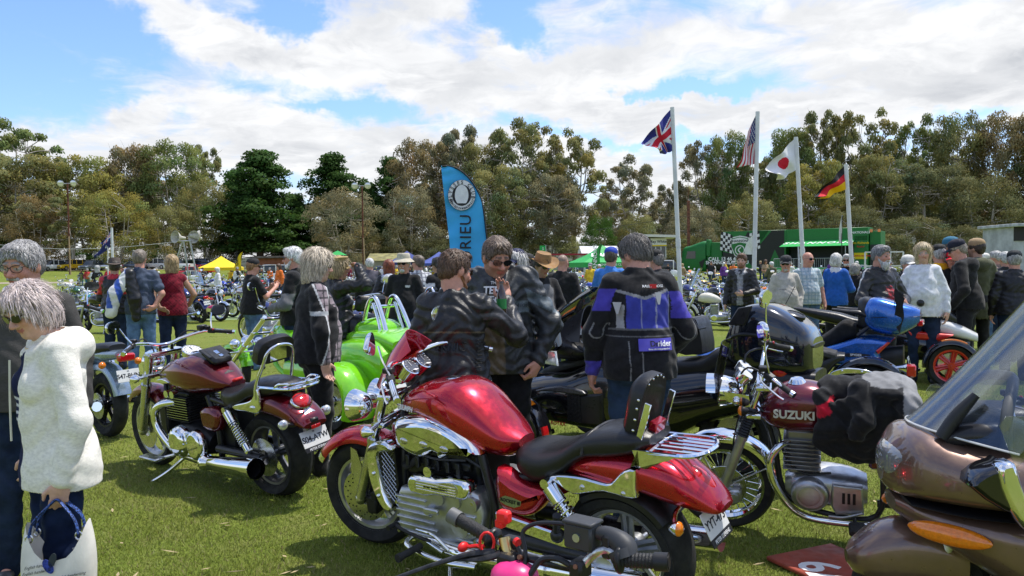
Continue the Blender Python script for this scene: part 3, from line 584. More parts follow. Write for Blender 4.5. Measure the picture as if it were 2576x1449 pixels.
def pose(R,th,lean,wb,s=1.):
 t_=radians(th);x=np.array([-cos(t_),sin(t_),0.]);zz=np.array([0,0,1.]);y=np.cross(zz,x);a=radians(lean);z=cos(a)*zz+sin(a)*y;y=np.cross(z,x)
 return basis((R[0],R[1],0),x,y,z,s)
def pose2(rp,fp,lean=8,s=None,wb=1.5):
 r,f=G(*rp),G(*fp);dv=f-r;L=np.linalg.norm(dv);x=dv/L;zz=np.array([0,0,1.]);y=np.cross(zz,x);a=radians(lean);z=cos(a)*zz+sin(a)*y;y=np.cross(z,x)
 return basis(r,x,y,z,s or 1.)
# ================================================================ THE BIG MOTORCYCLES IN FRONT
CANDY=paint('candy red',(.50,.006,.022),.75,.24);MAROON=paint('maroon metallic',(.14,.004,.012),.6,.22);WINE=mat('aged wine paint',(.13,.008,.022),.22,.25,.8,.18,5.);MOCHA=paint('mocha brown metallic',(.185,.112,.082),.55,.34)
HEX=mat('grille black',(.01,.01,.01),.6)
def arch_pad(b,c,w,h,th,tilt,n=18):
 O=[(-w*.8,-h*.5),(w*.8,-h*.5),(w,-h*.25),(w,h*.15),(w*.75,h*.42),(0,h*.52),(-w*.75,h*.42),(-w,h*.15),(-w,-h*.25)]
 k=len(b.V);b.plate(O,-th*.3,th*.25,'yz',3,th*.45,th*.6);a=radians(tilt);R3=np.array([[cos(a),0,-sin(a)],[0,1,0],[sin(a),0,cos(a)]])
 for i in range(k,len(b.V)):b.V[i]=b.V[i]@R3.T+np.array(c)
def rocket():
 k=Bike('motorcycle','large candy red motorcycle with a studded backrest and chrome rack','motorcycle',pose((.56,3.74),36,6,1.7),'motorcycles parked in the near rows',(1.40,.98),24,9)
 k.wheel('front_wheel',1.70,.335,.075,.222,'cast',ALU,True,((.085,.155),(-.085,.155)),5);k.wheel('rear_wheel',0,.323,.122,.215,'cast',ALU,False,((-.15,.15),),5,seg=48)
 b=B()
 for i in range(40):a=i*2*pi/40;r=.105+.035*((i*7%5)/4);b.cyl((1.7+r*cos(a),.0885,.335+r*sin(a)),(1.7+r*cos(a),.0895,.335+r*sin(a)),.005,n=8)
 k.p('disc_holes',b,INK,True);b=B();b.box((1.63,.1,.30),(.04,.028,.055),None,.012);b.box((1.60,.115,.36),(.022,.018,.03),None,.008);k.p('brake_caliper',b,BLK,True)
 k.fork(1.43,.985,1.70,.335,.12,.027,.034,CHROME,STEEL,.42)
 b=B();fender(b,(1.71,.345),.36,36,138,.098,.025);k.p('front_fender',b,CANDY,True);b=B();fender(b,(1.71,.345),.363,33,40,.1,.025,5);k.p('fender_tip',b,CHROME,True)
 b=B();b.plate([(1.70,.34),(1.66,.45),(1.70,.62),(1.74,.64),(1.76,.5)],.098,.104);k.p('fender_stay',b,STEEL,True)
 k.loft('tank',[(1.345,.90,.04,.04,.04,.9),(1.29,.915,.11,.07,.055,.85),(1.16,.935,.165,.11,.07,.8),(1.02,.935,.2,.135,.085,.78),(.91,.91,.207,.165,.11,.78),(.81,.87,.195,.165,.145,.8),(.71,.83,.17,.12,.13,.85),(.62,.80,.135,.06,.10,.9),(.55,.79,.07,.02,.05,1)],CANDY,32,6)
 t_=k.r.children[-1]
 b=B();b.lathe([(.0,.012),(.04,.012),(.05,.006),(.055,0)],(1.0,0,1.062),(.12,0,1),24);b.obj('filler_cap',CHROME,t_);b=B();b.box((1.0,0,1.077),(.02,.012,.002),None,.001);b.obj('cap_lock',INK,t_)
 text('TRIUMPH',.038,'badge',WINK,t_,face((1.245,.143,.915),(-1,.28,.02),(0,-.35,1)),.002,bold=.02)
 b=B();b.plate([(1.287,.847),(1.25,.872),(1.10,.897),(1.0,.893),(.90,.872),(.82,.838),(.762,.795),(.716,.735),(.80,.722),(.865,.703),(.90,.705),(.97,.672),(1.01,.705),(1.10,.665),(1.2,.675),(1.28,.72),(1.295,.79)],.14,.175,'xz',2,.045,.05);k.p('airbox_cover',b,CHROME)
 for x,z in((1.20,.76),(1.06,.757),(.92,.75)):b=B();b.ell((x,.215,z),(.034,.012,.02),14,8);k.p('cover_port',b,STEEL)
 b=B();b.plate([(1.50,.66),(1.46,.71),(1.36,.735),(1.30,.705),(1.31,.685),(1.40,.665),(1.425,.60),(1.395,.45),(1.345,.365),(1.357,.335),(1.41,.345),(1.465,.42),(1.50,.53)],.16,.205,'xz',2,.018,.014);k.p('radiator_shroud',b,CHROME)
 b=B();b.plate([(1.41,.665),(1.31,.69),(1.30,.49),(1.35,.37),(1.41,.46),(1.435,.6)],.10,.185);g=k.p('radiator',b,BLK);b=B()
 for i in range(9):
  for sg in(1,-1):
   c=np.array([1.362,.189,.415+.03*i]);dd=np.array([.7,0,sg*.7])*.068;b.cyl(c-dd,c+dd,.0022,n=5)
 b.obj('radiator_mesh',STEEL,g)
 for z in(.545,.42):b=B();b.ell((1.447-.02*(z<.5),.225,z),.011,10,6);k.p('shroud_bolt',b,CHROME)
 b=B();b.plate([(1.29,.44),(1.25,.50),(.80,.555),(.72,.54),(.69,.45),(.715,.32),(.80,.265),(1.0,.235),(1.25,.225),(1.29,.27)],-.21,.21,'xz',0,.022,.03);e=k.p('engine',b,ALU);b=B()
 for i in range(6):b.box((1.13+.008*i,.232,.265+.038*i),(.15-.008*i,.012,.007),None,.004)
 for i in range(3):b.cyl((.97-.11*i,.2,.49),(.97-.11*i,.245,.49),.045,.04,n=20)
 for i in range(4):b.box((.8,.235,.29+.045*i),(.07,.01,.007),None,.004)
 b.cyl((1.03,.2,.42),(1.03,.27,.42),.022,n=16);b.box((1.0,.265,.425),(.05,.012,.014),None,.006);b.cyl((.83,.2,.36),(.83,.25,.36),.06,.055,n=24);b.obj('engine_rib',ALU,e)
 b=B();b.box((1.02,0,.63),(.26,.14,.09),None,.02);b.box((1.02,.14,.65),(.22,.03,.025),None,.01);b.box((1.0,.17,.705),(.2,.02,.01),None,.004)
 for i in range(6):b.box((.86+.07*i,.185,.645),(.012,.012,.03),None,.004)
 k.p('cylinder_head',b,DRK);b=B();b.cyl((1.02,.21,.625),(1.02,.245,.625),.02,n=14);b.cyl((1.02,.235,.625),(1.02,.25,.625),.028,n=14);k.p('oil_cap',b,CHROME)
 a=np.linspace(0,2*pi,36,endpoint=False);st=lambda hw,hh,cx=.957,cz=.553:[(cx+(hw-hh)*np.sign(cos(q))*min(1,abs(cos(q))*3)+hh*cos(q),cz+hh*sin(q)-.06*(cx-.957+(hw-hh)*np.sign(cos(q))))for q in a]
 b=B();b.plate(st(.212,.056),.19,.235,'xz',0,.03,.02);f=k.p('injection_cover',b,CHROME);b=B();b.plate(st(.15,.034),.262,.2665,'xz');b.obj('cover_inlay',STEEL,f)
 b=B()
 for i in range(4):b.box((.957,.268,.532+.014*i),(.135,.0025,.0025))
 b.obj('cover_rib',CHROME,f);text('FUEL INJECTION',.022,'badge',DRK,f,face((.957,.2685,.553),(-1,0,.06),(0,0,1)),.001,bold=.02)
 k.tubes('frame',SATIN,[([(1.38,0,.9),(1.30,.12,.66),(1.31,.13,.3),(1.1,.13,.2),(.7,.14,.22)],.022),([(.72,.16,.73),(.66,.17,.5),(.62,.17,.26)],.024),([(.62,-.17,.26),(.66,-.17,.5),(.72,-.16,.73)],.024),([(.6,.13,.62),(.2,.13,.68),(-.2,.1,.7)],.02)])
 k.tubes('crash_bar',CHROME,[([(1.20,.2,.235),(1.16,.3,.22),(.92,.33,.2),(.70,.3,.2)],.016),([(1.1,.28,.31),(.96,.31,.32),(.86,.31,.26)],.009),([(1.1,.28,.28),(.9,.31,.24)],.009)])
 b=B();b.tube([(1.06,.30,.24),(1.07,.36,.235),(1.08,.43,.23)],[.017,.018,.018],12,2);b.cyl((1.08,.43,.23),(1.082,.455,.229),.022,n=14);k.p('footpeg',b,BLKG)
 b=B();b.tube([(1.0,.29,.27),(1.14,.31,.30),(1.22,.32,.33)],[.010,.009,.012],8,3);b.cyl((1.22,.30,.33),(1.22,.37,.33),.014,n=10);k.p('gear_lever',b,BLK)
 b=B();b.cyl((.245,.24,.43),(.21,.28,.545),.018,n=14);b.cyl((.21,.28,.545),(.208,.282,.553),.02,n=14);b.ell((.24,.24,.435),.035,12,8);k.p('passenger_peg',b,SATIN)
 k.tubes('exhaust',CHROME,[([(1.2,.17,.24),(.9,.24,.22),(.5,.26,.25),(.2,.26,.275)],.046),([(.25,.255,.272),(-.2,.25,.30)],.056),([(1.1,-.2,.3),(.6,-.26,.26),(-.35,-.26,.33)],.055)],16)
 b=B();b.lathe([(.05,-.02),(.064,-.02),(.064,.02),(.05,.02)],(.30,.257,.268),(1,0,-.06),24);k.p('exhaust_clamp',b,CHROME);b=B();b.lathe([(.05,-.012),(.066,-.012),(.066,.012),(.05,.012)],(.05,.253,.285),(1,0,-.06),24);k.p('exhaust_clamp',b,CHROME)
 b=B();b.plate([(.62,.47),(.2,.425),(.1,.40),(.1,.36),(.25,.36),(.62,.40)],.17,.2,'xz',0,.012,.01);k.p('swingarm_cover',b,CHROME)
 k.loft('seat',[(.57,.70,.08,.06,.04,.8),(.49,.71,.165,.085,.075,.75),(.37,.72,.2,.075,.095,.7),(.25,.765,.2,.065,.07,.7),(.13,.84,.185,.06,.06,.65),(.0,.865,.175,.07,.065,.65),(-.12,.885,.165,.058,.055,.7),(-.19,.895,.11,.03,.025,.8)],LEA,28,6)
 st_=k.r.children[-1];b=B();b.tube([(.115,.186,.82),(.11,.16,.878),(.105,.08,.905),(.105,0,.91),(.105,-.08,.905),(.11,-.16,.878),(.115,-.186,.82)],.009,6,5);b.obj('seat_strap',LEA,st_)
 for sg in(1,-1):
  b=B();b.plate([(.61,.688),(.625,.534),(.583,.475),(.52,.462),(.452,.466),(.40,.49),(.356,.534),(.315,.60),(.36,.625),(.42,.623),(.50,.645)],sg*.12,sg*.175,'xz',2,sg*.04,.045);p_=k.p('side_panel',b,CANDY)
  if sg>0:
   b=B();b.plate([(.585,.548),(.55,.566),(.50,.562),(.455,.552),(.46,.528),(.50,.512),(.55,.518),(.58,.53)],.212,.2155,'xz',1);q=b.obj('badge_plate',mat('badge green',(.28,.32,.16),.3,.5),p_);text('ROCKET III',.024,'badge',INK,p_,face((.52,.217,.541),(-1,0,-.05),(0,0,1)),.001,bold=.02)
 k.loft('rear_fender',[(.32,.70,.09,.05,.05,.8),(.18,.725,.14,.075,.075,.75),(.02,.735,.16,.095,.08,.7),(-.14,.735,.165,.095,.09,.7),(-.28,.705,.155,.1,.09,.7),(-.39,.66,.13,.08,.06,.75),(-.465,.625,.10,.045,.03,.8),(-.49,.615,.07,.015,.012,1)],CANDY,28,6)
 b=B();fender(b,(0,.323),.335,55,140,.13,.01);k.p('inner_fender',b,BLK)
 for sg in(1,-1):
  b=B();b.plate([(.302,.678),(.29,.70),(.2,.713),(.104,.714),(.02,.705),(-.025,.71),(-.06,.745),(-.099,.780),(-.153,.786),(-.147,.70),(-.15,.66),(-.1,.652),(.01,.662),(.1,.64),(.177,.622),(.25,.655)],sg*.155,sg*.178,'xz',2,sg*.012,.01);r_=k.p('fender_rail',b,CHROME)
  b=B();b.ell((.12,sg*.19,.668),(.014,.008,.014),10,6);b.obj('bolt',STEEL,r_);b=B();b.ell((-.09,sg*.19,.672),(.012,.008,.012),10,6);b.obj('bolt',STEEL,r_)
  b=B();b.plate([(-.128,.865),(-.155,.868),(-.335,.862),(-.30,.842),(-.107,.772),(-.16,.775)],sg*.15,sg*.156);k.p('rack_bracket',b,CHROME)
  b=B();b.box((-.168,sg*.125,.965),(.016,.006,.115),np.array([[cos(.32),0,-sin(.32)],[0,1,0],[sin(.32),0,cos(.32)]]),.003);k.p('sissy_bar',b,CHROME)
 k.spring((.305,.665),(.098,.40),.205,.037,8)
 b=B();arch_pad(b,(-.135,0,1.045),.125,.27,.085,14);bp=k.p('backrest',b,LEA);b=B()
 for i in range(11):
  a=pi*(i/10);x=.12*cos(a);z=.11*sin(a)if 2<i<8 else .03
  b.ell((-.15-.05*(z/.13)+.0,.125*cos(a)if i not in(0,10)else .125*cos(a),1.045+(.13*sin(a)*.95 if i not in(0,10)else-.07)),(.006,.006,.006),8,5)
 for z in(-.1,-.05,0,.04):
  for sg in(1,-1):b.ell((-.135-z*.25-.012,sg*.127,1.045+z),(.007,.005,.007),8,5)
 b.obj('studs',CHROME,bp)
 b=B();b.box((-.165,0,.90),(.02,.05,.07),np.array([[cos(.3),0,-sin(.3)],[0,1,0],[sin(.3),0,cos(.3)]]),.004);k.p('backrest_mount',b,CANDY)
 lp=[(-.13,.145,.855),(-.36,.14,.863),(-.425,.08,.866),(-.44,0,.868),(-.425,-.08,.866),(-.36,-.14,.863),(-.13,-.145,.855)]
 k.tubes('luggage_rack',CHROME,[(lp,.011),([(-.15,.05,.86),(-.2,.045,.866),(-.43,.045,.867)],.008),([(-.15,-.05,.86),(-.2,-.045,.866),(-.43,-.045,.867)],.008),([(-.2,.0,.866),(-.438,0,.868)],.007),([(-.2,.09,.864),(-.41,.09,.866)],.007),([(-.2,-.09,.864),(-.41,-.09,.866)],.007),([(-.2,.14,.86),(-.2,0,.866),(-.2,-.14,.86)],.008)],8)
 a=radians(38);R3=np.array([[cos(a),0,sin(a)],[0,1,0],[-sin(a),0,cos(a)]]).T;b=B();b.ell((-.365,0,.703),(.105,.075,.04),20,12,R3);tl=k.p('tail_light',b,CHROME);b=B();b.ell((-.372,0,.712),(.088,.06,.045),20,12,R3);b.obj('lens',LRED,tl)
 for sg in(1,-1):k.lamp((-.35,sg*.2,.565),(-1,0,0),.032,LAMB);k.lamp((1.50,sg*.24,.80),(1,0,0),.034,LAMB,st=True,L=1.9)
 k.tubes('indicator_stalk',CHROME,[([(-.33,.2,.565),(-.3,.1,.6),(-.3,-.1,.6),(-.33,-.2,.565)],.011)]);k.tubes('front_indicator_stalk',CHROME,[([(1.48,.24,.8),(1.47,.1,.82),(1.47,-.1,.82),(1.48,-.24,.8)],.012)],st=True)
 k.plate((-.43,0,.545),.215,.115,24,'YYT-473','PETER STEVENS')
 for y in(.105,-.105):k.headlight(1.655,.90,.088,y,depth=.1)
 for y in(.062,-.062):
  b=B();A=(-.72,0,.69);b.lathe([(.02,-.09),(.05,-.07),(.056,0),(.056,.008),(.05,.01)],(1.27,y,1.125),A,24);g=k.p('gauge',b,CHROME,True);b=B();b.lathe([(.05,.007),(.001,.008)],(1.27,y,1.125),A,24);b.obj('dial',mat('dark dial',(.09,.09,.095),.2,0,1.,var=.05),g)
  b=B();u,v,w_=frame(A);o=np.array([1.27,y,1.125])+w_*.010
  for i in range(11):q=i*.48-.9;b.box(o+(u*cos(q)+v*sin(q))*.038,(.003,.003,.0006))
  b.cyl(o,o+v*.03,.0025,n=5);b.box(o-v*.025,(.020,.012,.0008));b.obj('dial_marks',WINK,g)
 us=np.linspace(-1,1,13);vs=np.linspace(0,1,9);Pn=np.array([[(1.535-.19*v-.10*u*u*(1-.2*v)-.10*max(0,v-.6),u*(.15-.045*v**2),1.02+.30*v-.09*(u**2)*v)for u in us]for v in vs]);b=B();b.sheet(Pn,.004);k.p('fly_screen',b,CANDY,True)
 k.bars([(1.33,.05,1.15),(1.32,.12,1.165),(1.27,.25,1.175),(1.20,.345,1.155),(1.08,.47,1.09)],.0165,mirrors='drop',mst=(.09,-.05,.14),msz=(.095,.055),grip=.13)
 b=B();b.box((1.345,.05,1.09),(.02,.02,.06),None,.01);b.box((1.345,-.05,1.09),(.02,.02,.06),None,.01);b.box((1.35,0,1.05),(.03,.09,.02),None,.01);k.p('bar_clamp',b,CHROME,True)
 b=B();b.ell((.0,.17,.33),(.13,.07,.12),20,12);b.cyl((0,.2,.33),(0,.245,.33),.05,n=16)
 for i in range(10):a=i*.628;b.box((.1*cos(a),.19,.33+.1*sin(a)),(.012,.03,.012),None,.003)
 k.p('final_drive',b,ALU);k.tubes('swingarm',SATIN,[([(.62,.17,.34),(.3,.18,.34),(.02,.17,.33)],.045),([(.62,-.17,.34),(.3,-.18,.34),(.0,-.16,.33)],.045)])
 k.tubes('brake_hose',BLK,[([(1.4,.1,1.0),(1.5,.13,.8),(1.52,.12,.6),(1.62,.11,.36)],.006),([(1.3,-.3,1.13),(1.36,-.1,1.0),(1.42,0,.9)],.007),([(1.2,.34,1.13),(1.32,.2,1.0),(1.4,.05,.9)],.007)],6,True)
 for x,z in((1.27,.42),(1.27,.26),(1.0,.245),(.74,.30),(.74,.50),(1.05,.50),(.88,.53)):b=B();b.cyl((x,.20,z),(x,.246,z),.011,n=6);k.p('engine_bolt',b,STEEL)
 k.tubes('coolant_hose',RUB,[([(1.32,.1,.60),(1.24,.17,.60),(1.15,.16,.66)],.019),([(1.32,.1,.40),(1.28,.2,.36),(1.2,.2,.33)],.016)],10);k.tubes('wiring',BLK,[([(1.3,.12,.74),(1.1,.19,.735),(.85,.185,.72),(.7,.17,.66)],.008),([(1.22,.18,.70),(1.0,.2,.685),(.8,.19,.70)],.006),([(.70,.18,.64),(.66,.19,.5),(.68,.19,.36)],.007)],6)
 for sg in(1,-1):b=B();b.tube([(1.27,sg*.11,.872),(1.16,sg*.158,.872),(1.02,sg*.196,.856),(.9,sg*.203,.80),(.8,sg*.19,.73)],.004,5,4);t=b.obj('tank_seam',GLOSSB,t_)
 k.tubes('side_stand',STEEL,[([(.95,.2,.2),(.85,.33,.08),(.8,.38,.01)],.012)])
rocket()
def cruiser():
 k=Bike('motorcycle','maroon metallic cruiser with a tank pouch and a rounded passenger backrest, left of the middle','motorcycle',pose((-1.7,5.8),36,7,1.615),'motorcycles parked in the near rows',(1.38,.95),30,-2)
 k.wheel('front_wheel',1.615,.325,.062,.24,'cast',ALU,True,((.08,.155),(-.08,.155)),5);k.wheel('rear_wheel',0,.318,.105,.215,'cast',mat('gunmetal',(.16,.16,.165),.35,.8),False,((.115,.14),),5,seg=44)
 k.fork(1.36,1.0,1.615,.325,.115,.03,.036,STEEL,STEEL,.4);b=B();fender(b,(1.62,.325),.36,42,168,.078,.02);k.p('front_fender',b,MAROON,True)
 k.tubes('fork_cover',CHROME,[([(1.35,.115,1.0),(1.42,.115,.8)],.034),([(1.35,-.115,1.0),(1.42,-.115,.8)],.034)],14,True)
 k.loft('tank',[(1.33,.80,.05,.05,.04,.9),(1.24,.82,.12,.08,.07,.85),(1.08,.84,.165,.12,.11,.8),(.92,.85,.185,.15,.14,.8),(.78,.85,.185,.16,.15,.8),(.62,.845,.165,.13,.12,.8),(.48,.825,.125,.07,.08,.85),(.38,.81,.07,.02,.04,1)],MAROON,30,6);tk=k.r.children[-1]
 b=B();us=np.linspace(-1,1,9);xs=np.linspace(1.02,.46,14);zt=np.interp(xs,[.4,.5,.62,.78,.92,1.08],[.845,.90,.978,1.013,1.003,.963]);wd=np.interp(xs,[.44,.55,.75,1.05],[.035,.075,.07,.05])
 b.sheet(np.array([[(x,u*w_,z+.006-.9*(u*w_)**2/.16*.35)for u in us]for x,z,w_ in zip(xs,zt,wd)]),.006);b.obj('tank_bib',LEA,tk)
 for sg in(1,-1):b=B();b.plate([(1.20,.805),(1.12,.825),(1.02,.80),(1.12,.785)],sg*.155,sg*.17,'xz',2,sg*.006,.006);b.obj('badge',CHROME,tk)
 R3=np.array([[cos(.42),0,sin(.42)],[0,1,0],[-sin(.42),0,cos(.42)]]);b=B();b.box((.60,0,1.0),(.095,.085,.028),R3.T,.022);po=b.obj('tank_pouch',LEA,k.r);b=B();b.box((.625,0,1.03),(.07,.095,.008),R3.T,.006);b.obj('pouch_flap',LEA,po)
 b=B();b.box((.60,0,1.032),(.024,.016,.004),R3.T,.003);b.box((.545,0,1.01),(.016,.016,.005),R3.T,.003);b.obj('buckle',CHROME,po)
 b=B();A=(-.45,0,.89);b.lathe([(.03,-.05),(.075,-.03),(.078,.012),(.07,.016)],(.93,0,1.02),A,28);g=k.p('speedometer',b,CHROME);b=B();b.lathe([(.07,.013),(.001,.014)],(.93,0,1.02),A,28);b.obj('dial',GAUGE,g);b=B();u,v,w_=frame(A);o=np.array([.93,0,1.02])+w_*.016
 for i in range(13):q=i*.42-.9;b.box(o+(u*cos(q)+v*sin(q))*.055,(.004,.003,.0006))
 b.cyl(o,o+v*.04,.003,n=5);b.box(o-v*.03,(.02,.02,.0008));b.obj('dial_marks',INK,g);b=B();b.lx([(.99,1.0,.06,.03,.02,.9),(.85,.99,.06,.025,.02,.9),(.72,.97,.02,.015,.01,1)],14,5);b.obj('console',CHROME,g)
 b=B();b.lathe([(0,.02),(.03,.02),(.034,.01),(.036,-.02)],(.80,-.08,1.0),(0,-.25,1),20);b.obj('filler_cap',CHROME,tk)
 k.loft('seat',[(.50,.74,.05,.04,.05,.8),(.42,.735,.13,.06,.09,.75),(.30,.735,.165,.055,.12,.7),(.18,.76,.165,.06,.08,.7),(.07,.80,.15,.075,.06,.65),(-.08,.825,.14,.065,.06,.65),(-.22,.835,.12,.045,.04,.7),(-.28,.835,.06,.02,.02,.9)],LEA,26,6);b=B();b.box((.42,0,.815),(.07,.04,.012),R3,.008);k.p('seat_cover',b,RINK)
 k.loft('rear_fender',[(.30,.66,.1,.05,.05,.8),(.15,.68,.125,.08,.05,.75),(-.02,.695,.135,.095,.06,.7),(-.18,.69,.14,.09,.07,.7),(-.32,.655,.135,.075,.065,.7),(-.42,.61,.12,.05,.045,.75),(-.46,.585,.1,.02,.02,.9)],MAROON,26,6)
 rf=k.r.children[-1];b=B();us=np.linspace(-1,1,5);xs=np.linspace(-.05,-.42,12);zt=np.interp(xs,[-.46,-.42,-.32,-.18,-.02],[.606,.662,.732,.782,.792]);b.grid(np.array([[(x,u*.045,z+.004-.006*u*u)for u in us]for x,z in zip(xs,zt)]));b.obj('silver_stripe',mat('silver paint',(.6,.6,.62),.25,.9,1.),rf)
 b=B();a=radians(40);R4=np.array([[cos(a),0,-sin(a)],[0,1,0],[sin(a),0,cos(a)]]);b.ell((-.335,0,.735),(.075,.085,.032),18,12,R4);tl=k.p('tail_light',b,CHROME);b=B();b.ell((-.345,0,.742),(.066,.076,.03),18,12,R4);b.obj('lens',LRED,tl)
 for sg in(1,-1):k.lamp((-.36,sg*.19,.62),(-1,0,0),.036,LCLR);k.lamp((1.46,sg*.21,.80),(1,0,0),.036,LAMB,st=True,L=1.8)
 k.tubes('indicator_bar',BLK,[([(-.33,.18,.62),(-.38,.1,.60),(-.38,-.1,.60),(-.33,-.18,.62)],.016)]);k.tubes('front_indicator_stalk',CHROME,[([(1.44,.2,.8),(1.40,0,.82),(1.44,-.2,.8)],.011)],st=True)
 b=B();b.box((-.445,0,.575),(.016,.05,.018),None,.006);b.box((-.44,0,.61),(.025,.035,.02),None,.01);x_=k.p('plate_lamp',b,BLK);b=B();b.box((-.463,0,.57),(.004,.04,.013),None,.003);b.obj('reflector',LRED,x_)
 k.plate((-.44,0,.49),.23,.115,22,'S04-ATW','PETER STEVENS')
 b=B();arch_pad(b,(-.10,0,1.10),.15,.19,.1,24);k.p('backrest',b,LEA)
 k.tubes('sissy_bar',CHROME,[([(-.05,.16,.76),(-.06,.155,.86),(-.13,.13,1.0),(-.17,.10,1.10),(-.18,0,1.13),(-.17,-.10,1.10),(-.13,-.13,1.0),(-.06,-.155,.86),(-.05,-.16,.76)],.0125)]);b=B();b.plate([(-.16,1.12),(-.14,1.02),(-.13,1.02),(-.15,1.12)],-.07,.07);k.p('backrest_plate',b,CHROME)
 k.tubes('luggage_rack',CHROME,[([(-.06,.14,.845),(-.24,.14,.85),(-.40,.115,.855),(-.44,0,.856),(-.40,-.115,.855),(-.24,-.14,.85),(-.06,-.14,.845)],.011)]+[([(-.12-.075*i,.135,.85),(-.12-.075*i,-.135,.85)],.007)for i in range(4)]+[([(-.24,.14,.85),(-.30,.14,.885),(-.42,.11,.89),(-.45,0,.89),(-.42,-.11,.89),(-.30,-.14,.885),(-.24,-.14,.85)],.009)],8)
 for sg in(1,-1):
  b=B();b.plate([(-.03,.835),(-.08,.83),(-.075,.70),(-.03,.655),(.10,.66),(.215,.655),(.245,.69),(.1,.725),(.02,.75),(-.02,.79)],sg*.145,sg*.155,'xz',2,sg*.008,.01);b.ell((.0,sg*.165,.70),(.03,.01,.012),10,6);k.p('fender_bracket',b,CHROME)
  b=B();b.plate([(.64,.63),(.655,.55),(.62,.47),(.50,.46),(.43,.50),(.40,.60),(.5,.65)],sg*.11,sg*.155,'xz',2,sg*.035,.04);k.p('side_panel',b,MAROON)
 k.spring((.31,.655),(.095,.375),.175,.034,10)
 b=B();b.lx([(1.06,.34,.20,.11,.1,.6),(.9,.36,.21,.13,.12,.6),(.72,.35,.2,.12,.11,.6),(.6,.33,.16,.09,.08,.7)],20,4);e=k.p('crankcase',b,DRK)
 a=np.linspace(0,2*pi,30,endpoint=False);b=B();b.plate([(.90+.125*cos(q),.355+.125*sin(q))for q in a],.19,.22,'xz',0,.05,.05);b.plate([(.70+.105*cos(q),.345+.12*sin(q))for q in a],.18,.21,'xz',0,.035,.03);b.box((.80,.215,.42),(.1,.02,.03),None,.012)
 for i in range(10):q=i*.628;b.cyl((.90+.1*cos(q),.24,.355+.1*sin(q)),(.90+.1*cos(q),.262,.355+.1*sin(q)),.008,n=8)
 b.obj('clutch_cover',CHROME,e);b=B()
 for x in(.93,1.07):fins(b,(x,0,.585),(.075,.15,.003),11,.019)
 b.box((1.0,0,.58),(.13,.12,.11),None,.01);b.box((1.0,0,.70),(.14,.13,.02),None,.01);k.p('cylinder_fins',b,DRK);b=B()
 for i in range(9):b.box((1.0,.153,.51+.02*i),(.145,.003,.0022))
 k.p('fin_edges',b,STEEL);b=B();b.cyl((1.1,.12,.70),(1.1,.17,.70),.03,n=14);b.cyl((1.02,.12,.70),(1.02,.17,.70),.03,n=14);k.p('cam_caps',b,CHROME)
 k.tubes('exhaust_header',CHROME,[([(1.05,.12,.63),(1.16,.18,.615),(1.24,.2,.55),(1.24,.2,.44),(1.14,.19,.32),(1.0,.18,.24),(.6,.2,.22)],.031),([(1.05,-.12,.63),(1.2,-.18,.58),(1.2,-.19,.4),(1.0,-.18,.24),(.6,-.2,.22)],.031)],14)
 b=B();b.lathe([(.045,-.34),(.052,-.33),(.058,-.1),(.072,.26),(.076,.34),(.074,.342),(.066,.31),(.05,.1),(.001,.08)],(.27,.225,.255),(-1,.06,.09),24);b.lathe([(.046,-.36),(.062,-.35),(.062,-.33),(.05,-.32)],(.27,.225,.255),(-1,.06,.09),24);b.lathe([(.045,-.34),(.052,-.33),(.072,.26),(.076,.34),(.066,.31),(.001,.1)],(.27,-.235,.265),(-1,-.06,.09),24);m_=k.p('muffler',b,CHROME);b=B();b.lathe([(.064,.30),(.05,.12),(.001,.1)],(.27,.225,.255),(-1,.06,.09),20);b.obj('muffler_bore',INK,m_)
 k.tubes('frame',SATIN,[([(1.34,0,.85),(1.22,.1,.6),(1.2,.12,.3),(1.0,.13,.2),(.55,.14,.22)],.022),([(.6,.12,.72),(.5,.13,.5),(.5,.13,.25)],.024),([(.55,.12,.70),(.2,.12,.66),(-.2,.1,.68)],.02),([(.5,.15,.33),(.2,.15,.33),(0,.14,.318)],.032),([(.5,-.15,.33),(.2,-.15,.33),(0,-.14,.318)],.032)])
 b=B();b.box((.45,0,.45),(.12,.1,.2),None,.03);k.p('battery_cover',b,BLK);b=B();b.plate([(1.30,.62),(1.22,.62),(1.18,.3),(1.24,.28),(1.29,.4)],-.13,.13);k.p('radiator',b,BLK)
 k.tubes('footboard_frame',CHROME,[([(1.02,.2,.23),(1.08,.3,.22),(1.12,.36,.22)],.012)]);b=B();b.box((1.12,.34,.235),(.12,.045,.012),None,.008);k.p('footboard',b,STEEL)
 k.tubes('side_stand',CHROME,[([(.92,.17,.22),(1.05,.28,.1),(1.19,.38,.012)],.014),([(1.15,.38,.012),(1.30,.40,.012)],.010)])
 k.headlight(1.52,.90,.095)
 k.bars([(1.30,.05,1.06),(1.28,.16,1.09),(1.18,.32,1.12),(1.05,.46,1.09)],.0145,mirrors='oval',mst=(.06,.05,.12),msz=(.075,.048),grip=.13);b=B();b.box((1.31,.05,1.03),(.018,.018,.035),None,.006);b.box((1.31,-.05,1.03),(.018,.018,.035),None,.006);b.box((1.34,0,.995),(.05,.14,.016),None,.008);k.p('bar_riser',b,CHROME,True)
 b=B();b.box((1.22,-.29,1.15),(.028,.035,.02),None,.006);k.p('brake_reservoir',b,BLK,True);k.tubes('control_cable',BLK,[([(1.2,.3,1.11),(1.26,.2,1.14),(1.33,.1,1.05),(1.35,.06,.95)],.006),([(1.2,-.3,1.11),(1.28,-.16,1.13),(1.36,-.06,.97)],.007)],6,True)
cruiser()
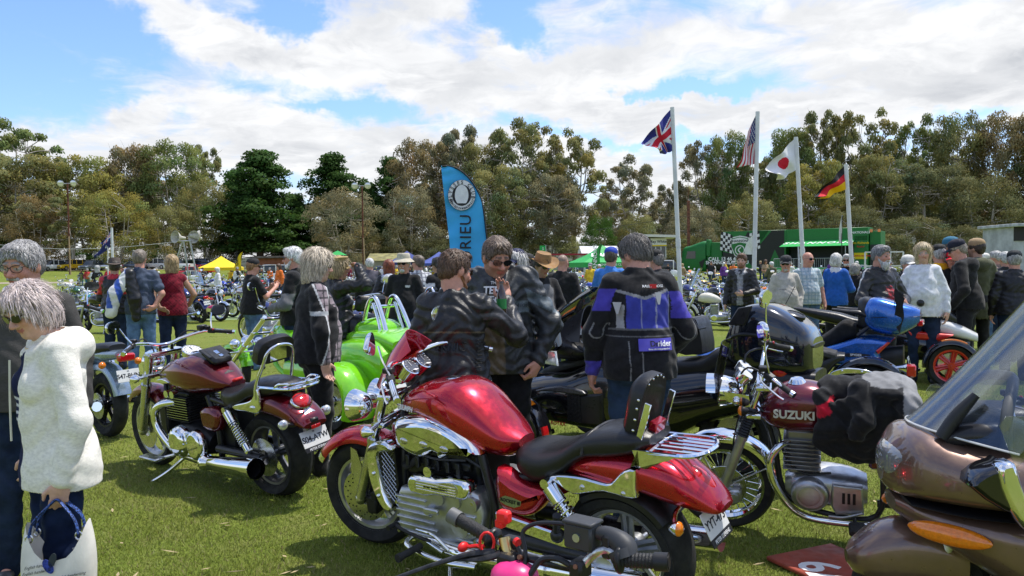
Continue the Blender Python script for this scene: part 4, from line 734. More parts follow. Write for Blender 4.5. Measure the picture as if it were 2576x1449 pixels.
def suzuki():
 k=Bike('motorcycle','small wine red old motorcycle with rubber fork boots and a jacket over its saddle','motorcycle',pose((2.6,4.48),21,12,1.35),'motorcycles parked in the near rows',(1.16,.95),26,3)
 k.wheel('front_wheel',1.36,.305,.05,.235,'spoke',CHROME,True,((.055,.135),));k.wheel('rear_wheel',0,.30,.06,.215,'spoke',CHROME)
 k.fork(1.13,1.0,1.36,.305,.095,.019,.029,CHROME,ALU,.48,gait=True);b=B();b.box((1.30,.085,.27),(.045,.025,.04),None,.012);b.cyl((1.30,.08,.26),(1.30,.125,.26),.03,n=14);k.p('brake_caliper',b,ALU,True)
 b=B();fender(b,(1.36,.31),.335,-8,128,.062,.012,28);k.p('front_fender',b,CHROME,True,label='worn chrome front mudguard')
 k.S0=k.S;b=B();fender(b,(1.36,.31),.335,128,176,.062,.012,10);k.p('fender_tail',b,CHROME,True)
 k.tubes('fender_stay',STEEL,[([(1.38,.08,.32),(1.5,.085,.56)],.007),([(1.34,.08,.32),(1.1,.08,.46)],.007)],8,True)
 k.loft('tank',[(1.13,.80,.05,.05,.05,.9),(1.08,.82,.10,.09,.1,.8),(1.0,.835,.135,.135,.135,.78),(.90,.84,.145,.15,.14,.78),(.80,.835,.14,.14,.13,.78),(.70,.825,.115,.10,.10,.8),(.60,.82,.08,.05,.06,.9),(.55,.82,.03,.015,.03,1)],WINE,28,6);tk=k.r.children[-1]
 b=B();b.lathe([(0,.025),(.035,.022),(.045,.008),(.05,0)],(.93,0,.985),(.05,0,1),24);b.obj('filler_cap',CHROME,tk);text('SUZUKI',.066,'badge',mat('silver letters',(.7,.69,.68),.35,.4),tk,face((.945,.146,.835),(-1,.03,0),(0,-.1,1)),.0025,bold=.035)
 k.loft('seat',[(.58,.80,.06,.04,.05,.8),(.45,.80,.125,.045,.06,.7),(.2,.81,.135,.05,.06,.7),(-.05,.84,.13,.06,.06,.7),(-.2,.86,.1,.04,.04,.8)],LEA,22,5)
 b=B();b.box((.40,.11,.62),(.15,.018,.1),None,.03);b.box((.40,-.11,.62),(.15,.018,.1),None,.03);sp=k.p('side_panel',b,WINE);text('SUZUKI',.045,'badge',WINK,sp,face((.45,.1295,.63),(-1,0,0),(0,0,1)),.001,bold=.03)
 b=B();fins(b,(.905,0,.57),(.105,.105,.003),8,.026,.0035);b.box((.905,0,.56),(.075,.075,.12),None,.01);b.box((.90,0,.685),(.09,.085,.035),None,.015);b.box((.95,.05,.72),(.025,.02,.03),None,.008);b.box((.86,.05,.72),(.025,.02,.03),None,.008);k.p('cylinder_fins',b,mat('grey fins',(.30,.30,.30),.45,.85))
 b=B();b.lx([(1.0,.34,.06,.06,.05,.7),(.93,.35,.11,.09,.09,.7),(.8,.355,.13,.11,.11,.65),(.65,.35,.13,.1,.1,.65),(.55,.34,.1,.08,.08,.7)],18,4);e=k.p('crankcase',b,ALU);a=np.linspace(0,2*pi,30,endpoint=False)
 b=B();b.plate([(.86+.105*cos(q),.345+.10*sin(q))for q in a],.11,.15,'xz',0,.025,.03);b.lathe([(.062,0),(.06,.006),(.05,.008),(.001,.008)],(.865,.173,.35),(0,1,0),24);b.plate([(.74,.43),(.58,.42),(.57,.25),(.72,.24),(.75,.3)],.11,.15,'xz',1,.012,.015)
 b.obj('magneto_cover',ALU,e);b=B()
 for i in range(3):b.box((.68-.028*i,.164,.35),(.008,.002,.034),None,.002)
 b.obj('cover_slots',INK,e)
 k.tubes('exhaust',CHROME,[([(.96,.05,.64),(1.04,.09,.6),(1.085,.11,.5),(1.04,.12,.35),(.93,.13,.22),(.75,.14,.185),(.3,.16,.2)],.022),([(.35,.16,.2),(-.2,.17,.27)],.04)],14)
 k.tubes('frame',SATIN,[([(1.14,0,.9),(1.06,.03,.6),(1.0,.05,.3),(.8,.1,.22),(.5,.12,.24),(.48,.1,.6),(.5,.08,.75)],.017),([(1.12,.03,.85),(.8,.06,.72),(.5,.08,.75),(-.1,.1,.8)],.017),([(.5,.09,.3),(0,.09,.3)],.022)])
 b=B();b.tube([(.62,.13,.22),(.62,.2,.235),(.61,.23,.235)],[.009,.009,.009],8,3);b.box((.61,.275,.225),(.045,.05,.022),None,.01);k.p('footpeg',b,BLKG);k.tubes('gear_lever',ALU,[([(.58,.17,.27),(.68,.19,.245),(.76,.2,.25)],.008)])
 k.headlight(1.36,.915,.095,depth=.13);h=k.r.children[-1];b=B();us=np.linspace(-1.35,1.35,9);Pn=np.array([[(1.37+.075*v,.1*sin(u),.915+.1*cos(u)+.0*v)for u in us]for v in np.linspace(0,1,4)]);b.sheet(Pn,.003);k.p('headlight_peak',b,CHROME,True)
 for sg in(1,-1):b=B();b.plate([(1.34,.95),(1.20,.93),(1.19,.85),(1.33,.89)],sg*.1,sg*.106);b.ell((1.27,sg*.12,.895),(.022,.02,.022),10,6);k.p('lamp_bracket',b,CHROME,True)
 b=B();us=np.linspace(-1,1,9);b.sheet(np.array([[(1.43-.075*v-.05*u*u,.13*u*(1-.25*v*v),.90+.32*v)for u in us]for v in np.linspace(0,1,7)]),.004);k.p('fly_screen',b,SMOKE,True)
 for y in(.06,-.06):
  b=B();A=(-.6,0,.8);b.lathe([(.03,-.06),(.047,-.05),(.052,0),(.05,.008)],(1.22,y,1.05),A,20);g=k.p('gauge',b,CHROME,True);b=B();b.lathe([(.05,.006),(.001,.007)],(1.22,y,1.05),A,20);b.obj('dial',GAUGE,g)
 k.bars([(1.13,.04,1.04),(1.12,.12,1.08),(1.09,.27,1.12),(.97,.37,1.06)],.0115,mirrors='oval',mst=(.02,.02,.24),msz=(.055,.055),grip=.12);b=B();b.box((1.12,-.25,1.15),(.03,.03,.025),None,.006);k.p('brake_reservoir',b,BLK,True)
 for sg in(1,-1):k.lamp((1.24,sg*.17,.86),(1,0,0),.03,LAMB,BLK,st=True)
 k.tubes('control_cable',BLK,[([(1.05,.3,1.1),(1.2,.15,1.12),(1.26,.05,.95),(1.15,.04,.8)],.006),([(1.2,.02,.95),(1.28,.08,.7),(1.33,.09,.32)],.005),([(1.05,-.3,1.1),(1.22,-.12,1.1),(1.2,0,.9)],.007),([(1.16,.05,.85),(1.05,.09,.75),(1.0,.1,.55),(.9,.12,.46),(.75,.12,.47)],.007)],6,True)
 k.spring((.2,.72),(.02,.36),.13,.03,10);k.lamp((-.3,0,.75),(-1,0,0),.05,LRED)
suzuki()
# ================================================================ THREE-WHEELERS AND THE TOURER
def curved(fn,nu=11,nv=9,th=.004,u0=-1,u1=1):b=B();b.sheet(np.array([[fn(u,v)for u in np.linspace(u0,u1,nu)]for v in np.linspace(0,1,nv)]),th);return b
NAVY=paint('navy black paint',(.008,.011,.02),.3,.14);BLUEP=paint('spyder blue',(.02,.13,.50),.6,.26);LIME=paint('lime green paint',(.20,.62,.01),.1,.16);WHITEP=paint('white paint',(.78,.78,.77),0,.2);REDP=paint('red paint',(.62,.02,.015),.1,.2);DBLUE=paint('dark blue paint',(.015,.025,.14),.4,.18)
TINT=glass('hazy windscreen',(.66,.68,.70),.34,.07)
def goldwing():
 k=Bike('motorcycle','brown metallic touring motorcycle with a tall clear windscreen in the right corner','motorcycle',pose((3.12,2.98),10,0,1.69,.98),'motorcycles parked in the near rows',(1.45,.9),26,0)
 k.wheel('front_wheel',1.50,.285,.065,.2,'cast',ALU,False,((.09,.14),),6);k.wheel('rear_wheel',0,.32,.09,.2,'cast',ALU)
 k.loft('upper_fairing',[(1.665,.83,.05,.05,.05,.9),(1.63,.835,.17,.11,.095,.8),(1.56,.84,.28,.175,.105,.75),(1.43,.83,.37,.165,.095,.7),(1.27,.82,.42,.165,.083,.65),(1.05,.80,.43,.12,.065,.6),(.9,.79,.40,.08,.055,.6)],MOCHA,36,6)
 k.loft('lower_fairing',[(1.625,.70,.08,.025,.04,.9),(1.56,.685,.19,.042,.075,.8),(1.45,.665,.30,.065,.12,.7),(1.3,.64,.38,.09,.19,.62),(1.05,.6,.40,.13,.30,.6),(.8,.58,.38,.145,.30,.6),(.5,.6,.3,.12,.25,.7)],MOCHA,32,6)
 b=B();b.lx([(1.6,.727,.2,.008,.008,.7),(1.4,.728,.355,.008,.008,.65),(1.05,.73,.40,.008,.008,.6),(.7,.72,.3,.008,.008,.6)],24,5);k.p('fairing_seam',b,INK)
 for sg in(1,-1):
  a=radians(-40*sg);R3=np.array([[cos(a),-sin(a),0],[sin(a),cos(a),0],[0,0,1]]);b=B();b.ell((1.49,sg*.275,.642),(.155,.035,.042),20,10,R3);k.p('indicator',b,LAMB)
  b=B();b.plate([(1.476,.875),(1.44,.93),(1.385,.955),(1.35,.96),(1.31,.80),(1.36,.79)],sg*.33,sg*.435,'xz',2,sg*.03,.02);m_=k.p('mirror',b,GLOSSB)
  b=B();b.plate([(1.395,.95),(1.37,.972),(1.335,.968),(1.31,.89),(1.275,.79),(1.238,.715),(1.268,.708),(1.31,.74),(1.35,.80),(1.385,.88)],sg*.41,sg*.455,'xz',2,sg*.028,.018);b.obj('mirror_cover',CHROME,m_)
  b=B();b.plate([(1.362,1.09),(1.34,1.125),(1.28,1.128),(1.213,1.124),(1.193,1.09),(1.21,1.05),(1.245,1.0),(1.305,.935),(1.325,.99)],sg*.392,sg*.398,'xz',1);k.p('wind_deflector',b,SCREEN)
 k.loft('front_fender',[(1.80,.45,.03,.02,.03,.9),(1.76,.465,.09,.055,.09,.85),(1.66,.48,.125,.115,.14,.75),(1.54,.49,.135,.125,.16,.75),(1.36,.47,.13,.11,.18,.8)],MOCHA,26,6)
 k.loft('headlight',[(1.668,.85,.02,.02,.02,1),(1.655,.86,.11,.06,.05,.8),(1.60,.88,.2,.075,.055,.75),(1.53,.90,.22,.05,.04,.8)],mat('lamp glass',(.22,.22,.22),.05,.2,1.),24,5)
 b=curved(lambda u,v:(1.555-.27*u*u*(1-v)-.10*u*u*v-.52*v**.92,u*(.375*(1-v)+.30*v),1.025-.045*u*u+.57*v-.03*v*u*u),17,12,.0045);k.p('windscreen',b,TINT)
 k.tubes('windscreen_trim',GAUGE,[([(1.555-.27*u*u,u*.377,1.026-.045*u*u)for u in np.linspace(-1,1,13)],.0045)],6)
 k.tubes('screen_frame',mat('grey rubber',(.10,.105,.11),.45),[([(1.30,.30,.985),(1.29,.28,1.10),(1.24,.2,1.19),(1.18,.06,1.215),(1.16,-.06,1.215),(1.2,-.2,1.19),(1.27,-.28,1.10),(1.30,-.30,.985)],.021)])
 k.loft('instrument_hood',[(1.48,1.0,.22,.03,.05,.7),(1.36,1.02,.29,.07,.06,.65),(1.2,1.0,.30,.08,.1,.65),(1.1,.95,.28,.05,.08,.7)],SATIN,24,5)
 b=B();b.tube([(1.49,.2,1.0),(1.44,.21,1.09),(1.375,.22,1.175)],[.028,.026,.016],10,4);k.p('air_vent',b,BLK)
 k.loft('tank',[(1.1,.86,.12,.08,.08,.8),(.95,.88,.2,.12,.12,.75),(.75,.86,.22,.1,.14,.75),(.6,.82,.18,.05,.1,.8)],SATIN,24,5)
 k.loft('seat',[(.72,.80,.12,.04,.06,.8),(.55,.78,.2,.06,.08,.7),(.3,.79,.21,.07,.08,.65),(.1,.9,.2,.08,.1,.65),(-.2,.93,.19,.07,.1,.7),(-.35,1.05,.17,.12,.1,.7)],LEA,24,5)
 k.loft('trunk',[(-.28,1.0,.25,.2,.2,.5),(-.45,1.0,.29,.22,.2,.5),(-.7,.98,.27,.18,.18,.55),(-.78,.96,.2,.1,.1,.6)],MOCHA,24,4)
 k.loft('saddlebag',[(.35,.62,.30,.12,.18,.55),(.0,.62,.37,.16,.2,.5),(-.4,.6,.36,.14,.18,.5),(-.62,.58,.25,.08,.1,.6)],MOCHA,24,4)
 k.loft('engine',[(1.2,.42,.2,.12,.12,.6),(.9,.42,.33,.15,.16,.6),(.6,.4,.3,.14,.15,.6)],ALU,18,4)
 k.bars([(1.12,.06,1.02),(1.08,.2,1.06),(.98,.36,1.06),(.86,.41,1.03)],.0125,mirrors=None);k.fork(1.36,.85,1.50,.285,.1)
goldwing()
def black_spyder():
 k=Bike('three_wheeler','big black three-wheeled tourer that the man in the blue jacket looks at','three-wheeler',pose((1.76,6.2),33,0,1.71),'three-wheeled motorcycles',(1.3,.95),25,0)
 for sg in(1,-1):
  k.wheel('front_wheel',1.62,.28,.08,.2,'cast',ALU,False,((.06*sg,.13),),6,y=sg*.72);b=B();fender(b,(1.62,.28),.315,35,190,.1,.012,26,sg*.74);f=k.p('front_fender',b,GLOSSB)
  b=B();fender(b,(1.62,.28),.332,98,128,.05,.006,8,sg*.76);b.obj('amber_reflector',LAMB,f);b=B();fender(b,(1.62,.28),.332,162,184,.05,.006,6,sg*.77);b.obj('red_reflector',LRED,f)
  k.tubes('suspension_arm',SATIN,[([(1.62,sg*.68,.28),(1.6,sg*.3,.36)],.022),([(1.62,sg*.68,.22),(1.5,sg*.3,.24)],.022),([(1.58,sg*.6,.26),(1.5,sg*.3,.5)],.03)])
  b=B();a=radians(-24);R3=np.array([[cos(a),0,-sin(a)],[0,1,0],[sin(a),0,cos(a)]]);b.ell((1.84,sg*.27,.615),(.17,.09,.05),20,10,R3);k.p('headlight',b,LCLR)
  b=B();b.plate([(1.47,1.06),(1.44,1.125),(1.31,1.12),(1.285,1.0),(1.32,.965),(1.43,.968)],sg*.50,sg*.60,'xz',1,sg*.02,.02);m_=k.p('mirror',b,GLOSSB);b=B();b.plate([(1.425,1.045),(1.41,1.095),(1.34,1.085),(1.325,1.0),(1.40,.99)],sg*.622,sg*.624,'xz',1);b.obj('mirror_glass',MIR,m_);b=B();b.tube([(1.42,sg*.5,1.0),(1.45,sg*.35,.93)],.03,10,2);b.obj('mirror_arm',SATIN,m_)
  b=B();b.plate([(1.46,.84),(1.44,.95),(1.36,.95),(1.34,.83)],sg*.47,sg*.49,'xz',1,sg*.01,.01);b.obj('indicator_lens',LCLR,m_)
  b=B();b.plate([(1.44,.62),(1.30,.66),(1.16,.60),(.98,.615),(.98,.35),(1.18,.33),(1.3,.37)],sg*.30,sg*.37,'xz',1,sg*.03,.03);p_=k.p('side_panel',b,SATIN);b=B();b.plate([(1.30,.60),(1.18,.585),(1.17,.36),(1.30,.37)],sg*.401,sg*.405);b.obj('side_grille',INK,p_)
  if sg>0:
   b=B()
   for i in range(6):
    for j in range(4):c=(1.285-.03*j,.407,.385+.036*i+(.018 if j%2 else 0));b.lathe([(.0165,-.001),(.0165,.003),(.0135,.003),(.0135,-.001)],c,(0,1,0),6)
   b.obj('grille_hexagons',SATIN,p_);text('ROTAX',.042,'badge',RINK,p_,face((1.40,.388,.33),(-1,0,0),(0,0,1)),.002,bold=.02)
  b=B();b.plate([(1.60,.60),(1.36,.655),(1.15,.63),(1.15,.59),(1.38,.60)],sg*.37,sg*.41,'xz',2,sg*.015,.012);k.p('side_trim',b,mat('grey satin',(.08,.08,.085),.3,.3))
  b=B();b.ell((-.38,sg*.22,.87),(.06,.05,.06),16,10);k.p('tail_light',b,LRED)
 k.loft('body',[(2.1,.49,.08,.04,.05,.9),(2.0,.5,.26,.11,.12,.8),(1.85,.51,.37,.165,.18,.75),(1.62,.52,.41,.21,.22,.7),(1.36,.54,.41,.23,.26,.65),(1.1,.56,.38,.33,.3,.65),(.85,.57,.37,.31,.32,.65),(.5,.56,.34,.26,.3,.7),(.2,.6,.3,.26,.2,.7),(-.2,.7,.28,.18,.15,.7),(-.55,.80,.2,.08,.06,.8)],GLOSSB,34,6)
 b=B();b.lx([(1.86,.60,.05,.04,.03,.8),(1.7,.70,.13,.05,.04,.7),(1.45,.78,.2,.06,.05,.7),(1.15,.86,.26,.05,.05,.7)],20,5);k.p('nose_vent',b,HEX)
 k.loft('dash',[(1.70,.97,.16,.06,.08,.8),(1.58,.97,.27,.09,.12,.7),(1.42,.97,.33,.08,.13,.65),(1.27,.95,.34,.05,.10,.65),(1.19,.93,.30,.02,.04,.7)],SATIN,28,5)
 b=curved(lambda u,v:(1.66-.36*v-.06*u*u*v,u*(.2+.1*v),1.02+(.29-.30*abs(u)**2.4)*v**.8),15,10,.008);k.p('dash_hood',b,SATIN)
 b=B();A=(-.86,0,.5);b.lathe([(.11,-.03),(.115,0),(.105,.006)],(1.42,.02,1.10),A,24);g=k.p('gauge',b,BLK);b=B();b.lathe([(.105,.004),(.001,.005)],(1.42,.02,1.10),A,24);b.obj('dial',GAUGE,g);b=B();b.lathe([(.10,.007),(.088,.0075)],(1.42,.02,1.10),A,20,a0=-1.2,a1=1.2);b.obj('red_ring',RINK,g)
 b=B();b.lathe([(.035,0),(.03,.006),(.001,.007)],(1.40,.19,1.04),A,18);b.lathe([(.035,0),(.03,.006),(.001,.007)],(1.40,-.17,1.06),A,18);k.p('dash_speaker',b,ALU)
 b=curved(lambda u,v:(1.765-.50*v-.10*u*u,u*(.27+.05*sin(v*pi)-.05*v),1.07+.50*v-.10*v*v-.03*u*u),13,10,.004);k.p('windscreen',b,SMOKE);k.tubes('windscreen_edge',BLK,[([(1.765-.50*v-.10,(.27+.05*sin(v*pi)-.05*v),1.04+.50*v-.10*v*v)for v in np.linspace(0,1,9)],.007)])
 k.bars([(1.32,.06,.98),(1.25,.16,1.02),(1.15,.3,1.03),(1.05,.36,1.02)],.014,BLK,mirrors=None)
 k.loft('seat',[(.95,.86,.14,.03,.08,.7),(.72,.83,.19,.05,.1,.65),(.45,.84,.21,.06,.12,.6),(.24,.86,.21,.07,.12,.6),(.1,.93,.2,.08,.12,.6),(-.05,.94,.17,.05,.12,.7)],LEA,26,5)
 b=B();b.plate([(.43,.95),(.445,1.12),(.425,1.20),(.35,1.235),(.285,1.22),(.25,1.11),(.235,.96),(.3,.945)],-.15,.15,'xz',2);k.p('backrest',b,LEA);b=B();b.plate([(.40,1.222),(.3,1.232),(.252,1.15),(.29,1.09),(.38,1.13)],.0,.165,'xz',1,.01,.01);k.p('backrest_pouch',b,LEA)
 k.loft('top_case',[(.03,1.0,.22,.13,.1,.55),(-.06,1.07,.28,.235,.2,.5),(-.18,1.09,.3,.265,.25,.45),(-.31,1.07,.30,.275,.24,.45),(-.46,1.05,.29,.215,.22,.45),(-.56,1.03,.25,.15,.19,.5),(-.60,1.01,.18,.1,.14,.6)],NAVY,30,4);tc=k.r.children[-1]
 b=B();b.lx([(.04,1.06,.23,.018,.018,.5),(-.1,1.13,.305,.02,.02,.45),(-.3,1.12,.312,.02,.02,.45),(-.5,1.08,.285,.018,.018,.45),(-.61,1.05,.18,.015,.015,.6)],26,4);b.obj('case_band',SATIN,tc);b=B();b.lathe([(.075,-.01),(.075,.012),(.06,.018),(.055,.012),(.001,.02)],(-.45,.06,1.268),(-.35,.1,.94),24);b.obj('speaker_cap',SATIN,tc)
 b=B();b.plate([(-.02,1.20),(-.1,1.33),(-.2,1.345),(-.15,1.2)],.28,.31,'xz',1,.01,.01);b.obj('case_corner',SATIN,tc)
 k.loft('rear_cover',[(.1,.78,.24,.1,.1,.6),(-.2,.78,.27,.1,.12,.55),(-.45,.80,.25,.08,.08,.6),(-.62,.82,.2,.05,.05,.7)],SATIN,22,4)
 k.wheel('rear_wheel',0,.31,.115,.2,'cast',RIMK)
black_spyder()
def blue_spyder():
 k=Bike('three_wheeler','bright blue three-wheeler with a blue top box carrying a small black pennant','three-wheeler',pose((3.82,8.5),30,0,1.71,.93),'three-wheeled motorcycles',(1.3,.95),25,0)
 for sg in(1,-1):
  k.wheel('front_wheel',1.70,.28,.08,.2,'cast',RIMK,y=sg*.72);b=B();fender(b,(1.70,.28),.315,30,190,.1,.012,22,sg*.74);k.p('front_fender',b,BLUEP)
  b=B();b.plate([(.60,.78),(.45,.80),(.3,.85),(.114,.92),(-.05,.925),(-.25,.90),(-.16,.80),(-.13,.76),(-.16,.62),(.10,.60),(.36,.62),(.6,.64)],sg*.15,sg*.29,'xz',1,sg*.045,.05);sb=k.p('saddlebag',b,BLUEP)
  b=B();b.plate([(-.13,.76),(-.25,.89),(-.22,.90),(-.10,.80)],sg*.27,sg*.325,'xz',0,sg*.02,.015);b.obj('tail_light',LRED,sb);b=B();b.plate([(.30,.745),(.1,.765),(-.06,.75),(.0,.725),(.18,.715)],sg*.337,sg*.342,'xz',0);b.obj('badge',INK,sb)
  if sg>0:text('SPYDER',.035,'lettering',WINK,sb,face((.1,.3435,.74),(-1,0,0),(0,0,1)),.001,bold=.02)
  b=B();b.tube([(.37,sg*.2,1.24),(.2,sg*.21,1.22),(.05,sg*.2,1.20),(-.05,sg*.19,1.10),(.1,sg*.19,.95)],[.03,.04,.05,.045,.04],10,4,flat=.6);k.p('grab_handle',b,SATIN)
 k.loft('body',[(2.1,.5,.1,.06,.05,.9),(1.9,.52,.3,.16,.15,.7),(1.5,.56,.36,.24,.22,.7),(1.2,.62,.33,.34,.25,.7),(.95,.65,.3,.3,.25,.7),(.6,.62,.26,.22,.2,.7)],BLUEP,26,5)
 k.loft('tail',[(.5,.64,.14,.12,.1,.7),(.1,.68,.16,.12,.12,.6),(-.2,.70,.16,.12,.13,.6),(-.36,.74,.14,.1,.14,.6)],BLK,20,4)
 k.loft('seat_cover',[(1.0,.84,.12,.05,.1,.7),(.8,.80,.2,.06,.1,.7),(.6,.79,.22,.08,.12,.7),(.4,.90,.22,.1,.16,.65),(.25,1.03,.21,.09,.16,.6),(.12,1.0,.16,.06,.1,.7)],mat('sheepskin black',(.008,.008,.009),.95,bump=1.,bs=150),26,5)
 k.loft('top_box',[(.05,1.18,.2,.12,.1,.55),(-.02,1.18,.26,.19,.16,.5),(-.12,1.18,.28,.20,.2,.45),(-.3,1.16,.28,.17,.2,.45),(-.46,1.16,.24,.125,.12,.5),(-.53,1.17,.18,.08,.07,.55)],BLUEP,28,4);tb=k.r.children[-1]
 b=B();b.lx([(.06,1.16,.21,.012,.012,.5),(-.12,1.165,.288,.008,.008,.45),(-.46,1.175,.247,.006,.006,.5),(-.54,1.18,.18,.006,.006,.5)],24,4);b.obj('box_seam',INK,tb);b=B();b.lx([(.1,1.14,.16,.22,.12,.5),(.04,1.16,.22,.225,.15,.5),(-.02,1.17,.24,.21,.15,.5)],20,3);b.obj('box_backrest',SATIN,tb);b=B();b.box((-.53,0,1.10),(.03,.16,.03),None,.01);b.obj('brake_lamp',LRED,tb)
 k.plate((-.42,.06,.66),.22,.12,14,'S80-BFF');k.wheel('rear_wheel',0,.31,.11,.2,'cast',RIMK)
 k.bars([(1.3,.06,.98),(1.22,.2,1.03),(1.08,.36,1.0)],.014,BLK,mirrors=None);k.tubes('aerial',INK,[([(1.1,.1,.9),(.95,.1,1.2),(.8,.1,1.5)],.004)])
 b=B();b.tube([(-.28,.26,1.25),(-.29,.28,1.40),(-.30,.29,1.56)],.004,6,2);fl=k.p('pennant_pole',b,INK);b=curved(lambda u,v:(-.29-.05*(u+1)*(1-.4*v)+.01*sin(v*9),.285+.02*sin(v*6+u),1.50-.40*v-.06*(u+1)),7,12,.004);b.obj('pennant',mat('black cloth',(.012,.012,.013),.9),fl)
blue_spyder()
def white_spyder():
 k=Bike('three_wheeler','white and red three-wheeler with a black fairing and a red front wheel','three-wheeler',pose((4.43,11.6),205,0,1.71),'three-wheeled motorcycles',(1.3,.95),25,0)
 for sg in(1,-1):
  k.wheel('front_wheel',1.70,.30,.085,.21,'cast',REDP,y=sg*.66,ns=6);b=B();fender(b,(1.70,.30),.33,10,185,.1,.012,24,sg*.68);f=k.p('front_fender',b,GLOSSB);b=B();fender(b,(1.70,.30),.346,60,110,.05,.006,10,sg*.70);b.obj('amber_reflector',LAMB,f)
  b=B();b.plate([(1.75,.68),(1.45,.70),(1.2,.72),(1.25,.60),(1.6,.58)],sg*.22,sg*.30,'xz',1,sg*.03,.03);k.p('side_panel',b,REDP);b=B();b.ell((1.35,sg*.42,1.10),(.05,.08,.05),14,9);k.p('mirror',b,BLK)
 k.loft('body',[(2.05,.62,.1,.06,.06,.8),(1.85,.70,.22,.09,.1,.7),(1.6,.78,.27,.1,.12,.65),(1.3,.84,.28,.1,.12,.65),(1.0,.86,.24,.1,.14,.7),(.7,.84,.2,.08,.14,.7)],WHITEP,26,5)
 k.loft('lower_body',[(1.95,.5,.2,.1,.12,.7),(1.5,.5,.3,.17,.2,.65),(1.0,.55,.28,.2,.25,.65),(.4,.6,.2,.15,.2,.7)],GLOSSB,22,4)
 k.loft('fairing',[(1.80,.86,.08,.05,.06,.8),(1.65,.95,.2,.1,.12,.7),(1.45,1.0,.27,.14,.15,.65),(1.2,1.02,.25,.14,.16,.7),(1.0,1.0,.15,.08,.1,.8)],SATIN,26,5)
 b=curved(lambda u,v:(1.62-.36*v-.1*u*u,u*(.19-.06*v),1.06+.30*v-.02*u*u),11,8,.004);k.p('windscreen',b,SCREEN)
 k.loft('seat',[(.9,.86,.14,.04,.08,.7),(.6,.80,.2,.06,.1,.7),(.3,.86,.18,.08,.1,.65),(.0,.92,.15,.06,.08,.7),(-.3,.98,.06,.03,.03,.8)],LEA,20,4);k.bars([(1.2,.06,1.0),(1.12,.2,1.06),(1.0,.36,1.03)],.014,BLK,mirrors=None);k.wheel('rear_wheel',0,.31,.11,.2,'cast',RIMK)
white_spyder()
def trike():
 k=Bike('trike','lime green trike with twin chrome hoops behind its black seat','trike',pose((-1.32,8.42),40,0,2.9),'three-wheeled motorcycles',(2.05,1.02),42,0)
 for sg in(1,-1):
  k.wheel('rear_wheel',0,.33,.15,.2,'cast',CHROME,y=sg*.64,seg=44);b=B();fender(b,(.0,.33),.355,40,205,.2,.03,30,sg*.66);k.p('rear_fender',b,LIME);b=B();b.box((-.30,sg*.66,.42),(.01,.07,.016),None,.006);k.p('red_reflector',b,LRED)
  k.lamp((-.30,sg*.36,.66),(-1,0,0),.055,LCLR,LIME);k.tubes('roll_hoop',CHROME,[([(.26,sg*.15,.92),(.17,sg*.15,1.2),(.11,sg*.14,1.32),(.03,sg*.14,1.33),(-.06,sg*.15,1.2),(-.17,sg*.17,.98)],.026),([(.06,sg*.15,1.28),(-.02,sg*.15,1.1),(-.07,sg*.16,.97)],.018)],12)
 k.tubes('hoop_bar',CHROME,[([(.08,.15,1.24),(.08,-.15,1.24)],.018)])
 k.loft('body',[(.75,.62,.3,.15,.2,.6),(.45,.68,.45,.2,.25,.55),(.1,.72,.52,.22,.3,.5),(-.25,.72,.53,.22,.34,.5),(-.45,.68,.50,.14,.28,.5)],LIME,30,4);k.loft('rear_deck',[(.5,.86,.2,.1,.1,.6),(.2,.92,.34,.08,.1,.5),(-.2,.94,.38,.07,.1,.5),(-.48,.88,.36,.05,.12,.55)],LIME,26,4)
 b=B();b.ell((.16,0,1.0),(.24,.26,.12),20,12);k.p('headrest_hump',b,LIME);k.loft('seat',[(.95,.68,.16,.05,.1,.7),(.7,.70,.24,.06,.1,.65),(.48,.80,.25,.1,.2,.6),(.38,1.0,.24,.14,.25,.6),(.28,1.02,.2,.1,.2,.7)],LEA,24,4)
 b=B();b.box((.28,0,1.27),(.05,.2,.085),np.array([[cos(.2),0,-sin(.2)],[0,1,0],[sin(.2),0,cos(.2)]]),.035);k.p('headrest',b,LEA)
 k.loft('tank',[(2.0,.88,.08,.08,.1,.8),(1.8,.84,.15,.13,.12,.8),(1.5,.78,.15,.12,.12,.8),(1.2,.7,.1,.08,.1,.8)],LIME,22,4);k.loft('engine',[(1.7,.42,.16,.15,.15,.6),(1.3,.45,.22,.16,.18,.6),(.9,.45,.25,.16,.18,.6)],LIME,18,4)
 k.wheel('front_wheel',3.02,.32,.06,.24,'spoke',CHROME);b=B();fender(b,(3.02,.32),.345,30,165,.08,.015);k.p('front_fender',b,LIME);k.fork(2.1,1.06,3.02,.32,.13,.03,.033,CHROME,CHROME,.5)
 k.headlight(2.72,.72,.08,.0);k.headlight(2.72,.70,.065,.17);k.headlight(2.72,.70,.065,-.17);k.tubes('lamp_bar',CHROME,[([(2.68,.3,.60),(2.66,0,.60),(2.68,-.3,.60)],.014)])
 k.bars([(2.08,.08,1.08),(2.0,.2,1.18),(1.8,.4,1.22),(1.6,.45,1.2)],.0145);k.tubes('frame',LIME,[([(2.05,0,.95),(1.9,.12,.5),(1.2,.15,.3),(.5,.2,.35)],.03),([(2.05,0,.95),(1.9,-.12,.5),(1.2,-.15,.3),(.5,-.2,.35)],.03)])
 k.plate((-.50,.0,.55),.22,.12,5,'S03-MCT');return k.r
trk=trike()
dup(trk,pose((-1.05,11.6),40,0,2.9),'dark blue trike parked behind the lime green one','three-wheeled motorcycles',{'lime green paint':DBLUE})
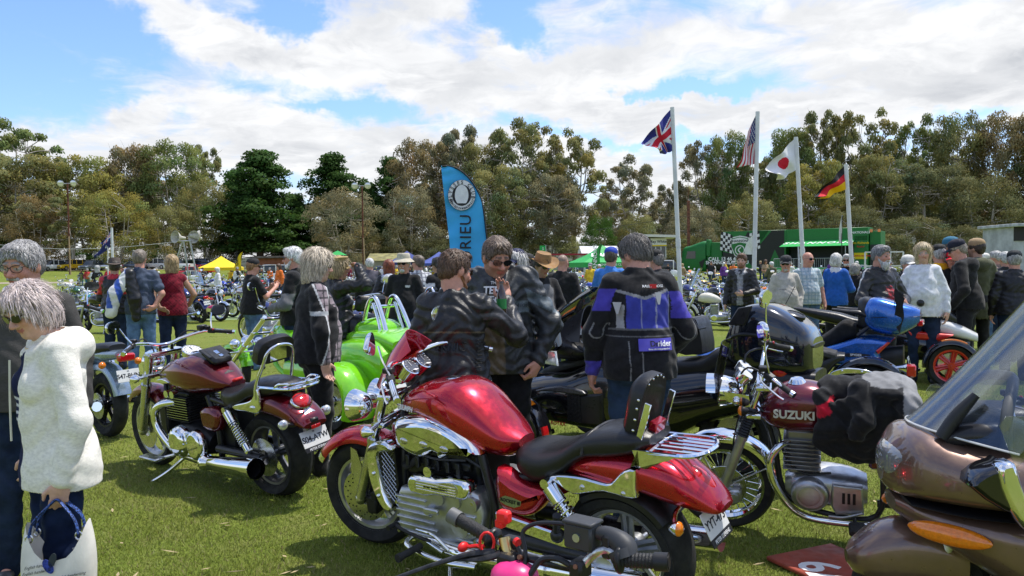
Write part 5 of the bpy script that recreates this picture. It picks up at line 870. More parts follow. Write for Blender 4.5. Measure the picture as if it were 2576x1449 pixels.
def rear_end():
 k=Bike('motorcycle','black cruiser with a square tail lamp and chrome fender rails behind the wine red motorcycle','motorcycle',pose((3.55,7.9),25,3,1.5),'motorcycles parked in the near rows',(1.2,.9),32,0)
 k.wheel('rear_wheel',0,.32,.075,.2,'spoke',CHROME);k.wheel('front_wheel',1.5,.32,.055,.235,'spoke',CHROME)
 b=B();fender(b,(0,.325),.375,20,168,.09,.018,30);f=k.p('rear_fender',b,GLOSSB);b=B()
 for i in range(3):
  a=radians(82+15*i);c=np.array([.396*cos(a),0,.325+.396*sin(a)]);t_=np.array([-sin(a),0,cos(a)]);n_=np.array([cos(a),0,sin(a)]);b.add([c+n_*.004+t_*.034*cos(q)+np.array([0,.034*sin(q)*1.1,0])-n_*.016*(sin(q)**2)for q in np.arange(5)*2*pi/5],[(0,1,2,3,4)],False)
 b.obj('fender_decals',mat('silver decal',(.35,.35,.37),.4,.5),f)
 for sg in(1,-1):b=B();b.plate([(.365,.516),(.35,.56),(.325,.585),(.236,.616),(.14,.62),(.041,.612),(-.093,.572),(.138,.565),(.25,.55),(.31,.52)],sg*.105,sg*.12,'xz',2,sg*.01,.01);b.ell((.24,sg*.134,.59),.012,8,5);b.ell((.06,sg*.134,.588),.012,8,5);k.p('fender_rail',b,CHROME);k.lamp((-.04,sg*.2,.485),(-1,0,0),.036,LAMB)
 b=B();b.lx([(-.20,.61,.03,.02,.03,.6),(-.3,.62,.045,.03,.035,.5),(-.335,.62,.055,.05,.09,.4)],14,2);t_=k.p('tail_lamp',b,CHROME);b=B();b.box((-.375,0,.60),(.042,.056,.055),None,.01);b.obj('lens',LRED,t_)
 k.plate((-.385,0,.45),.21,.115,18,'S80-ASK');k.spring((.32,.51),(.12,.30),.16,.03,10)
 k.loft('seat',[(.75,.66,.1,.04,.08,.8),(.55,.62,.16,.06,.14,.7),(.42,.63,.16,.07,.14,.65),(.30,.70,.13,.05,.06,.7),(.22,.72,.1,.03,.04,.8)],LEA,22,4);b=B();b.box((.39,0,.745),(.105,.13,.035),np.array([[cos(.25),0,-sin(.25)],[0,1,0],[sin(.25),0,cos(.25)]]),.02);k.p('seat_bag',b,mat('grey nylon',(.035,.035,.037),.8))
 k.loft('tank',[(1.2,.82,.06,.06,.06,.8),(1.05,.80,.14,.11,.1,.8),(.85,.77,.14,.09,.1,.8),(.7,.72,.07,.03,.05,.9)],GLOSSB,20,4);k.tubes('muffler',CHROME,[([(.9,-.18,.25),(.2,-.2,.28),(-.25,-.2,.3)],.04),([(.9,.1,.25),(.5,.14,.22)],.03)]);k.loft('engine',[(1.0,.4,.12,.2,.15,.6),(.7,.4,.15,.2,.15,.6),(.5,.38,.12,.12,.12,.6)],DRK,16,3);k.bars([(1.1,.06,1.0),(1.05,.2,1.06),(.9,.38,1.02)],.0125);k.fork(1.15,.98,1.5,.32,.1);k.headlight(1.25,.85,.085)
rear_end()
def pit_bike():
 o=P(1400,1405,1.98);ex=nrm(P(1680,1415,1.93)-P(1130,1290,2.36));ex[2]=0;ex=nrm(ex);fw=np.array([-ex[1],ex[0],0.])
 M=basis((o[0]-fw[0]*1.0,o[1]-fw[1]*1.0,0),fw,-ex,np.array([0,0,1.]));k=Bike('pit_bike','small pink dirt bike of which only the scuffed handlebars show at the bottom edge','motorcycle',M,'motorcycles parked in the near rows')
 inv=M.inverted();L=lambda px,py,d:np.array(inv@Vector(P(px,py,d)));SCR=mat('worn bare aluminium',(.55,.55,.54),.34,1.,var=.3,vs=40,bump=.2);PINK=mat('pink plastic',(.75,.04,.22),.35,var=.1);BAR=mat('chipped black bar',(.03,.03,.03),.4,.4,var=.5,vs=30)
 g0,g1=L(1136,1296,2.30),L(1232,1352,2.23);h0,h1=L(1678,1414,1.95),L(1568,1408,1.99)
 def grip(a,b_,end,nm):
  d=b_-a;b=B();n=26;b.tube([a+d*t_ for t_ in np.linspace(0,1,n)],[.0195 if i%2 else .0175 for i in range(n)],14,1);q=k.p('grip',b,BLKG);b=B();b.tube([a+d*1.0,a+d*1.03,a+d*1.12,a+d*1.2],[.02,.034,.034,.022],16,2);b.obj('grip_flange',BLK,q);b=B();u=nrm(d);b.cyl(a-u*.004,a+u*.03,.023,n=18);b.cyl(a-u*.006,a+u*.002,.0165,n=16);b.obj('bar_end',end,q)
 grip(g0,g1,mat('scuffed end',(.16,.16,.155),.6,.3),'l');grip(h0,h1,BLK,'r')
 b=B();b.tube([g1,L(1275,1378,2.20),L(1340,1402,2.13),L(1420,1418,2.07),L(1460,1428,2.05),L(1478,1410,2.04),L(1502,1388,2.03),L(1530,1384,2.02),h1],[.011]*9,12,4);k.p('handlebar',b,SCR)
 b=B();b.tube([L(1290,1392,2.16),L(1370,1414,2.1),L(1455,1432,2.05)],.0115,10,3);k.p('cross_bar',b,BAR)
 d=nrm(g1-g0);b=B();c=g1+d*.05;b.tube([c,c+d*.05],.027,14,1);b.box(c+np.array([0,0,.02])+d*.03,(.018,.028,.02),None,.006);s_=k.p('switch_block',b,BLK);b=B();q=L(1268,1300,2.19);b.box(q,(.016,.020,.018),None,.007);b.box(q+np.array([0,.012,-.02]),(.013,.013,.012),None,.004);b.obj('kill_switch',mat('red plastic',(.75,.02,.02),.35),s_);b=B();b.cyl(L(1298,1361,2.15),L(1304,1366,2.14),.011,n=12);b.obj('red_button',MC['red plastic'],s_)
 b=B();a=np.linspace(0,2*pi,14);b.tube([L(1225+18*cos(t_),1365+26*sin(t_),2.17)for t_ in a],.0042,6,1);b.tube([L(1160+.7*i*14,1378-6*abs(sin(i*1.3)),2.2)for i in range(7)],.005,6,2);b.ell(L(1165,1376,2.2),(.02,.012,.014),10,7);k.p('kill_lanyard',b,MC['red plastic'])
 b=B();b.tube([L(1245,1388,2.17),L(1180,1395,2.17),L(1110,1415,2.18),L(1020,1446,2.2),L(960,1470,2.22)],[.016,.012,.010,.009,.010],10,4,flat=.7);b.tube([L(1260,1392,2.16),L(1215,1404,2.16),L(1150,1408,2.17)],[.02,.018,.006],10,3,flat=.5);k.p('brake_lever',b,BAR)
 b=B();b.cyl(L(1268,1352,2.18),L(1292,1470,2.14),.0165,n=16);k.p('fork_leg',b,BRASS);b=B();q=L(1283,1408,2.15);b.box(q,(.028,.03,.02),None,.008);b.cyl(q+np.array([.0,-.03,0]),q+np.array([0,.035,0]),.012,n=10);k.p('fork_clamp',b,BLK);b=B();b.cyl(L(1455,1440,2.05),L(1470,1520,2.02),.0165,n=16);b.box(L(1460,1430,2.05),(.03,.02,.025),None,.008);k.p('fork_leg',b,BLK)
 for px,py in((1312,1402),(1453,1426),(1536,1365),(1551,1392)):b=B();c=L(px,py,2.03 if px>1400 else 2.12);b.cyl(c,c+np.array([-.012,0,.004]),.0065,n=8);k.p('clamp_bolt',b,mat('rusty bolt',(.25,.12,.07),.6,.6))
 b=B();c=L(1530,1374,2.03);b.box(c,(.016,.013,.03),None,.005);k.p('bar_clamp',b,BLK)
 b=B();c=L(1466,1345,2.07);b.box(c,(.03,.042,.034),None,.006);b.box(c+np.array([0,0,.036]),(.033,.045,.005),None,.003);mc=k.p('brake_reservoir',b,mat('grey cast box',(.05,.052,.055),.5,.3));b=B();b.cyl(c+np.array([-.03,0,0]),c+np.array([-.034,0,0]),.011,n=14);b.obj('sight_glass',ALU,mc)
 b=B();c=L(1550,1365,2.02);b.tube([L(1500,1340,2.05),L(1530,1345,2.04),L(1570,1372,2.01),L(1580,1405,1.99)],[.016,.022,.03,.026],12,3);b.cyl(L(1560,1385,2.0),h1,.031,.03,n=18);k.p('throttle_housing',b,mat('grey cast box',(.05,.052,.055),.5,.3))
 k.tubes('throttle_cable',BLK,[([L(1505,1340,2.05),L(1460,1325,2.08),L(1400,1316,2.11),L(1345,1318,2.13),L(1315,1340,2.14),L(1322,1390,2.12),L(1318,1450,2.1)],.006),([L(1440,1425,2.05),L(1400,1405,2.07),L(1360,1410,2.09),L(1330,1450,2.08)],.008),([L(1300,1370,2.15),L(1310,1400,2.13),L(1305,1460,2.12)],.006)],8)
 k.wheel('front_wheel',1.25,.25,.035,.19,'spoke',ALU);k.wheel('rear_wheel',.25,.23,.045,.16,'spoke',ALU);b=B();fender(b,(1.25,.34),.27,30,150,.06,.01);k.p('front_fender',b,PINK)
 b=B();b.ell(L(1295,1452,2.12),(.06,.07,.045),16,10);k.p('number_board',b,PINK);k.loft('seat',[(.75,.70,.06,.04,.06,.8),(.5,.70,.09,.04,.05,.7),(.1,.72,.08,.03,.04,.8)],LEA,18,3);k.loft('tank',[(.95,.70,.05,.06,.08,.8),(.8,.70,.09,.06,.1,.8),(.68,.69,.07,.04,.06,.8)],PINK,18,3);k.tubes('frame',DRK,[([(.98,0,.72),(.9,0,.4),(.7,0,.25),(.45,0,.3),(.25,.06,.23)],.02),([(.98,0,.70),(.5,0,.6),(.25,0,.62)],.018),([(.5,0,.6),(.45,0,.3)],.018)]);k.tubes('fork_lower',ALU,[([(1.02,.09,.72),(1.25,.07,.25)],.02),([(1.02,-.09,.72),(1.25,-.07,.25)],.02)])
pit_bike()
# ================================================================ THE OTHER MOTORCYCLES OF THE SHOW
SILVER=paint('silver paint',(.50,.51,.52),.8,.28);ORANGE=paint('orange paint',(.75,.20,.01),.1,.2);YELLOW=paint('yellow paint',(.80,.50,.01),.1,.2);RBLUE=paint('royal blue paint',(.02,.05,.40),.2,.2);TEAL=paint('teal paint',(.01,.22,.26),.2,.2);CREAM=paint('cream paint',(.70,.66,.55),0,.25);GREENP=paint('grass green paint',(.10,.55,.02),.1,.2)
def gen(name,st,P_,wheel='cast',detail=True,**kw):
 chop=st=='chopper';cru=st in('cruiser','chopper');wb=1.75 if chop else 1.6 if cru else 1.42;hx=1.25 if chop else wb-.30;hz=1.0 if not chop else .95
 k=Bike(name,'x','motorcycle',mx(),None,(hx,hz),40 if chop else 30 if cru else 26,kw.get('steer',0));Rf,Rr=(.33,.32)if cru else(.30,.30);seg=28
 k.wheel('front_wheel',wb,Rf,.045 if chop else .055,Rf-.09,wheel,CHROME if wheel=='spoke' else kw.get('rim',ALU),True,((.075,.14),),5,seg=seg);k.wheel('rear_wheel',0,Rr,.09 if st=='sport' or cru else .065,Rr-.1,wheel,CHROME if wheel=='spoke' else kw.get('rim',ALU),False,((.09,.12),),5,seg=seg,tread=kw.get('tread',0))
 k.fork(hx-.03,hz+.06,wb,Rf,.1,.021,.029,kw.get('fm',CHROME),ALU,.5)
 fend=CHROME if kw.get('cf')else P_
 b=B();fender(b,(wb,Rf+.01),Rf+.02,40 if not cru else 30,130 if st!='cruiser' else 165,.06,.012,14);k.p('front_fender',b,fend,True)
 b=B();fender(b,(0,Rr+.03),Rr+.045,60 if not cru else 35,165,.08 if not cru else .11,.015,16);k.p('rear_fender',b,fend if st!='sport' else BLK)
 z0=.80 if not cru else .72
 k.loft('tank',[(hx-.02,z0+.06,.06,.06,.05,.85),(hx-.12,z0+.08,.13,.12,.1,.78),(hx-.3,z0+.08,.155,.135,.12,.75),(hx-.5,z0+.04,.11,.09,.08,.8),(hx-.58,z0+.03,.05,.03,.04,.9)],P_,20,4)
 if cru:k.loft('seat',[(.62,.70,.08,.04,.05,.8),(.45,.66,.16,.05,.06,.7),(.25,.69,.16,.06,.05,.65),(.1,.76,.12,.05,.05,.7),(-.2,.79,.1,.04,.04,.8)],LEA,16,4)
 elif st=='sport':k.loft('seat',[(.55,.80,.08,.03,.05,.8),(.35,.79,.13,.04,.05,.7),(.15,.83,.12,.05,.05,.7),(.0,.86,.08,.03,.03,.8)],LEA,16,4);k.loft('tail',[(.3,.76,.1,.04,.06,.7),(.0,.84,.12,.05,.07,.65),(-.2,.90,.09,.04,.05,.7),(-.34,.93,.04,.02,.02,.8)],P_,16,4)
 else:k.loft('seat',[(.6,.80,.07,.04,.05,.8),(.45,.79,.12,.045,.06,.7),(.2,.80,.13,.05,.05,.65),(-.1,.83,.12,.05,.05,.65),(-.25,.84,.08,.03,.03,.8)],LEA,16,4);k.loft('tail',[(.1,.76,.1,.03,.05,.7),(-.15,.78,.11,.04,.06,.65),(-.36,.79,.08,.03,.04,.7)],P_ if not kw.get('cf')else BLK,14,3);k.loft('side_panel',[(.52,.62,.1,.08,.08,.6),(.35,.63,.14,.1,.1,.55),(.16,.66,.11,.06,.06,.6)],P_,14,3)
 b=B();fins(b,(wb*.52+.05,0,.52),(.11,.17,.003),7,.028,.004);b.box((wb*.52+.05,0,.52),(.08,.14,.11),None,.01);b.box((wb*.52+.05,0,.645),(.1,.17,.03),None,.012);k.p('cylinder_fins',b,ALU if kw.get('le',1)else DRK)
 k.loft('crankcase',[(wb*.52+.22,.34,.08,.06,.06,.7),(wb*.52+.08,.34,.18,.11,.12,.65),(wb*.52-.12,.34,.18,.1,.11,.65),(wb*.52-.28,.34,.1,.08,.08,.7)],ALU if kw.get('le',1)else DRK,16,3)
 b=B();a=np.linspace(0,2*pi,18,endpoint=False)
 for sg in(1,-1):b.plate([(wb*.52+.06+.09*cos(q),.33+.09*sin(q))for q in a],sg*.15,sg*.18,'xz',0,sg*.02,.03)
 k.p('clutch_cover',b,CHROME if cru else ALU)
 for sg in(1,-1):k.tubes('exhaust',CHROME if not kw.get('bx')else BLK,[([(wb*.52+.12,sg*.1,.58),(wb*.52+.26,sg*.13,.5),(wb*.52+.24,sg*.14,.3),(wb*.52,sg*.16,.22),(.3,sg*.18,.26),(.25,sg*.19,.27)],.024),([(.3,sg*.185,.265),(-.25,sg*.21,.34 if not cru else .3)],.045)],10)
 k.tubes('frame',SATIN,[([(hx,0,hz-.05),(hx-.1,.05,.6),(hx-.12,.1,.26),(.5,.13,.24),(.45,.11,.6),(.1,.1,.74)],.018),([(hx,0,hz-.05),(hx-.1,-.05,.6),(hx-.12,-.1,.26),(.5,-.13,.24),(.45,-.11,.6),(.1,-.1,.74)],.018),([(.5,.12,.32),(0,.12,.3)],.024),([(.5,-.12,.32),(0,-.12,.3)],.024)],8)
 k.spring((.22,.68),(.03,.36),.15,.028,7)
 if st=='chopper':k.bars([(hx-.02,.06,hz+.08),(hx,.14,hz+.35),(hx-.15,.34,hz+.40),(hx-.32,.40,hz+.34)],.0135,mst=(.03,.02,.14))
 elif st=='sport':k.bars([(hx,.08,hz),(hx-.02,.15,hz+.02),(hx-.1,.31,hz)],.013,BLK,mirrors=None)
 else:k.bars([(hx-.02,.05,hz+.09),(hx-.03,.13,hz+.13),(hx-.1,.30,hz+.16),(hx-.24,.39,hz+.11)],.0125,mst=(.03,.03,.17),msz=(.07,.045))
 if st=='sport':
  k.loft('fairing',[(hx+.36,.88,.04,.04,.05,.9),(hx+.28,.90,.14,.09,.12,.75),(hx+.12,.90,.21,.11,.2,.7),(hx-.05,.86,.22,.1,.35,.6),(hx-.25,.62,.2,.16,.34,.55),(hx-.45,.52,.17,.1,.25,.6)],P_,20,4)
  b=curved(lambda u,v:(hx+.26-.30*v-.06*u*u,u*(.15-.03*v),.98+.17*v-.03*u*u),9,6,.004);k.p('windscreen',b,SMOKE);b=B();b.ell((hx+.32,0,.89),(.05,.10,.05),14,8);k.p('headlight',b,LCLR)
  for sg in(1,-1):b=B();b.tube([(hx+.1,sg*.18,1.0),(hx+.08,sg*.28,1.08)],.008,6,2);b.ell((hx+.07,sg*.32,1.09),(.03,.06,.04),12,8);k.p('mirror',b,BLK)
 else:
  k.headlight(hx+.16,hz-.12,.09)
  for y in(.055,-.055):b=B();A=(-.6,0,.8);b.lathe([(.03,-.05),(.045,-.03),(.048,.004)],(hx+.05,y,hz+.12),A,14);g=k.p('gauge',b,CHROME,True);b=B();b.lathe([(.045,.004),(.001,.006)],(hx+.05,y,hz+.12),A,14);b.obj('dial',GAUGE,g)
  if kw.get('screen'):b=curved(lambda u,v:(hx+.2-.22*v-.08*u*u,u*(.24-.02*v-.05*v*v),hz+.05+.50*v),11,8,.004);k.p('windscreen',b,SCREEN,True)
 for sg in(1,-1):k.lamp((hx+.12,sg*.17,hz-.16),(1,0,0),.032,LAMB,BLK if not cru else CHROME,st=True);k.lamp((-.28,sg*.16,.70 if not cru else .6),(-1,0,0),.032,LAMB,BLK if not cru else CHROME)
 b=B();b.box((-.39 if not cru else-.40,0,.76 if not cru else .66),(.03,.075,.035),None,.014);k.p('tail_light',b,LRED);k.plate((-.42,0,.60 if not cru else .50),.2,.11,15,kw.get('pl','S21-KTR'))
 if kw.get('bag'):
  for sg in(1,-1):k.loft('saddlebag',[(.2,.55,.07,.14,.16,.5),(-.1,.55,.09,.16,.18,.45),(-.38,.55,.07,.14,.16,.5)],LEA,14,3,y=sg*.26)
 if kw.get('rack'):k.tubes('luggage_rack',BLK,[([(-.1,.12,.90),(-.45,.12,.92),(-.45,-.12,.92),(-.1,-.12,.90)],.01)],6)
 k.tubes('side_stand',STEEL,[([(.55,.15,.22),(.5,.26,.10),(.47,.32,.01)],.011)],6);return k.r
PB=dict(nak=gen('motorcycle','naked',GLOSSB,rim=RIMK),nak2=gen('motorcycle','naked',SILVER,'spoke',cf=True,steer=12,pl='S63-AKE'),cru=gen('motorcycle','cruiser',GLOSSB,'spoke',cf=True,pl='S09-BVT'),cruw=gen('motorcycle','cruiser',DBLUE,'spoke',screen=True,bag=True,steer=-8,pl='S55-AHD'),cho=gen('motorcycle','chopper',GLOSSB,'spoke',le=1,steer=10,pl='S70-AZC'),spo=gen('motorcycle','sport',GREENP,rim=RIMK,bx=True,pl='S92-BEQ'),nakg=gen('motorcycle','naked',RBLUE,'cast',fm=GOLDF,steer=-14,pl='S38-AML'),tra=gen('motorcycle','naked',GLOSSB,'spoke',rack=True,tread=26,le=0,pl='S66-AXX'))
PN={'nak':'gloss black','nak2':'silver paint','cru':'gloss black','cruw':'dark blue paint','cho':'gloss black','spo':'grass green paint','nakg':'royal blue paint','tra':'gloss black'}
def park(pk,px,gy,yaw,label,col=None,s=1.,lean=7,group='motorcycles parked in the show rows',d=None):
 g=GD(px,d)if d else G(px,gy);a=radians(yaw);x=np.array([-sin(a),cos(a),0]);zz=np.array([0,0,1.]);y=np.cross(zz,x);l_=radians(lean);z=cos(l_)*zz+sin(l_)*y;y=np.cross(z,x)
 return dup(PB[pk],basis((g[0],g[1],float(gz(g[0],g[1]))),x,y,z,s),label,group,{PN[pk]:col}if col else None)
for a in[('nak',320,838,72,'black naked motorcycle with a bare engine left of the couple'),('nak',508,812,52,'dark blue motorcycle tail beside the woman in the maroon vest',DBLUE,1.05),('nak2',668,800,66,'silver motorcycle with red tank lettering left of the black-shirted man',SILVER),('nak2',722,806,62,'grey motorcycle with wire wheels partly behind the black-shirted man',SILVER),('cruw',760,868,60,'dark blue cruiser with a windscreen in front of the plaid-jacket woman'),('spo',735,762,40,'red faired motorcycle behind the black-shirted man',REDP),('cru',690,742,55,'red touring motorcycle with chrome in the second row',REDP),('cru',700,770,62,'maroon cruiser behind the dark blue one',MAROON),('nak',905,772,60,'orange motorcycle behind the woman in the peaked cap',ORANGE,1.1),('cru',985,770,45,'black cruiser with chrome under the grey-haired man in a two-tone jacket'),('cruw',1120,762,50,'cream motorcycle with round mirrors right of the checked shirt',CREAM),('cru',1060,775,62,'black cruiser just behind the checked shirt',None),('spo',1500,812,62,'lime green sports motorcycle behind the tinted windscreen'),('spo',1570,815,68,'teal and white sports motorcycle left of the blue jacket',TEAL),('spo',1545,780,70,'blue sports motorcycle in the second row left of the blue jacket',RBLUE),('cruw',1520,770,60,'dark touring motorcycle with a tall clear screen behind the lime green one'),('tra',1735,812,210,'trail motorcycle with a knobbly tyre and rack beside the tallest flag pole'),('nakg',1800,770,205,'blue motorcycle with gold forks facing the camera'),('nak2',1775,800,20,'old motorcycle seen from behind with amber lamps by the gold-forked one',DBLUE),('nakg',1925,775,190,'yellow and blue motorcycle behind the gold-forked one',YELLOW),('cruw',1890,830,75,'pale green motorcycle with a leaning clear screen by the second flag pole',CREAM),('nak',1960,820,70,'black motorcycle with a round mirror behind the black top case'),('nak2',2215,800,78,'black roadster with a striped tank between the last two flag poles',GLOSSB,1.05),('nak2',2290,790,75,'dark roadster in front of the grey-bearded man',DRK),('cho',2330,775,80,'chrome chopper behind the white sweater'),('spo',2085,862,262,'sports motorcycle with a white and red tail pointing left',REDP,1.05),('nak',2478,830,110,'blue motorcycle with chrome pipes behind the clear windscreen',RBLUE,1.05),('nak2',2560,800,95,'blue motorcycle with a shaggy seat at the right edge',RBLUE,1.1),('nak',2540,770,85,'yellow motorcycle near the right edge',YELLOW),('cru',2575,765,80,'black cruiser under the man in the black leather jacket at the right'),('nak',1475,905,40,'bullet-nosed silver muscle motorcycle in front of the leather-hat man',SILVER,1.15),('cru',30,870,75,'chrome cruiser behind the grey-haired man at the left edge',MAROON)]:
 pk,px,gy,yw,lb=a[:5];park(pk,px,gy,yw,lb,*(a[5:6]),*(a[6:7]),*(a[7:8]))if len(a)>5 else park(pk,px,gy,yw,lb)
_b=gen('motorcycle','naked',paint('pale blue paint',(.25,.33,.42),.5,.25),rim=RIMK,pl='S47-BHN');g=G(276,1098);a=radians(52);x=np.array([-sin(a),cos(a),0]);z=nrm((cos(a)*-.03,sin(a)*-.03,1));y=np.cross(z,x);_b.matrix_basis=basis(g,x,y,z,1.08);tag(_b,'motorcycle with a pale blue tail beside the white hooded cardigan','motorcycle','motorcycles parked in the near rows')
CL=[('red',REDP),('black',None),('blue',RBLUE),('silver',SILVER),('orange',ORANGE),('maroon',MAROON),('yellow',YELLOW),('dark green',paint('dark green paint',(.01,.09,.03),.2,.2)),('cream',CREAM),('teal',TEAL)]
WHERE=['left of the orange and white bollard','right of the orange and white bollard','below the drooping dark flag','below the horn loudspeakers','in front of the yellow gazebo','behind the maroon vest','in front of the white ute','near the white van','behind the peaked cap','below the second light pole','in front of the mossy shed','in front of the blue gazebos']
r_=random.Random(5);used=set()
for i in range(46):
 px=200+i*21.5+r_.uniform(-8,8);d_=r_.choice([26,33,41,50,60])+r_.uniform(-2,2);c=r_.choice(CL);pk=r_.choice(['nak','nak2','cru','cruw','cho','spo']);w=WHERE[min(11,int((px-200)/90))]
 while(c[0],pk,w)in used:c,w=CL[(CL.index(c)+3)%10],w
 used.add((c[0],pk,w));park(pk,px,0,r_.uniform(40,85)+r_.choice([0,180]),f"{c[0]} {dict(nak='roadster', nak2='wire-wheeled roadster', cru='cruiser', cruw='windscreen cruiser', cho='chopper', spo='sports motorcycle')[pk]} in the far rows {w}",c[1]if c[1]else{'nak2':GLOSSB,'cruw':GLOSSB,'spo':GLOSSB}.get(pk),group='motorcycles in the far rows on the left',d=d_)
WHERE=['left of the blue cap','behind the blue-jacketed man','under the scoreboard','in front of the truck cab','below the phone number on the trailer','left of the hooded young man','right of the hooded young man','beside the second flag pole','behind the beige shirt','left of the blue coat','right of the blue coat','behind the grey-bearded man','right of the white sweater']
for i in range(34):
 px=1390+i*33+r_.uniform(-10,10);d_=r_.choice([24,31,40,52,58])+r_.uniform(-2,2);c=r_.choice(CL);pk=r_.choice(['nak','nak2','cru','cho','cho','spo']);w=WHERE[min(12,int((px-1390)/88))]
 if d_<45 and(1700<px<1760 or 1960<px<2140):d_=56
 while(c[0],pk,w)in used:c=CL[(CL.index(c)+3)%10]
 used.add((c[0],pk,w));park(pk,px,0,r_.uniform(95,170),f"{c[0]} {dict(nak='roadster', nak2='wire-wheeled roadster', cru='cruiser', cho='long-forked chopper', spo='sports motorcycle')[pk]} in the far rows {w}",c[1]if c[1]else{'nak2':GLOSSB,'spo':GLOSSB}.get(pk),group='motorcycles in the far rows on the right',d=d_)
for p in PB.values():
 for c in list(p.children):
  for g in list(c.children):bpy.data.objects.remove(g)
  bpy.data.objects.remove(c)
 bpy.data.objects.remove(p)
# ================================================================ PEOPLE  (local: facing +y, right hand +x, 1.75 m tall)
SKINM=mat('skin',rough=.5,var=.07,vs=30,attr=True,bump=.12,bs=220,spec=.35);HAIRM=mat('hair',rough=.48,var=.28,vs=55,attr=True,bump=.9,bs=130,aniso=(1,1,.22))
CLOTH=mat('cloth',rough=.88,var=.10,vs=20,attr=True,bump=.45,bs=260,spec=.2,sheen=.15);LEATH=mat('jacket leather',rough=.43,var=.25,vs=26,attr=True,bump=1.,bs=42,bdet=5);DENIM=mat('denim',rough=.9,var=.22,vs=9,attr=True,bump=.4,bs=320,spec=.15);KNIT=mat('knit',rough=.95,var=.08,vs=50,attr=True,bump=.7,bs=150,spec=.1,aniso=(1,1,1.9));SHADE=mat('sunglass lens',(.012,.012,.013),.08,0,.6,var=0)
def rot(yaw=0,pitch=0,roll=0):
 a,b,c=radians(yaw),radians(-pitch),radians(roll)
 return np.array(Matrix.Rotation(a,3,'Z')@Matrix.Rotation(b,3,'X')@Matrix.Rotation(c,3,'Y'))
def hand(w,dr,th,curl=.5,cid=0,s=1.):
 dr=nrm(dr);th=nrm(np.array(th)-dr*np.dot(th,dr));n=np.cross(dr,th);w=np.array(w,float);o=[('e',w+dr*.048*s,(.042*s,.054*s,.019*s),.014,cid,np.column_stack([th,dr,n])),('c',w-dr*.03,w+dr*.03,.027,.027,.02,cid)]
 for i in range(4):
  L=(.074,.082,.076,.060)[i]*s;b=w+dr*(.092-.006*abs(i-1))*s+th*(.031-.021*i)*s;a1,a2=curl*(.7+.12*i),curl*(1.9+.2*i);d1=dr*cos(a1)+n*sin(a1);d2=dr*cos(a2)+n*sin(a2);m=b+d1*L*.55;o+=[('c',b,m,.0098*s,.0092*s,.006,cid),('c',m,m+d2*L*.5,.0092*s,.0078*s,.004,cid)]
 b=w+dr*.025*s+th*.036*s;m=b+(dr*.7+th*.55+n*.25)*.045*s;return o+[('c',b,m,.0125*s,.0105*s,.01,cid),('c',m,m+(dr*.9+n*.3)*.032*s,.0105*s,.0085*s,.004,cid)]
ARM=dict(down=((.245,-.03,1.15),(.265,.05,.90),(.0,.2,-1),(-.3,1,.1)),pocket=((.275,-.07,1.16),(.215,.06,.93),(-.2,.3,-.9),(-.4,1,0)),front=((.25,.05,1.13),(.085,.24,1.08),(-1,.25,0),(.1,.3,1)),phone=((.235,.12,1.16),(.10,.33,1.30),(-.5,.6,.6),(-.5,-.2,1)),salute=((.36,.19,1.46),(.17,.17,1.655),(-.95,.1,.2),(0,.6,-.6)),hip=((.38,-.08,1.19),(.20,.05,1.03),(-.8,.5,-.3),(.3,.4,.9)),back=((.27,-.10,1.16),(.17,-.14,.98),(-.8,-.3,-.4),(.1,-.5,.8)),fold=((.26,.08,1.15),(-.02,.22,1.17),(-1,.0,.1),(0,.2,1)),up=((.25,.2,1.35),(.13,.28,1.50),(-.3,.1,1),(-1,.2,0)))
def wrk(A,f=1.):return lambda x,y,z:A*np.sin(x*31*f+2.2*np.sin(z*17*f+y*9))*np.sin(z*44*f+3*np.sin(y*19+x*13*f))
def cols(V,C,base,rules=()):
 out=np.tile(np.array(base,float),(len(V),1));x,y,z=V.T
 for f,c in rules:m=f(x,y,z,C);out[m]=c
 return out
PAL=dict(fair=(.62,.37,.27),ruddy=(.56,.28,.20),tan=(.45,.26,.17),pale=(.68,.44,.34))
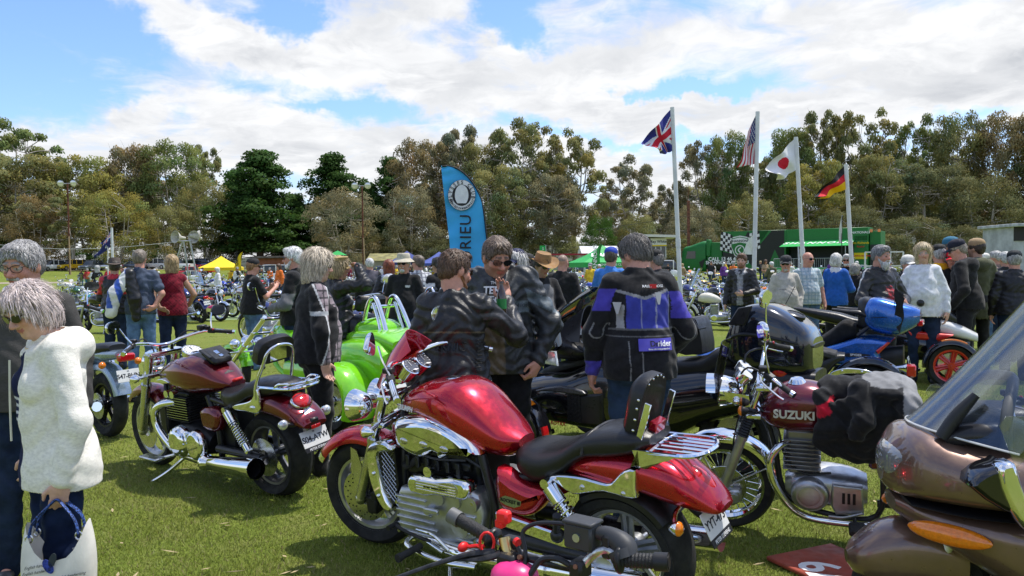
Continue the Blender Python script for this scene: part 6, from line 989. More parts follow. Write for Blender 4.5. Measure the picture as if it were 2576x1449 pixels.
def person(label,px,d,top=None,yaw=0,s=1.,sex='m',fat=0.,arms=('down','down'),head=(0,5,0),lean=0.,skin='fair',hair=('short',(.10,.07,.05)),up=None,low=((.05,.07,.12),DENIM),shoes=(.02,.02,.022),hat=None,glasses=None,beard=None,hem=None,xy=None,group='people at the show',stride=0.,z0=0.,hoff=(0,0),sit=False,h=None,shorts=None,bare=None):
 g=GD(px,d);g[2]=float(gz(g[0],g[1]))
 if top:s=(zat(px,top,d)-g[2])/(1.755 if not hat else 1.785)
 rt=thing('person',label,'person',Matrix.Translation(Vector(g)+Vector((0,0,z0)))@Matrix.Rotation(radians(yaw)-atan((px-CX)/FPX),4,'Z')@Matrix.Scale(s,4),group)
 h=h or min(.02,max(.0062,d*.00125/s));sw=.158 if sex=='m' else .138;f=fat;sk=np.array(PAL[skin]);hc=np.array(hair[1],float)
 L=radians(lean);RL=np.array([[1,0,0],[0,cos(L),sin(L)],[0,-sin(L),cos(L)]]);pv=np.array([0,0,.98]);T=lambda p:RL@(np.array(p,float)-pv)+pv
 Hc=T((0,.015+hoff[0],1.635+hoff[1]));RH=RL@rot(*head);hp=lambda p:RH@np.array(p,float)+Hc
 A=[]
 for sg,k in zip((-1,1),arms):
  q=ARM[k]if isinstance(k,str)else k;m=np.array([sg,1,1]);A.append([T((sg*sw,-.015,1.425)),T(np.array(q[0])*m),T(np.array(q[1])*m),RL@(np.array(q[2])*m),RL@(np.array(q[3])*m),q[4]if len(q)>4 else .5])
 hipw=.088 if sex=='m' else .095;LG=[]
 for sg in(-1,1):st=stride*sg;LG.append([(sg*hipw,0,.93),(sg*(hipw+.012),.02+st*.5,.49),(sg*(hipw+.02),-.03+st,.085)]if not sit else[(sg*hipw,0,.93),(sg*.14,.40,.96),(sg*.12,.45,.56)])
 E=lambda c,r,k=.02,ci=0:('e',hp(c),r,k,ci,RH);Cc=lambda a,b,r0,r1,k=.012,ci=0:('c',hp(a),hp(b),r0,r1,k,ci)
 pr=[E((0,-.012,.03),(.074,.095,.086)),E((0,.022,-.045),(.060,.068,.078),.03),E((0,.066,-.094),(.027,.024,.022),.02),Cc((0,.088,.008),(0,.110,-.026),.008,.0135),Cc((-.013,.098,-.032),(.013,.098,-.032),.009,.009,.008),Cc((-.032,.079,.022),(.032,.079,.022),.012,.012,.014),E((-.036,.060,-.026),(.026,.024,.024)),E((.036,.060,-.026),(.026,.024,.024)),E((-.076,-.006,-.008),(.011,.022,.032),.008),E((.076,-.006,-.008),(.011,.022,.032),.008),('-'+'e',hp((-.031,.098,.004)),(.017,.014,.011),.012,-1,RH),('-'+'e',hp((.031,.098,.004)),(.017,.014,.011),.012,-1,RH),E((-.031,.077,.004),(.0135,.012,.010),.003,3),E((.031,.077,.004),(.0135,.012,.010),.003,3),E((-.031,.0855,.004),(.0055,.0055,.006),.001,4),E((.031,.0855,.004),(.0055,.0055,.006),.001,4),Cc((-.018,.084,-.060),(.018,.084,-.060),.007,.007,.006,1),E((0,.0885,-.061),(.014,.007,.008),.006,1),Cc((-.042,.079,.031),(-.016,.089,.034),.005,.006,.004,2),Cc((.042,.079,.031),(.016,.089,.034),.005,.006,.004,2),('c',hp((0,-.02,-.06)),T((0,-.025,1.44)),.054+f*.15,.066+f*.1,.03,0),('e',T((0,-.015,1.30)),(sw*.93,.10,.17),.05,0,RL),('e',T((0,0,1.08)),(.12,.085,.17),.06,0,RL),('e',(0,-.01,.95),(.135,.10,.11),.05,0)]
 for(S,Eb,Wr,dr,th,cu)in A:pr+=[('c',S,Eb,.050,.041,.03,0),('c',Eb,Wr,.041,.029,.02,0)]+hand(Wr,dr,th,cu)
 for a,b,c in LG:pr+=[('c',a,b,.078,.052,.04,0),('c',b,c,.052,.036,.03,0),('c',c,np.array(c)+(0,.1,-.045),.033,.022,.02,0)]
 V,F,C=sdf(pr,h);pal=np.array([sk,sk*(.78,.48,.50),hc*.7+sk*.12,(.40,.37,.34),(.05,.035,.025)])
 if sex=='f':pal[1]=(.42,.15,.14)
 cc=pal[np.clip(C,0,4)];lv=(V-Hc)@RH;chk=np.exp(-(((lv-np.array([.036,.07,-.026]))/.022)**2).sum(1))+np.exp(-(((lv-np.array([-.036,.07,-.026]))/.022)**2).sum(1))+np.exp(-(((lv-np.array([0,.112,-.026]))/.014)**2).sum(1))
 cc=cc*(1-np.clip(chk,0,1)[:,None]*np.array([.0,.28,.26]))
 if beard=='stubble':m=(lv[:,2]<-.03)&(lv[:,2]>-.13)&(lv[:,1]>.0)&(C==0);cc[m]=cc[m]*.6+hc*.3
 if hair[0]=='shaved':m=(C==0)&((lv[:,2]>.062-.25*np.clip(lv[:,1]-.05,0,1)-.45*np.clip(.02-lv[:,1],0,.2))&(lv[:,2]>-.07))&(lv[:,1]<.088);cc[m]=cc[m]*.16+hc*.75*(.8+.4*rng.random(m.sum()))[:,None]
 link('body',smesh('body',smooth(V,F,1,.4),F,cc),SKINM,rt)
 if low:
  lc,lm=low[:2];pr=[('e',(0,-.015,.97),(.158+f*.5,.125+f*.6,.12),.05,0),('e',(0,-.05,.90),(.14+f*.3,.10,.09),.05,0)]
  for a,b,c in LG:c=np.array(c);e_=c+(0,.01,-.03)if not shorts else np.array(b)+(c-np.array(b))*shorts;pr+=[('c',a,b,.098+f*.25,.074,.04,0),('c',b,e_,.073,.062,.03,0)]
  V,F,C=sdf(pr,h*1.15,wrk(.005));link('trousers',smesh('trousers',V,F,cols(V,C,lc,low[2]if len(low)>2 else[(lambda x,y,z,c:(abs(x)<.006)&(z<.95),tuple(np.array(lc)*.6))])),lm,rt)
  if shorts:
   for a,b,c in LG:e_=np.array(b)+(np.array(c)-np.array(b))*shorts;bb=B();u=nrm(np.array(c)-np.array(b));bb.cyl(e_-u*.045,e_+u*.012,.073,.076,n=20);bb.obj('cuff',mat('pale denim',(.22,.30,.42),.9,var=.15),rt)
 for a,b,c in LG:
  c=np.array(c);pr=[('c',c+(0,-.015,-.035),c+(0,.145,-.052),.040,.030,.02,0),('c',c+(0,-.02,.0),c+(0,.0,-.04),.040,.042,.02,0)]
  V,F,C=sdf(pr,h*1.2);link('shoe',smesh('shoe',V,F,cols(V,C,shoes)),LEATH,rt)
 if up:
  kind,uc,um=up[:3];rules=up[3]if len(up)>3 else();th_=dict(tee=.010,shirt=.013,jacket=.020,hoodie=.022,vest=.016,coat=.020)[kind];hem=hem or dict(tee=.89,shirt=.90,jacket=.90,hoodie=.89,vest=.88,coat=.80)[kind]
  pr=[('e',T((0,-.015,1.30)),(sw*.98+th_+f*.35,.108+th_+f*.4,.19),.05,0,RL),('c',T((-sw*.8,-.02,1.42)),T((sw*.8,-.02,1.42)),.046+th_,.046+th_,.05,0),('e',T((0,0,1.10)),(.140+th_+f*.8,.10+th_+f*.8,.2),.06,0,RL),('e',(0,-.015,hem+.06),((.205 if kind=='coat' else .178)+th_+f*.5,.14+th_+f*.6,.28),.06,0),('e',T((0,.05+f*.5,1.12)),(.11+f*.6,.07+f*.6,.15),.05,0,RL),('c',T((0,-.03,1.45)),T((0,-.022,1.492)),.080+f*.2,.068+f*.15,.02,3)]
  if sex=='f':pr+=[('e',T((-.07,.085,1.265)),(.075,.065,.075),.04,0,RL),('e',T((.07,.085,1.265)),(.075,.065,.075),.04,0,RL)]
  for i,(S,Eb,Wr,dr,tt,cu)in enumerate(A):
   if kind=='vest':pr+=[('c',S,S+(Eb-S)*.12,.062,.05,.03,0)]
   elif kind in('tee','shirt')and bare is not False and kind=='tee' or bare:pr+=[('c',S,S+(Eb-S)*.72,.062+th_*.4,.058+th_*.5,.035,i+1)]
   else:pr+=[('c',S,Eb,.055+th_*.9,.048+th_*.8,.035,i+1),('c',Eb,Wr-nrm(Wr-Eb)*.012,.049+th_*.75,.036+th_*.5,.03,i+1)]
  if kind=='hoodie' or kind=='coat':pr+=[('e',T((0,-.115,1.43)),(.135,.09,.095),.03,3,RL),('c',T((-.10,-.05,1.46)),T((-.045,.07,1.42)),.04,.03,.03,3),('c',T((.10,-.05,1.46)),T((.045,.07,1.42)),.04,.03,.03,3)]
  if kind=='jacket':pr+=[('c',T((-.062,.0,1.485)),T((.062,.0,1.485)),.028,.028,.015,3),('c',T((-.06,-.045,1.495)),T((.06,-.045,1.495)),.026,.026,.02,3)]
  w0=wrk(.003 if um is KNIT else .0045 if um is CLOTH else .0075,1.35 if um is LEATH else 1.);V,F,C=sdf(pr,h,lambda x,y,z:np.maximum(w0(x,y,z),-.02),.03)
  cut=V[F].mean(1)[:,2]>hem;nk=np.linalg.norm((V[F].mean(1)-T((0,-.012,1.535)))/np.array([1,1,.8]),axis=1)>.073+f*.15
  keep=(cut|np.isin(C[F[:,0]],(1,2)))&nk;F2=F[keep];us=np.unique(F2);mp=np.full(len(V),-1);mp[us]=np.arange(len(us));V,F,C=V[us],mp[F2],C[us];cv=cols(V,C,uc,rules)if not callable(uc)else uc(V,C)
  o=link(dict(tee='shirt',shirt='shirt',jacket='jacket',hoodie='hoodie',vest='vest',coat='cardigan')[kind],smesh('top',V,F,cv),um,rt);o.data.name=o.name;md=o.modifiers.new('thick','SOLIDIFY');md.thickness=.006;md.offset=-1;rt['_']=0;person.V=V[C==0]
 hs=hair[0];hh=h*.8
 if hs not in('bald','shaved'):
  r0=dict(short=.013,shaved=.004,crop=.009,bob=.024,medium=.022,long=.026,fringe=.012)[hs];pr=[('e',hp((0,-.014,.034)),(.076+r0,.097+r0,.086+r0),.02,0,RH)]
  if hs in('bob','long','medium'):zb=dict(bob=-.13,long=-.19,medium=-.07)[hs];pr+=[('e',hp((sg*.062,-.022 if hs!='medium' else-.04,-.045)),(.036,.068 if hs!='medium' else .056,-zb+.0),.03,0,RH)for sg in(-1,1)]+[('e',hp((0,-.075,-.05)),(.082,.042,-zb+.0),.03,0,RH),('e',hp((0,.058,.085)),(.062,.036,.03),.03,0,RH)]
  if hs in('short','fringe','crop'):pr+=[('e',hp((0,-.058,-.012)),(.070+r0*.5,.052,.068),.02,0,RH),('e',hp((0,.05,.098)),(.052,.034+(.01 if hs=='fringe' else 0),.024),.02,0,RH)]
  if hs=='shaved':pr+=[('e',hp((0,-.055,-.02)),(.078,.054,.07),.02,0,RH)]
  fz=dict(bob=.042,long=.04,medium=.044,short=.052,shaved=.058,crop=.055,fringe=.05)[hs];pr+=[('-e',hp((0,.125,fz-.085)),(.068 if hs in('bob','long','medium')else .1,.088 if hs in('bob','long','medium')else .105,.098),.008,-1,RH)]
  if hs in('short','shaved','crop','fringe'):pr+=[('-e',hp((0,.030,-.078)),(.13,.082,.088),.01,-1,RH),('-e',hp((0,-.03,-.15)),(.13,.12,.085),.012,-1,RH)]
  n_=.0 if hs=='shaved' else .0045 if hs in('bob','long','medium')else .0035
  def hw(x,y,z,n_=n_):a=np.arctan2(x-Hc[0],y-Hc[1]);return n_*(np.sin(a*31+6*np.sin(z*25))+.6*np.sin(a*67+9*np.sin(z*40+x*30))+.7*np.sin(x*120+y*90+z*50))*.7
  V,F,C=sdf(pr,hh,hw);v_=np.sin(np.arctan2(V[:,0]-Hc[0],V[:,1]-Hc[1])*43+5*np.sin(V[:,2]*40))*.5+.5
  hm=link('hair',smesh('hair',V,F,hc[None]*(.62+.5*v_[:,None])),HAIRM,rt)
  if d<11:
   ns=2600 if d<7 else 900;k_=rng.choice(len(V),ns);p0=V[k_];l0=(p0-Hc)@RH;nn=l0/np.array([.08,.1,.09])**2;nn/=np.linalg.norm(nn,axis=1)[:,None];lg=hs in('bob','long','medium');dn=l0-np.array([.015,-.035,.12]);dn+=np.array([0,-.04 if not lg else .0,-.09 if lg else-.02]);dn+=rng.normal(0,.028,(ns,3));dn-=nn*(dn*nn).sum(1)[:,None];dn/=np.linalg.norm(dn,axis=1)[:,None];wd=np.cross(dn,nn)
   Ls=(rng.uniform(.03,.085,ns)if lg else rng.uniform(.012,.026,ns))[:,None];w_=rng.uniform(.0009,.002,ns)[:,None]*(1 if d<7 else 1.7);lf=rng.uniform(.0,.08 if lg else .035,ns)[:,None];q0=l0-nn*.003;q1=q0+dn*Ls*.5+nn*(.004+lf*Ls*.9);q2=q0+dn*Ls+nn*(.001+lf*Ls*.5)-np.array([0,0,.12])*Ls*(1 if lg else 0)
   fz_=lambda q:(q[:,1]>.035)&(abs(q[:,0])<.068)&(q[:,2]<.055)&(q[:,2]>-.2);kp=~(fz_(q1)|fz_(q2)|(fz_(q0)));q0,q1,q2,wd,w_=q0[kp],q1[kp],q2[kp],wd[kp],w_[kp];ns=int(kp.sum())
   SV=np.stack([q0-wd*w_,q0+wd*w_,q1-wd*w_,q1+wd*w_,q2-wd*w_*.25,q2+wd*w_*.25],1).reshape(-1,3)@RH.T+Hc;i6=np.arange(ns)[:,None]*6;SF=np.concatenate([i6+[0,1,3,2],i6+[2,3,5,4]]);o=link('hair_strands',smesh('hair_strands',SV,SF,np.repeat(hc[None]*rng.uniform(.6,1.5,ns)[:,None],6,0)),HAIRM,hm);o['kind']='stuff'
 if beard in('full','goatee','long'):
  bc=np.array(hair[1]if len(hair)<3 else hair[2]);pr=[('e',hp((0,.062,-.088)),(.036,.034,.036),.02,0,RH),('c',hp((-.024,.090,-.048)),hp((.024,.090,-.048)),.009,.009,.01,0)]
  if beard!='goatee':pr+=[('c',hp((sg*.062,.012,-.035)),hp((sg*.034,.058,-.092)),.014,.024,.025,0)for sg in(-1,1)]
  if beard=='long':pr+=[('e',hp((0,.062,-.115)),(.046,.04,.055),.03,0,RH)]
  pr+=[('-e',hp((0,.105,-.061)),(.018,.02,.007),.004,-1,RH)];V,F,C=sdf(pr,hh,lambda x,y,z:.003*np.sin(x*170+z*60)*np.sin(z*130+y*90));link('beard',smesh('beard',V,F,bc[None]*(.75+.5*rng.random(len(V)))[:,None]),HAIRM,rt)
 MH=basis(Hc,RH[:,0],RH[:,1],RH[:,2])
 if glasses:
  gy=.100 if glasses!='top' else .075;gzz=.006 if glasses!='top' else .075;b=B()
  for sg in(-1,1):
   O=[(sg*.006,gzz+.010),(sg*.03,gzz+.019),(sg*.058,gzz+.014),(sg*.060,gzz-.004),(sg*.045,gzz-.018),(sg*.02,gzz-.017),(sg*.008,gzz-.004)]
   if glasses=='wire':b.tube([(x,gy+.002-abs(x)*.22,z)for x,z in O],.0017,5,3,closed=True)
   else:k0=len(b.V);b.plate(O,0,.004,'xz',2);b.V[k0:]=[np.column_stack([v[:,0],gy+v[:,1]-abs(v[:,0])*.22-.0,v[:,2]])for v in b.V[k0:]]
   b.tube([(sg*.060,gy-.014,gzz+.008),(sg*.074,gy-.045,gzz+.008),(sg*.081,.0,gzz+.006),(sg*.079,-.02,gzz-.01)],.0022 if glasses!='wire' else .0016,5,3)
  b.tube([(-.009,gy,gzz+.006),(0,gy+.002,gzz+.008),(.009,gy,gzz+.006)],.002,5,2);b.obj('sunglasses' if glasses!='wire' else 'glasses',SHADE if glasses!='wire' else DRK,rt,M=MH)
 if hat:
  hk,hcol=hat[:2];b=B();m=mat('hat %.2f %.2f %.2f'%tuple(hcol),hcol,.85,var=.15,bump=.4,bs=200)
  if hk=='cap':
   b.lathe([(.088,.0),(.092,.02),(.090,.05),(.072,.085),(.035,.102),(.006,.106),(.001,.108)],(0,-.006,.042),(0,-.06,1),26);V=b.V[-1];V[:,1]=(V[:,1]+.006)*1.14-.01;us=np.linspace(-1,1,13);b.sheet(np.array([[(u*.078*(1-.12*v),.085-.035*u*u*(1-v)+.085*v*sqrt(max(0,1-.75*u*u)),.048-.022*u*u-.016*v)for u in us]for v in np.linspace(0,1,6)]),.004)
  elif hk=='bucket':b.lathe([(.150,-.018),(.118,.012),(.094,.03),(.088,.085),(.075,.10),(.001,.102)],(0,-.005,.045),(0,0,1),28)
  elif hk=='brim':
   b.lathe([(.175,.0),(.13,-.006),(.092,.004),(.088,.06),(.078,.095),(.05,.088),(.001,.092)],(0,-.005,.05),(0,0,1),32);V=b.V[-1];rr=np.hypot(V[:,0],V[:,1]);V[:,2]+=np.where(rr>.1,(rr-.1)*(.9*(abs(V[:,0])/rr)**2-.35),0);V[:,1]*=1.1
  elif hk=='officer':b.lathe([(.088,.0),(.090,.035),(.115,.075),(.10,.085),(.001,.09)],(0,-.005,.04),(0,-.1,1),26);b.lathe([(.089,.002),(.093,.004),(.093,.028),(.089,.03)],(0,-.005,.042),(0,-.1,1),26);us=np.linspace(-1,1,11);b.sheet(np.array([[(u*.075,.075-.03*u*u+.055*v*sqrt(max(0,1-.7*u*u)),.048-.03*v-.02*u*u)for u in us]for v in np.linspace(0,1,5)]),.003)
  o=b.obj('hat',m,rt,M=MH)
 if '_' in rt:del rt['_']
 return rt,T,hp
def ysurf(x,z,front=False,w=.02):
 V=person.V;m=(abs(V[:,0]-x)<w)&(abs(V[:,2]-z)<w);return(V[m,1].max()if front else V[m,1].min())if m.any()else 0
def btext(rt,s,size,x,z,m,front=False,nm='print',bold=.02,rotz=0.,curve=True):
 o=text(s,size,nm,m,rt,Matrix(),.001,bold=bold);sg=1 if front else-1
 for v in o.data.vertices:
  c,q=cos(radians(rotz)),sin(radians(rotz));a,b=v.co.x*c-v.co.y*q,v.co.x*q+v.co.y*c;X_=x-sg*a;v.co=(X_,ysurf(X_,z+b,front,.014)+sg*(.0035+v.co.z),z+b)
 return o
K_=(.014,.014,.015);JEANS=(.10,.17,.30);DJEANS=(.018,.03,.06)
def plaid(V,a,b,f=70,ax=(0,2)):
 p=np.sin(V[:,ax[0]]*f)+np.sin(V[:,ax[1]]*f);q=((np.sin(V[:,ax[0]]*f)>.75)|(np.sin(V[:,ax[1]]*f)>.75));return np.where(q[:,None],np.array(b),np.array(a))
def cardy(V,C):
 x,y,z=V.T;o=np.tile(np.array((.86,.83,.74)),(len(V),1));fr=(y>.085)&(abs(x-.035)<.05)&(C==0)&(z<1.42)
 o[fr]=(.02,.025,.07);st=fr&(np.sin(z*210)>.2)&(z<1.22)&(z>1.1);o[st]=(.7,.7,.72);return o
rt,T,hp=person('grey-haired woman in sunglasses and a white hooded cardigan, holding a bag',132,3.5,None,104,s=.92,hoff=(.045,-.012),sex='f',fat=.02,arms=(((.235,-.03,1.10),(.225,.055,.835),(-.1,.2,-1),(-.3,1,.2),.9),'down'),head=(22,24,4),skin='fair',hair=('medium',(.58,.49,.46)),up=('coat',cardy,KNIT),low=((.012,.022,.06),DENIM),shorts=.35,glasses='sun',hem=.78,lean=4)
hw_=rt.matrix_world.copy();bpy.context.view_layer.update()
b=B();b.ell(hp((-.074,-.012,-.048)),.006,8,6);b.obj('earring',mat('pearl',(.8,.78,.72),.2),rt);b=B();a=np.linspace(.2,pi-.2,12);b.tube([T((-.075*cos(q),.02+.07*sin(q),1.475-.03*sin(q)))for q in a],.002,5,2);b.obj('necklace',BRASS,rt)
b=B();b.tube([T((.02,.155,1.40)),T((.03,.17,1.2)),T((.035,.18,1.02))],.005,6,4);b.obj('drawstring',mat('cream cord',(.75,.72,.6),.9),rt)
bpy.context.view_layer.update();wr_=np.array(rt.matrix_world@Vector(tuple(T((-.225,.075,.765)))))
def handbag(o):
 k=thing('handbag','white handbag with blue patterned straps hanging from the hand of the woman in white','handbag',Matrix.Translation(Vector((o[0],o[1],o[2]-.50)))@Matrix.Rotation(radians(12),4,'Z')@Matrix.Diagonal((.82,.9,1,1)));CV=mat('white canvas print',(.74,.71,.64),.75,var=.06,bump=.2);ST=mat('blue snake strap',(.03,.07,.24),.6,var=.9,vs=120)
 P_=[]
 for v in np.linspace(0,1,9):
  w,t_=.15+.05*sin(v*2.2)-.045*v,.06+.03*sin(v*2.6);row=[]
  for u in np.arange(24)*2*pi/24:top=(.36-.10*abs(sin(u))**3+.05*abs(cos(u))**4)if True else .36;row.append((w*np.sign(cos(u))*abs(cos(u))**.7,t_*np.sign(sin(u))*abs(sin(u))**.7,v*top))
  P_.append(row)
 b=B();b.grid(P_,closed=True);b.add(np.array(P_[0]),[tuple(range(24))[::-1]]);b.obj('bag_body',CV,k)
 INKB=mat('dark print',(.03,.04,.05),.7);GB=mat('blue print',(.02,.04,.25),.7,var=.5,vs=60);TN=mat('tan print',(.45,.28,.16),.7)
 for x,z,s_,m,r_ in((.03,.11,.055,INKB,.4),(.075,.135,.03,INKB,.9),(-.02,.245,.035,GB,2.2),(.09,.04,.05,GB,.2),(-.05,.12,.03,TN,1.5),(.0,.27,.03,INKB,1.2),(.12,.06,.02,TN,0)):
  b=B();q=np.linspace(0,2*pi,16,endpoint=False);b.plate([(x+s_*(cos(a)*cos(r_)-.55*sin(a)*sin(r_)),z+s_*(cos(a)*sin(r_)+.55*sin(a)*cos(r_)))for a in q],-.094,-.0905);b.obj('print',m,k)
 for i,(s_,x,z)in enumerate((('English handwriting',-.06,.25),('English handwriting',.08,.20),('English handwriting',.05,.175),('English handwriting',-.07,.225))):text(s_,.018,'print',INKB,k,face((x,-.0925,z),(1,0,.1),(0,0,1)),.0006,shear=.5)
 b=B();b.lathe([(.045,0),(.045,.002),(.041,.002),(.041,0)],(-.085,-.088,.06),(0,-1,0),24);b.obj('stamp',INKB,k);text('DEMITAS',.014,'print',INKB,k,face((-.085,-.0925,.07),(1,0,.2),(0,0,1)),.0006)
 for y in(-.05,.05):
  b=B();b.tube([(-.12,y,.36),(-.10,y*.9,.42),(-.03,y*.5,.482),(.0,y*.3,.50),(.03,y*.5,.482),(.09,y*.9,.42),(.11,y,.36)],.0135,8,5,flat=.45);b.obj('strap',ST,k)
  for x in(-.12,.11):b=B();b.lathe([(.016,-.003),(.020,0),(.016,.003),(.012,0),(.016,-.003)],(x,y,.352),(0,1,0),16);b.obj('strap_ring',STEEL,k)
handbag(wr_)
rt,T,hp=person('grey-haired man in wire glasses and a charcoal cardigan behind the woman in white',58,4.25,610,172,fat=.03,arms=('down','down'),head=(-28,15,0),skin='ruddy',hair=('short',(.36,.35,.34)),up=('jacket',(.075,.072,.068),KNIT,[(lambda x,y,z,c:(y>.07)&(abs(x)<.03)&(c==0)&(z>1.37),(.03,.13,.45))]),low=(DJEANS,DENIM),shoes=(.09,.09,.095),glasses='wire',beard='goatee')
b=B();b.sheet(np.array([[T((.088*sin(q)*(1+.2*v),-.015+.085*cos(q)*(1+.1*v)-.0,1.515-.05*v))for q in np.linspace(-2.6,2.6,21)]for v in(0,.5,1)]),.004);b.obj('collar',mat('blue polo',(.02,.20,.62),.85),rt)
rt,T,hp=person('man in jeans from behind with a white and blue leather jacket over his shoulder',352,12.,629,-4,fat=.015,arms=(((.27,.06,1.20),(.20,.2,1.36),(.2,.3,.9),(1,0,0)),'back'),head=(-14,4,0),skin='ruddy',hair=('short',(.22,.18,.14)),up=('tee',(.075,.095,.14),DENIM),low=(JEANS,DENIM,[(lambda x,y,z,c:z>1.0,(.22,.09,.03))]),stride=.05)
bpy.context.view_layer.update();q0=rt.matrix_world
def slung(M):
 k=thing('jacket','white, blue and black leather motorcycle jacket slung over a shoulder','jacket',M.copy());LJ=mat('racing leather',rough=.4,attr=True,var=.1,bump=.3,bs=60)
 pr=[('c',(-.13,-.12,1.43),(-.30,-.16,1.18),.075,.085,.03,0),('c',(-.30,-.16,1.18),(-.35,-.15,.92),.085,.075,.03,1),('c',(-.12,-.13,1.42),(-.06,-.17,1.1),.07,.085,.03,2),('c',(-.06,-.17,1.1),(-.05,-.16,.84),.08,.055,.03,2),('c',(-.15,.06,1.46),(-.12,-.12,1.44),.055,.06,.03,0)]
 V,F,C=sdf(pr,.012,wrk(.006));cl=np.tile(np.array((.72,.72,.70)),(len(V),1));cl[C==2]=K_;bl=(C<2)&((np.sin(V[:,0]*38+V[:,2]*9)>.1)&(V[:,2]>.98));cl[bl]=(.03,.09,.42);cl[(C<2)&(V[:,0]>-.17)&(V[:,2]>1.25)]=(.02,.02,.022);link('leather',smesh('leather',V,F,cl),LJ,k)
slung(q0)
person('blonde-haired woman in a quilted maroon vest and dark jeans, from behind',432,12.6,643,4,sex='f',fat=.035,arms=('back',((.30,-.02,1.17),(.24,.12,1.02),(-.4,.7,-.4),(0,.3,1))),skin='tan',hair=('bob',(.36,.25,.12)),up=('vest',lambda V,C:np.where(((np.sin((V[:,0]+V[:,2])*130)>.82)|(np.sin((V[:,0]-V[:,2])*130)>.82))[:,None],np.array((.09,.004,.012)),np.array((.22,.01,.025))),CLOTH),low=((.02,.03,.065),DENIM),stride=.04)
person('man in a brown brimmed hat and a red and black vest, left of the couple',287,13.2,648,-25,fat=.02,arms=('front','down'),head=(25,5,0),skin='tan',hair=('short',(.05,.04,.03)),up=('jacket',K_,LEATH,[(lambda x,y,z,c:(c>0)&(z>1.2),(.5,.015,.03))]),low=(DJEANS,DENIM),hat=('brim',(.11,.085,.07)),glasses='sun')
def pj(V,C):
 x,y,z=V.T;o=np.tile(np.array(K_),(len(V),1));o[(C==0)&(y>.10)&(abs(x)<.075+.03*np.sin(z*5))]=(.022,.022,.055)
 s1=(C==2)&(abs(y-(.035+.05*np.sin(z*7)))<.042);s2=(C==0)&(abs(x-.12-.04*np.sin(z*9))<.035)&(y>.02)&(z<1.42);pl=plaid(V,(.30,.24,.26),(.05,.045,.05),110,(1,2));o[s1|s2]=pl[s1|s2]
 e=((C==2)&(abs(abs(y-(.035+.05*np.sin(z*7)))-.046)<.006));o[e]=(.6,.6,.6);o[(C==2)&(abs(z-1.27)<.018)]=(.45,.46,.47);return o
person('blonde woman in sunglasses and a black jacket with plaid panels',795,6.4,629,-80,sex='f',fat=.055,arms=('down',((.26,-.02,1.14),(.245,.01,.90),(-.05,.2,-1),(-.3,1,0))),head=(-4,10,0),skin='fair',hair=('bob',(.55,.47,.36)),up=('jacket',pj,CLOTH),low=((.012,.012,.014),CLOTH),glasses='sun',hem=.88)
person('woman in a tan peaked cap shading her eyes, black patched vest',848,8.6,640,-72,sex='f',fat=.02,arms=('front','salute'),head=(-8,3,0),skin='ruddy',hair=('medium',(.40,.30,.15)),up=('jacket',K_,LEATH,[(lambda x,y,z,c:(y>.05)&(((x-.09)**2+(z-1.33)**2<.0016)|((x+.08)**2+(z-1.28)**2<.002)),(.35,.33,.28))]),low=((.012,.012,.014),CLOTH),hat=('officer',(.42,.30,.13)))
person('white-haired bearded man in a black and grey jacket looking left',740,9.6,622,78,fat=.02,skin='ruddy',hair=('fringe',(.75,.74,.72)),beard='full',up=('jacket',K_,CLOTH,[(lambda x,y,z,c:(c==1)&(z<1.25),(.16,.16,.17))]),low=(DJEANS,DENIM),glasses='sun',arms=('front','down'))
person('man in a black cap, black T-shirt and jeans facing right',635,13.,648,-68,fat=.06,arms=('phone','phone'),skin='ruddy',hair=('short',(.3,.16,.07)),up=('tee',K_,CLOTH),low=(JEANS,DENIM),hat=('cap',(.015,.015,.016)),glasses='sun')
person('grey-haired man from behind in a black jacket with a grey yoke',930,17.,650,8,fat=.03,skin='ruddy',hair=('short',(.62,.61,.6)),up=('jacket',K_,CLOTH,[(lambda x,y,z,c:(z>1.22)&(abs(x)<.16),(.09,.085,.11))]),low=((.012,.012,.013),CLOTH))
person('red-haired woman from behind with a small black backpack',978,14.,655,6,sex='f',skin='fair',hair=('bob',(.22,.055,.02)),up=('hoodie',K_,LEATH,[(lambda x,y,z,c:c==3,(.45,.48,.55))]),low=(DJEANS,DENIM),fat=.02)
rt,T,hp=person('smiling man in a cream bucket hat, sunglasses and black T-shirt',1016,11.4,636,168,fat=.045,arms=('down','down'),head=(-8,3,0),skin='ruddy',hair=('short',(.5,.5,.48)),up=('tee',K_,CLOTH,[(lambda x,y,z,c:(y>.06)&(abs(x+.07)<.03)&(abs(z-1.32)<.016),(.6,.6,.6))]),low=((.04,.07,.14),DENIM),hat=('bucket',(.52,.47,.36)),glasses='sun',beard='goatee')
person('man in a white checked shirt from behind, next to the bucket hat',1052,13.4,643,18,fat=.03,head=(30,0,0),skin='ruddy',hair=('short',(.16,.12,.09)),up=('shirt',lambda V,C:np.where(((np.sin(V[:,0]*95)>.55)|(np.sin(V[:,2]*95)>.55))[:,None],np.array((.22,.22,.25)),np.array((.72,.72,.72))),CLOTH),low=(DJEANS,DENIM),glasses='sun')
person('man in sunglasses and a black and white jacket left of the bearded man',1102,12.5,648,40,skin='tan',hair=('short',(.03,.025,.02)),up=('jacket',K_,CLOTH,[(lambda x,y,z,c:(c==1)&(abs(z-1.33)<.03),(.7,.7,.7))]),low=(DJEANS,DENIM),glasses='sun')
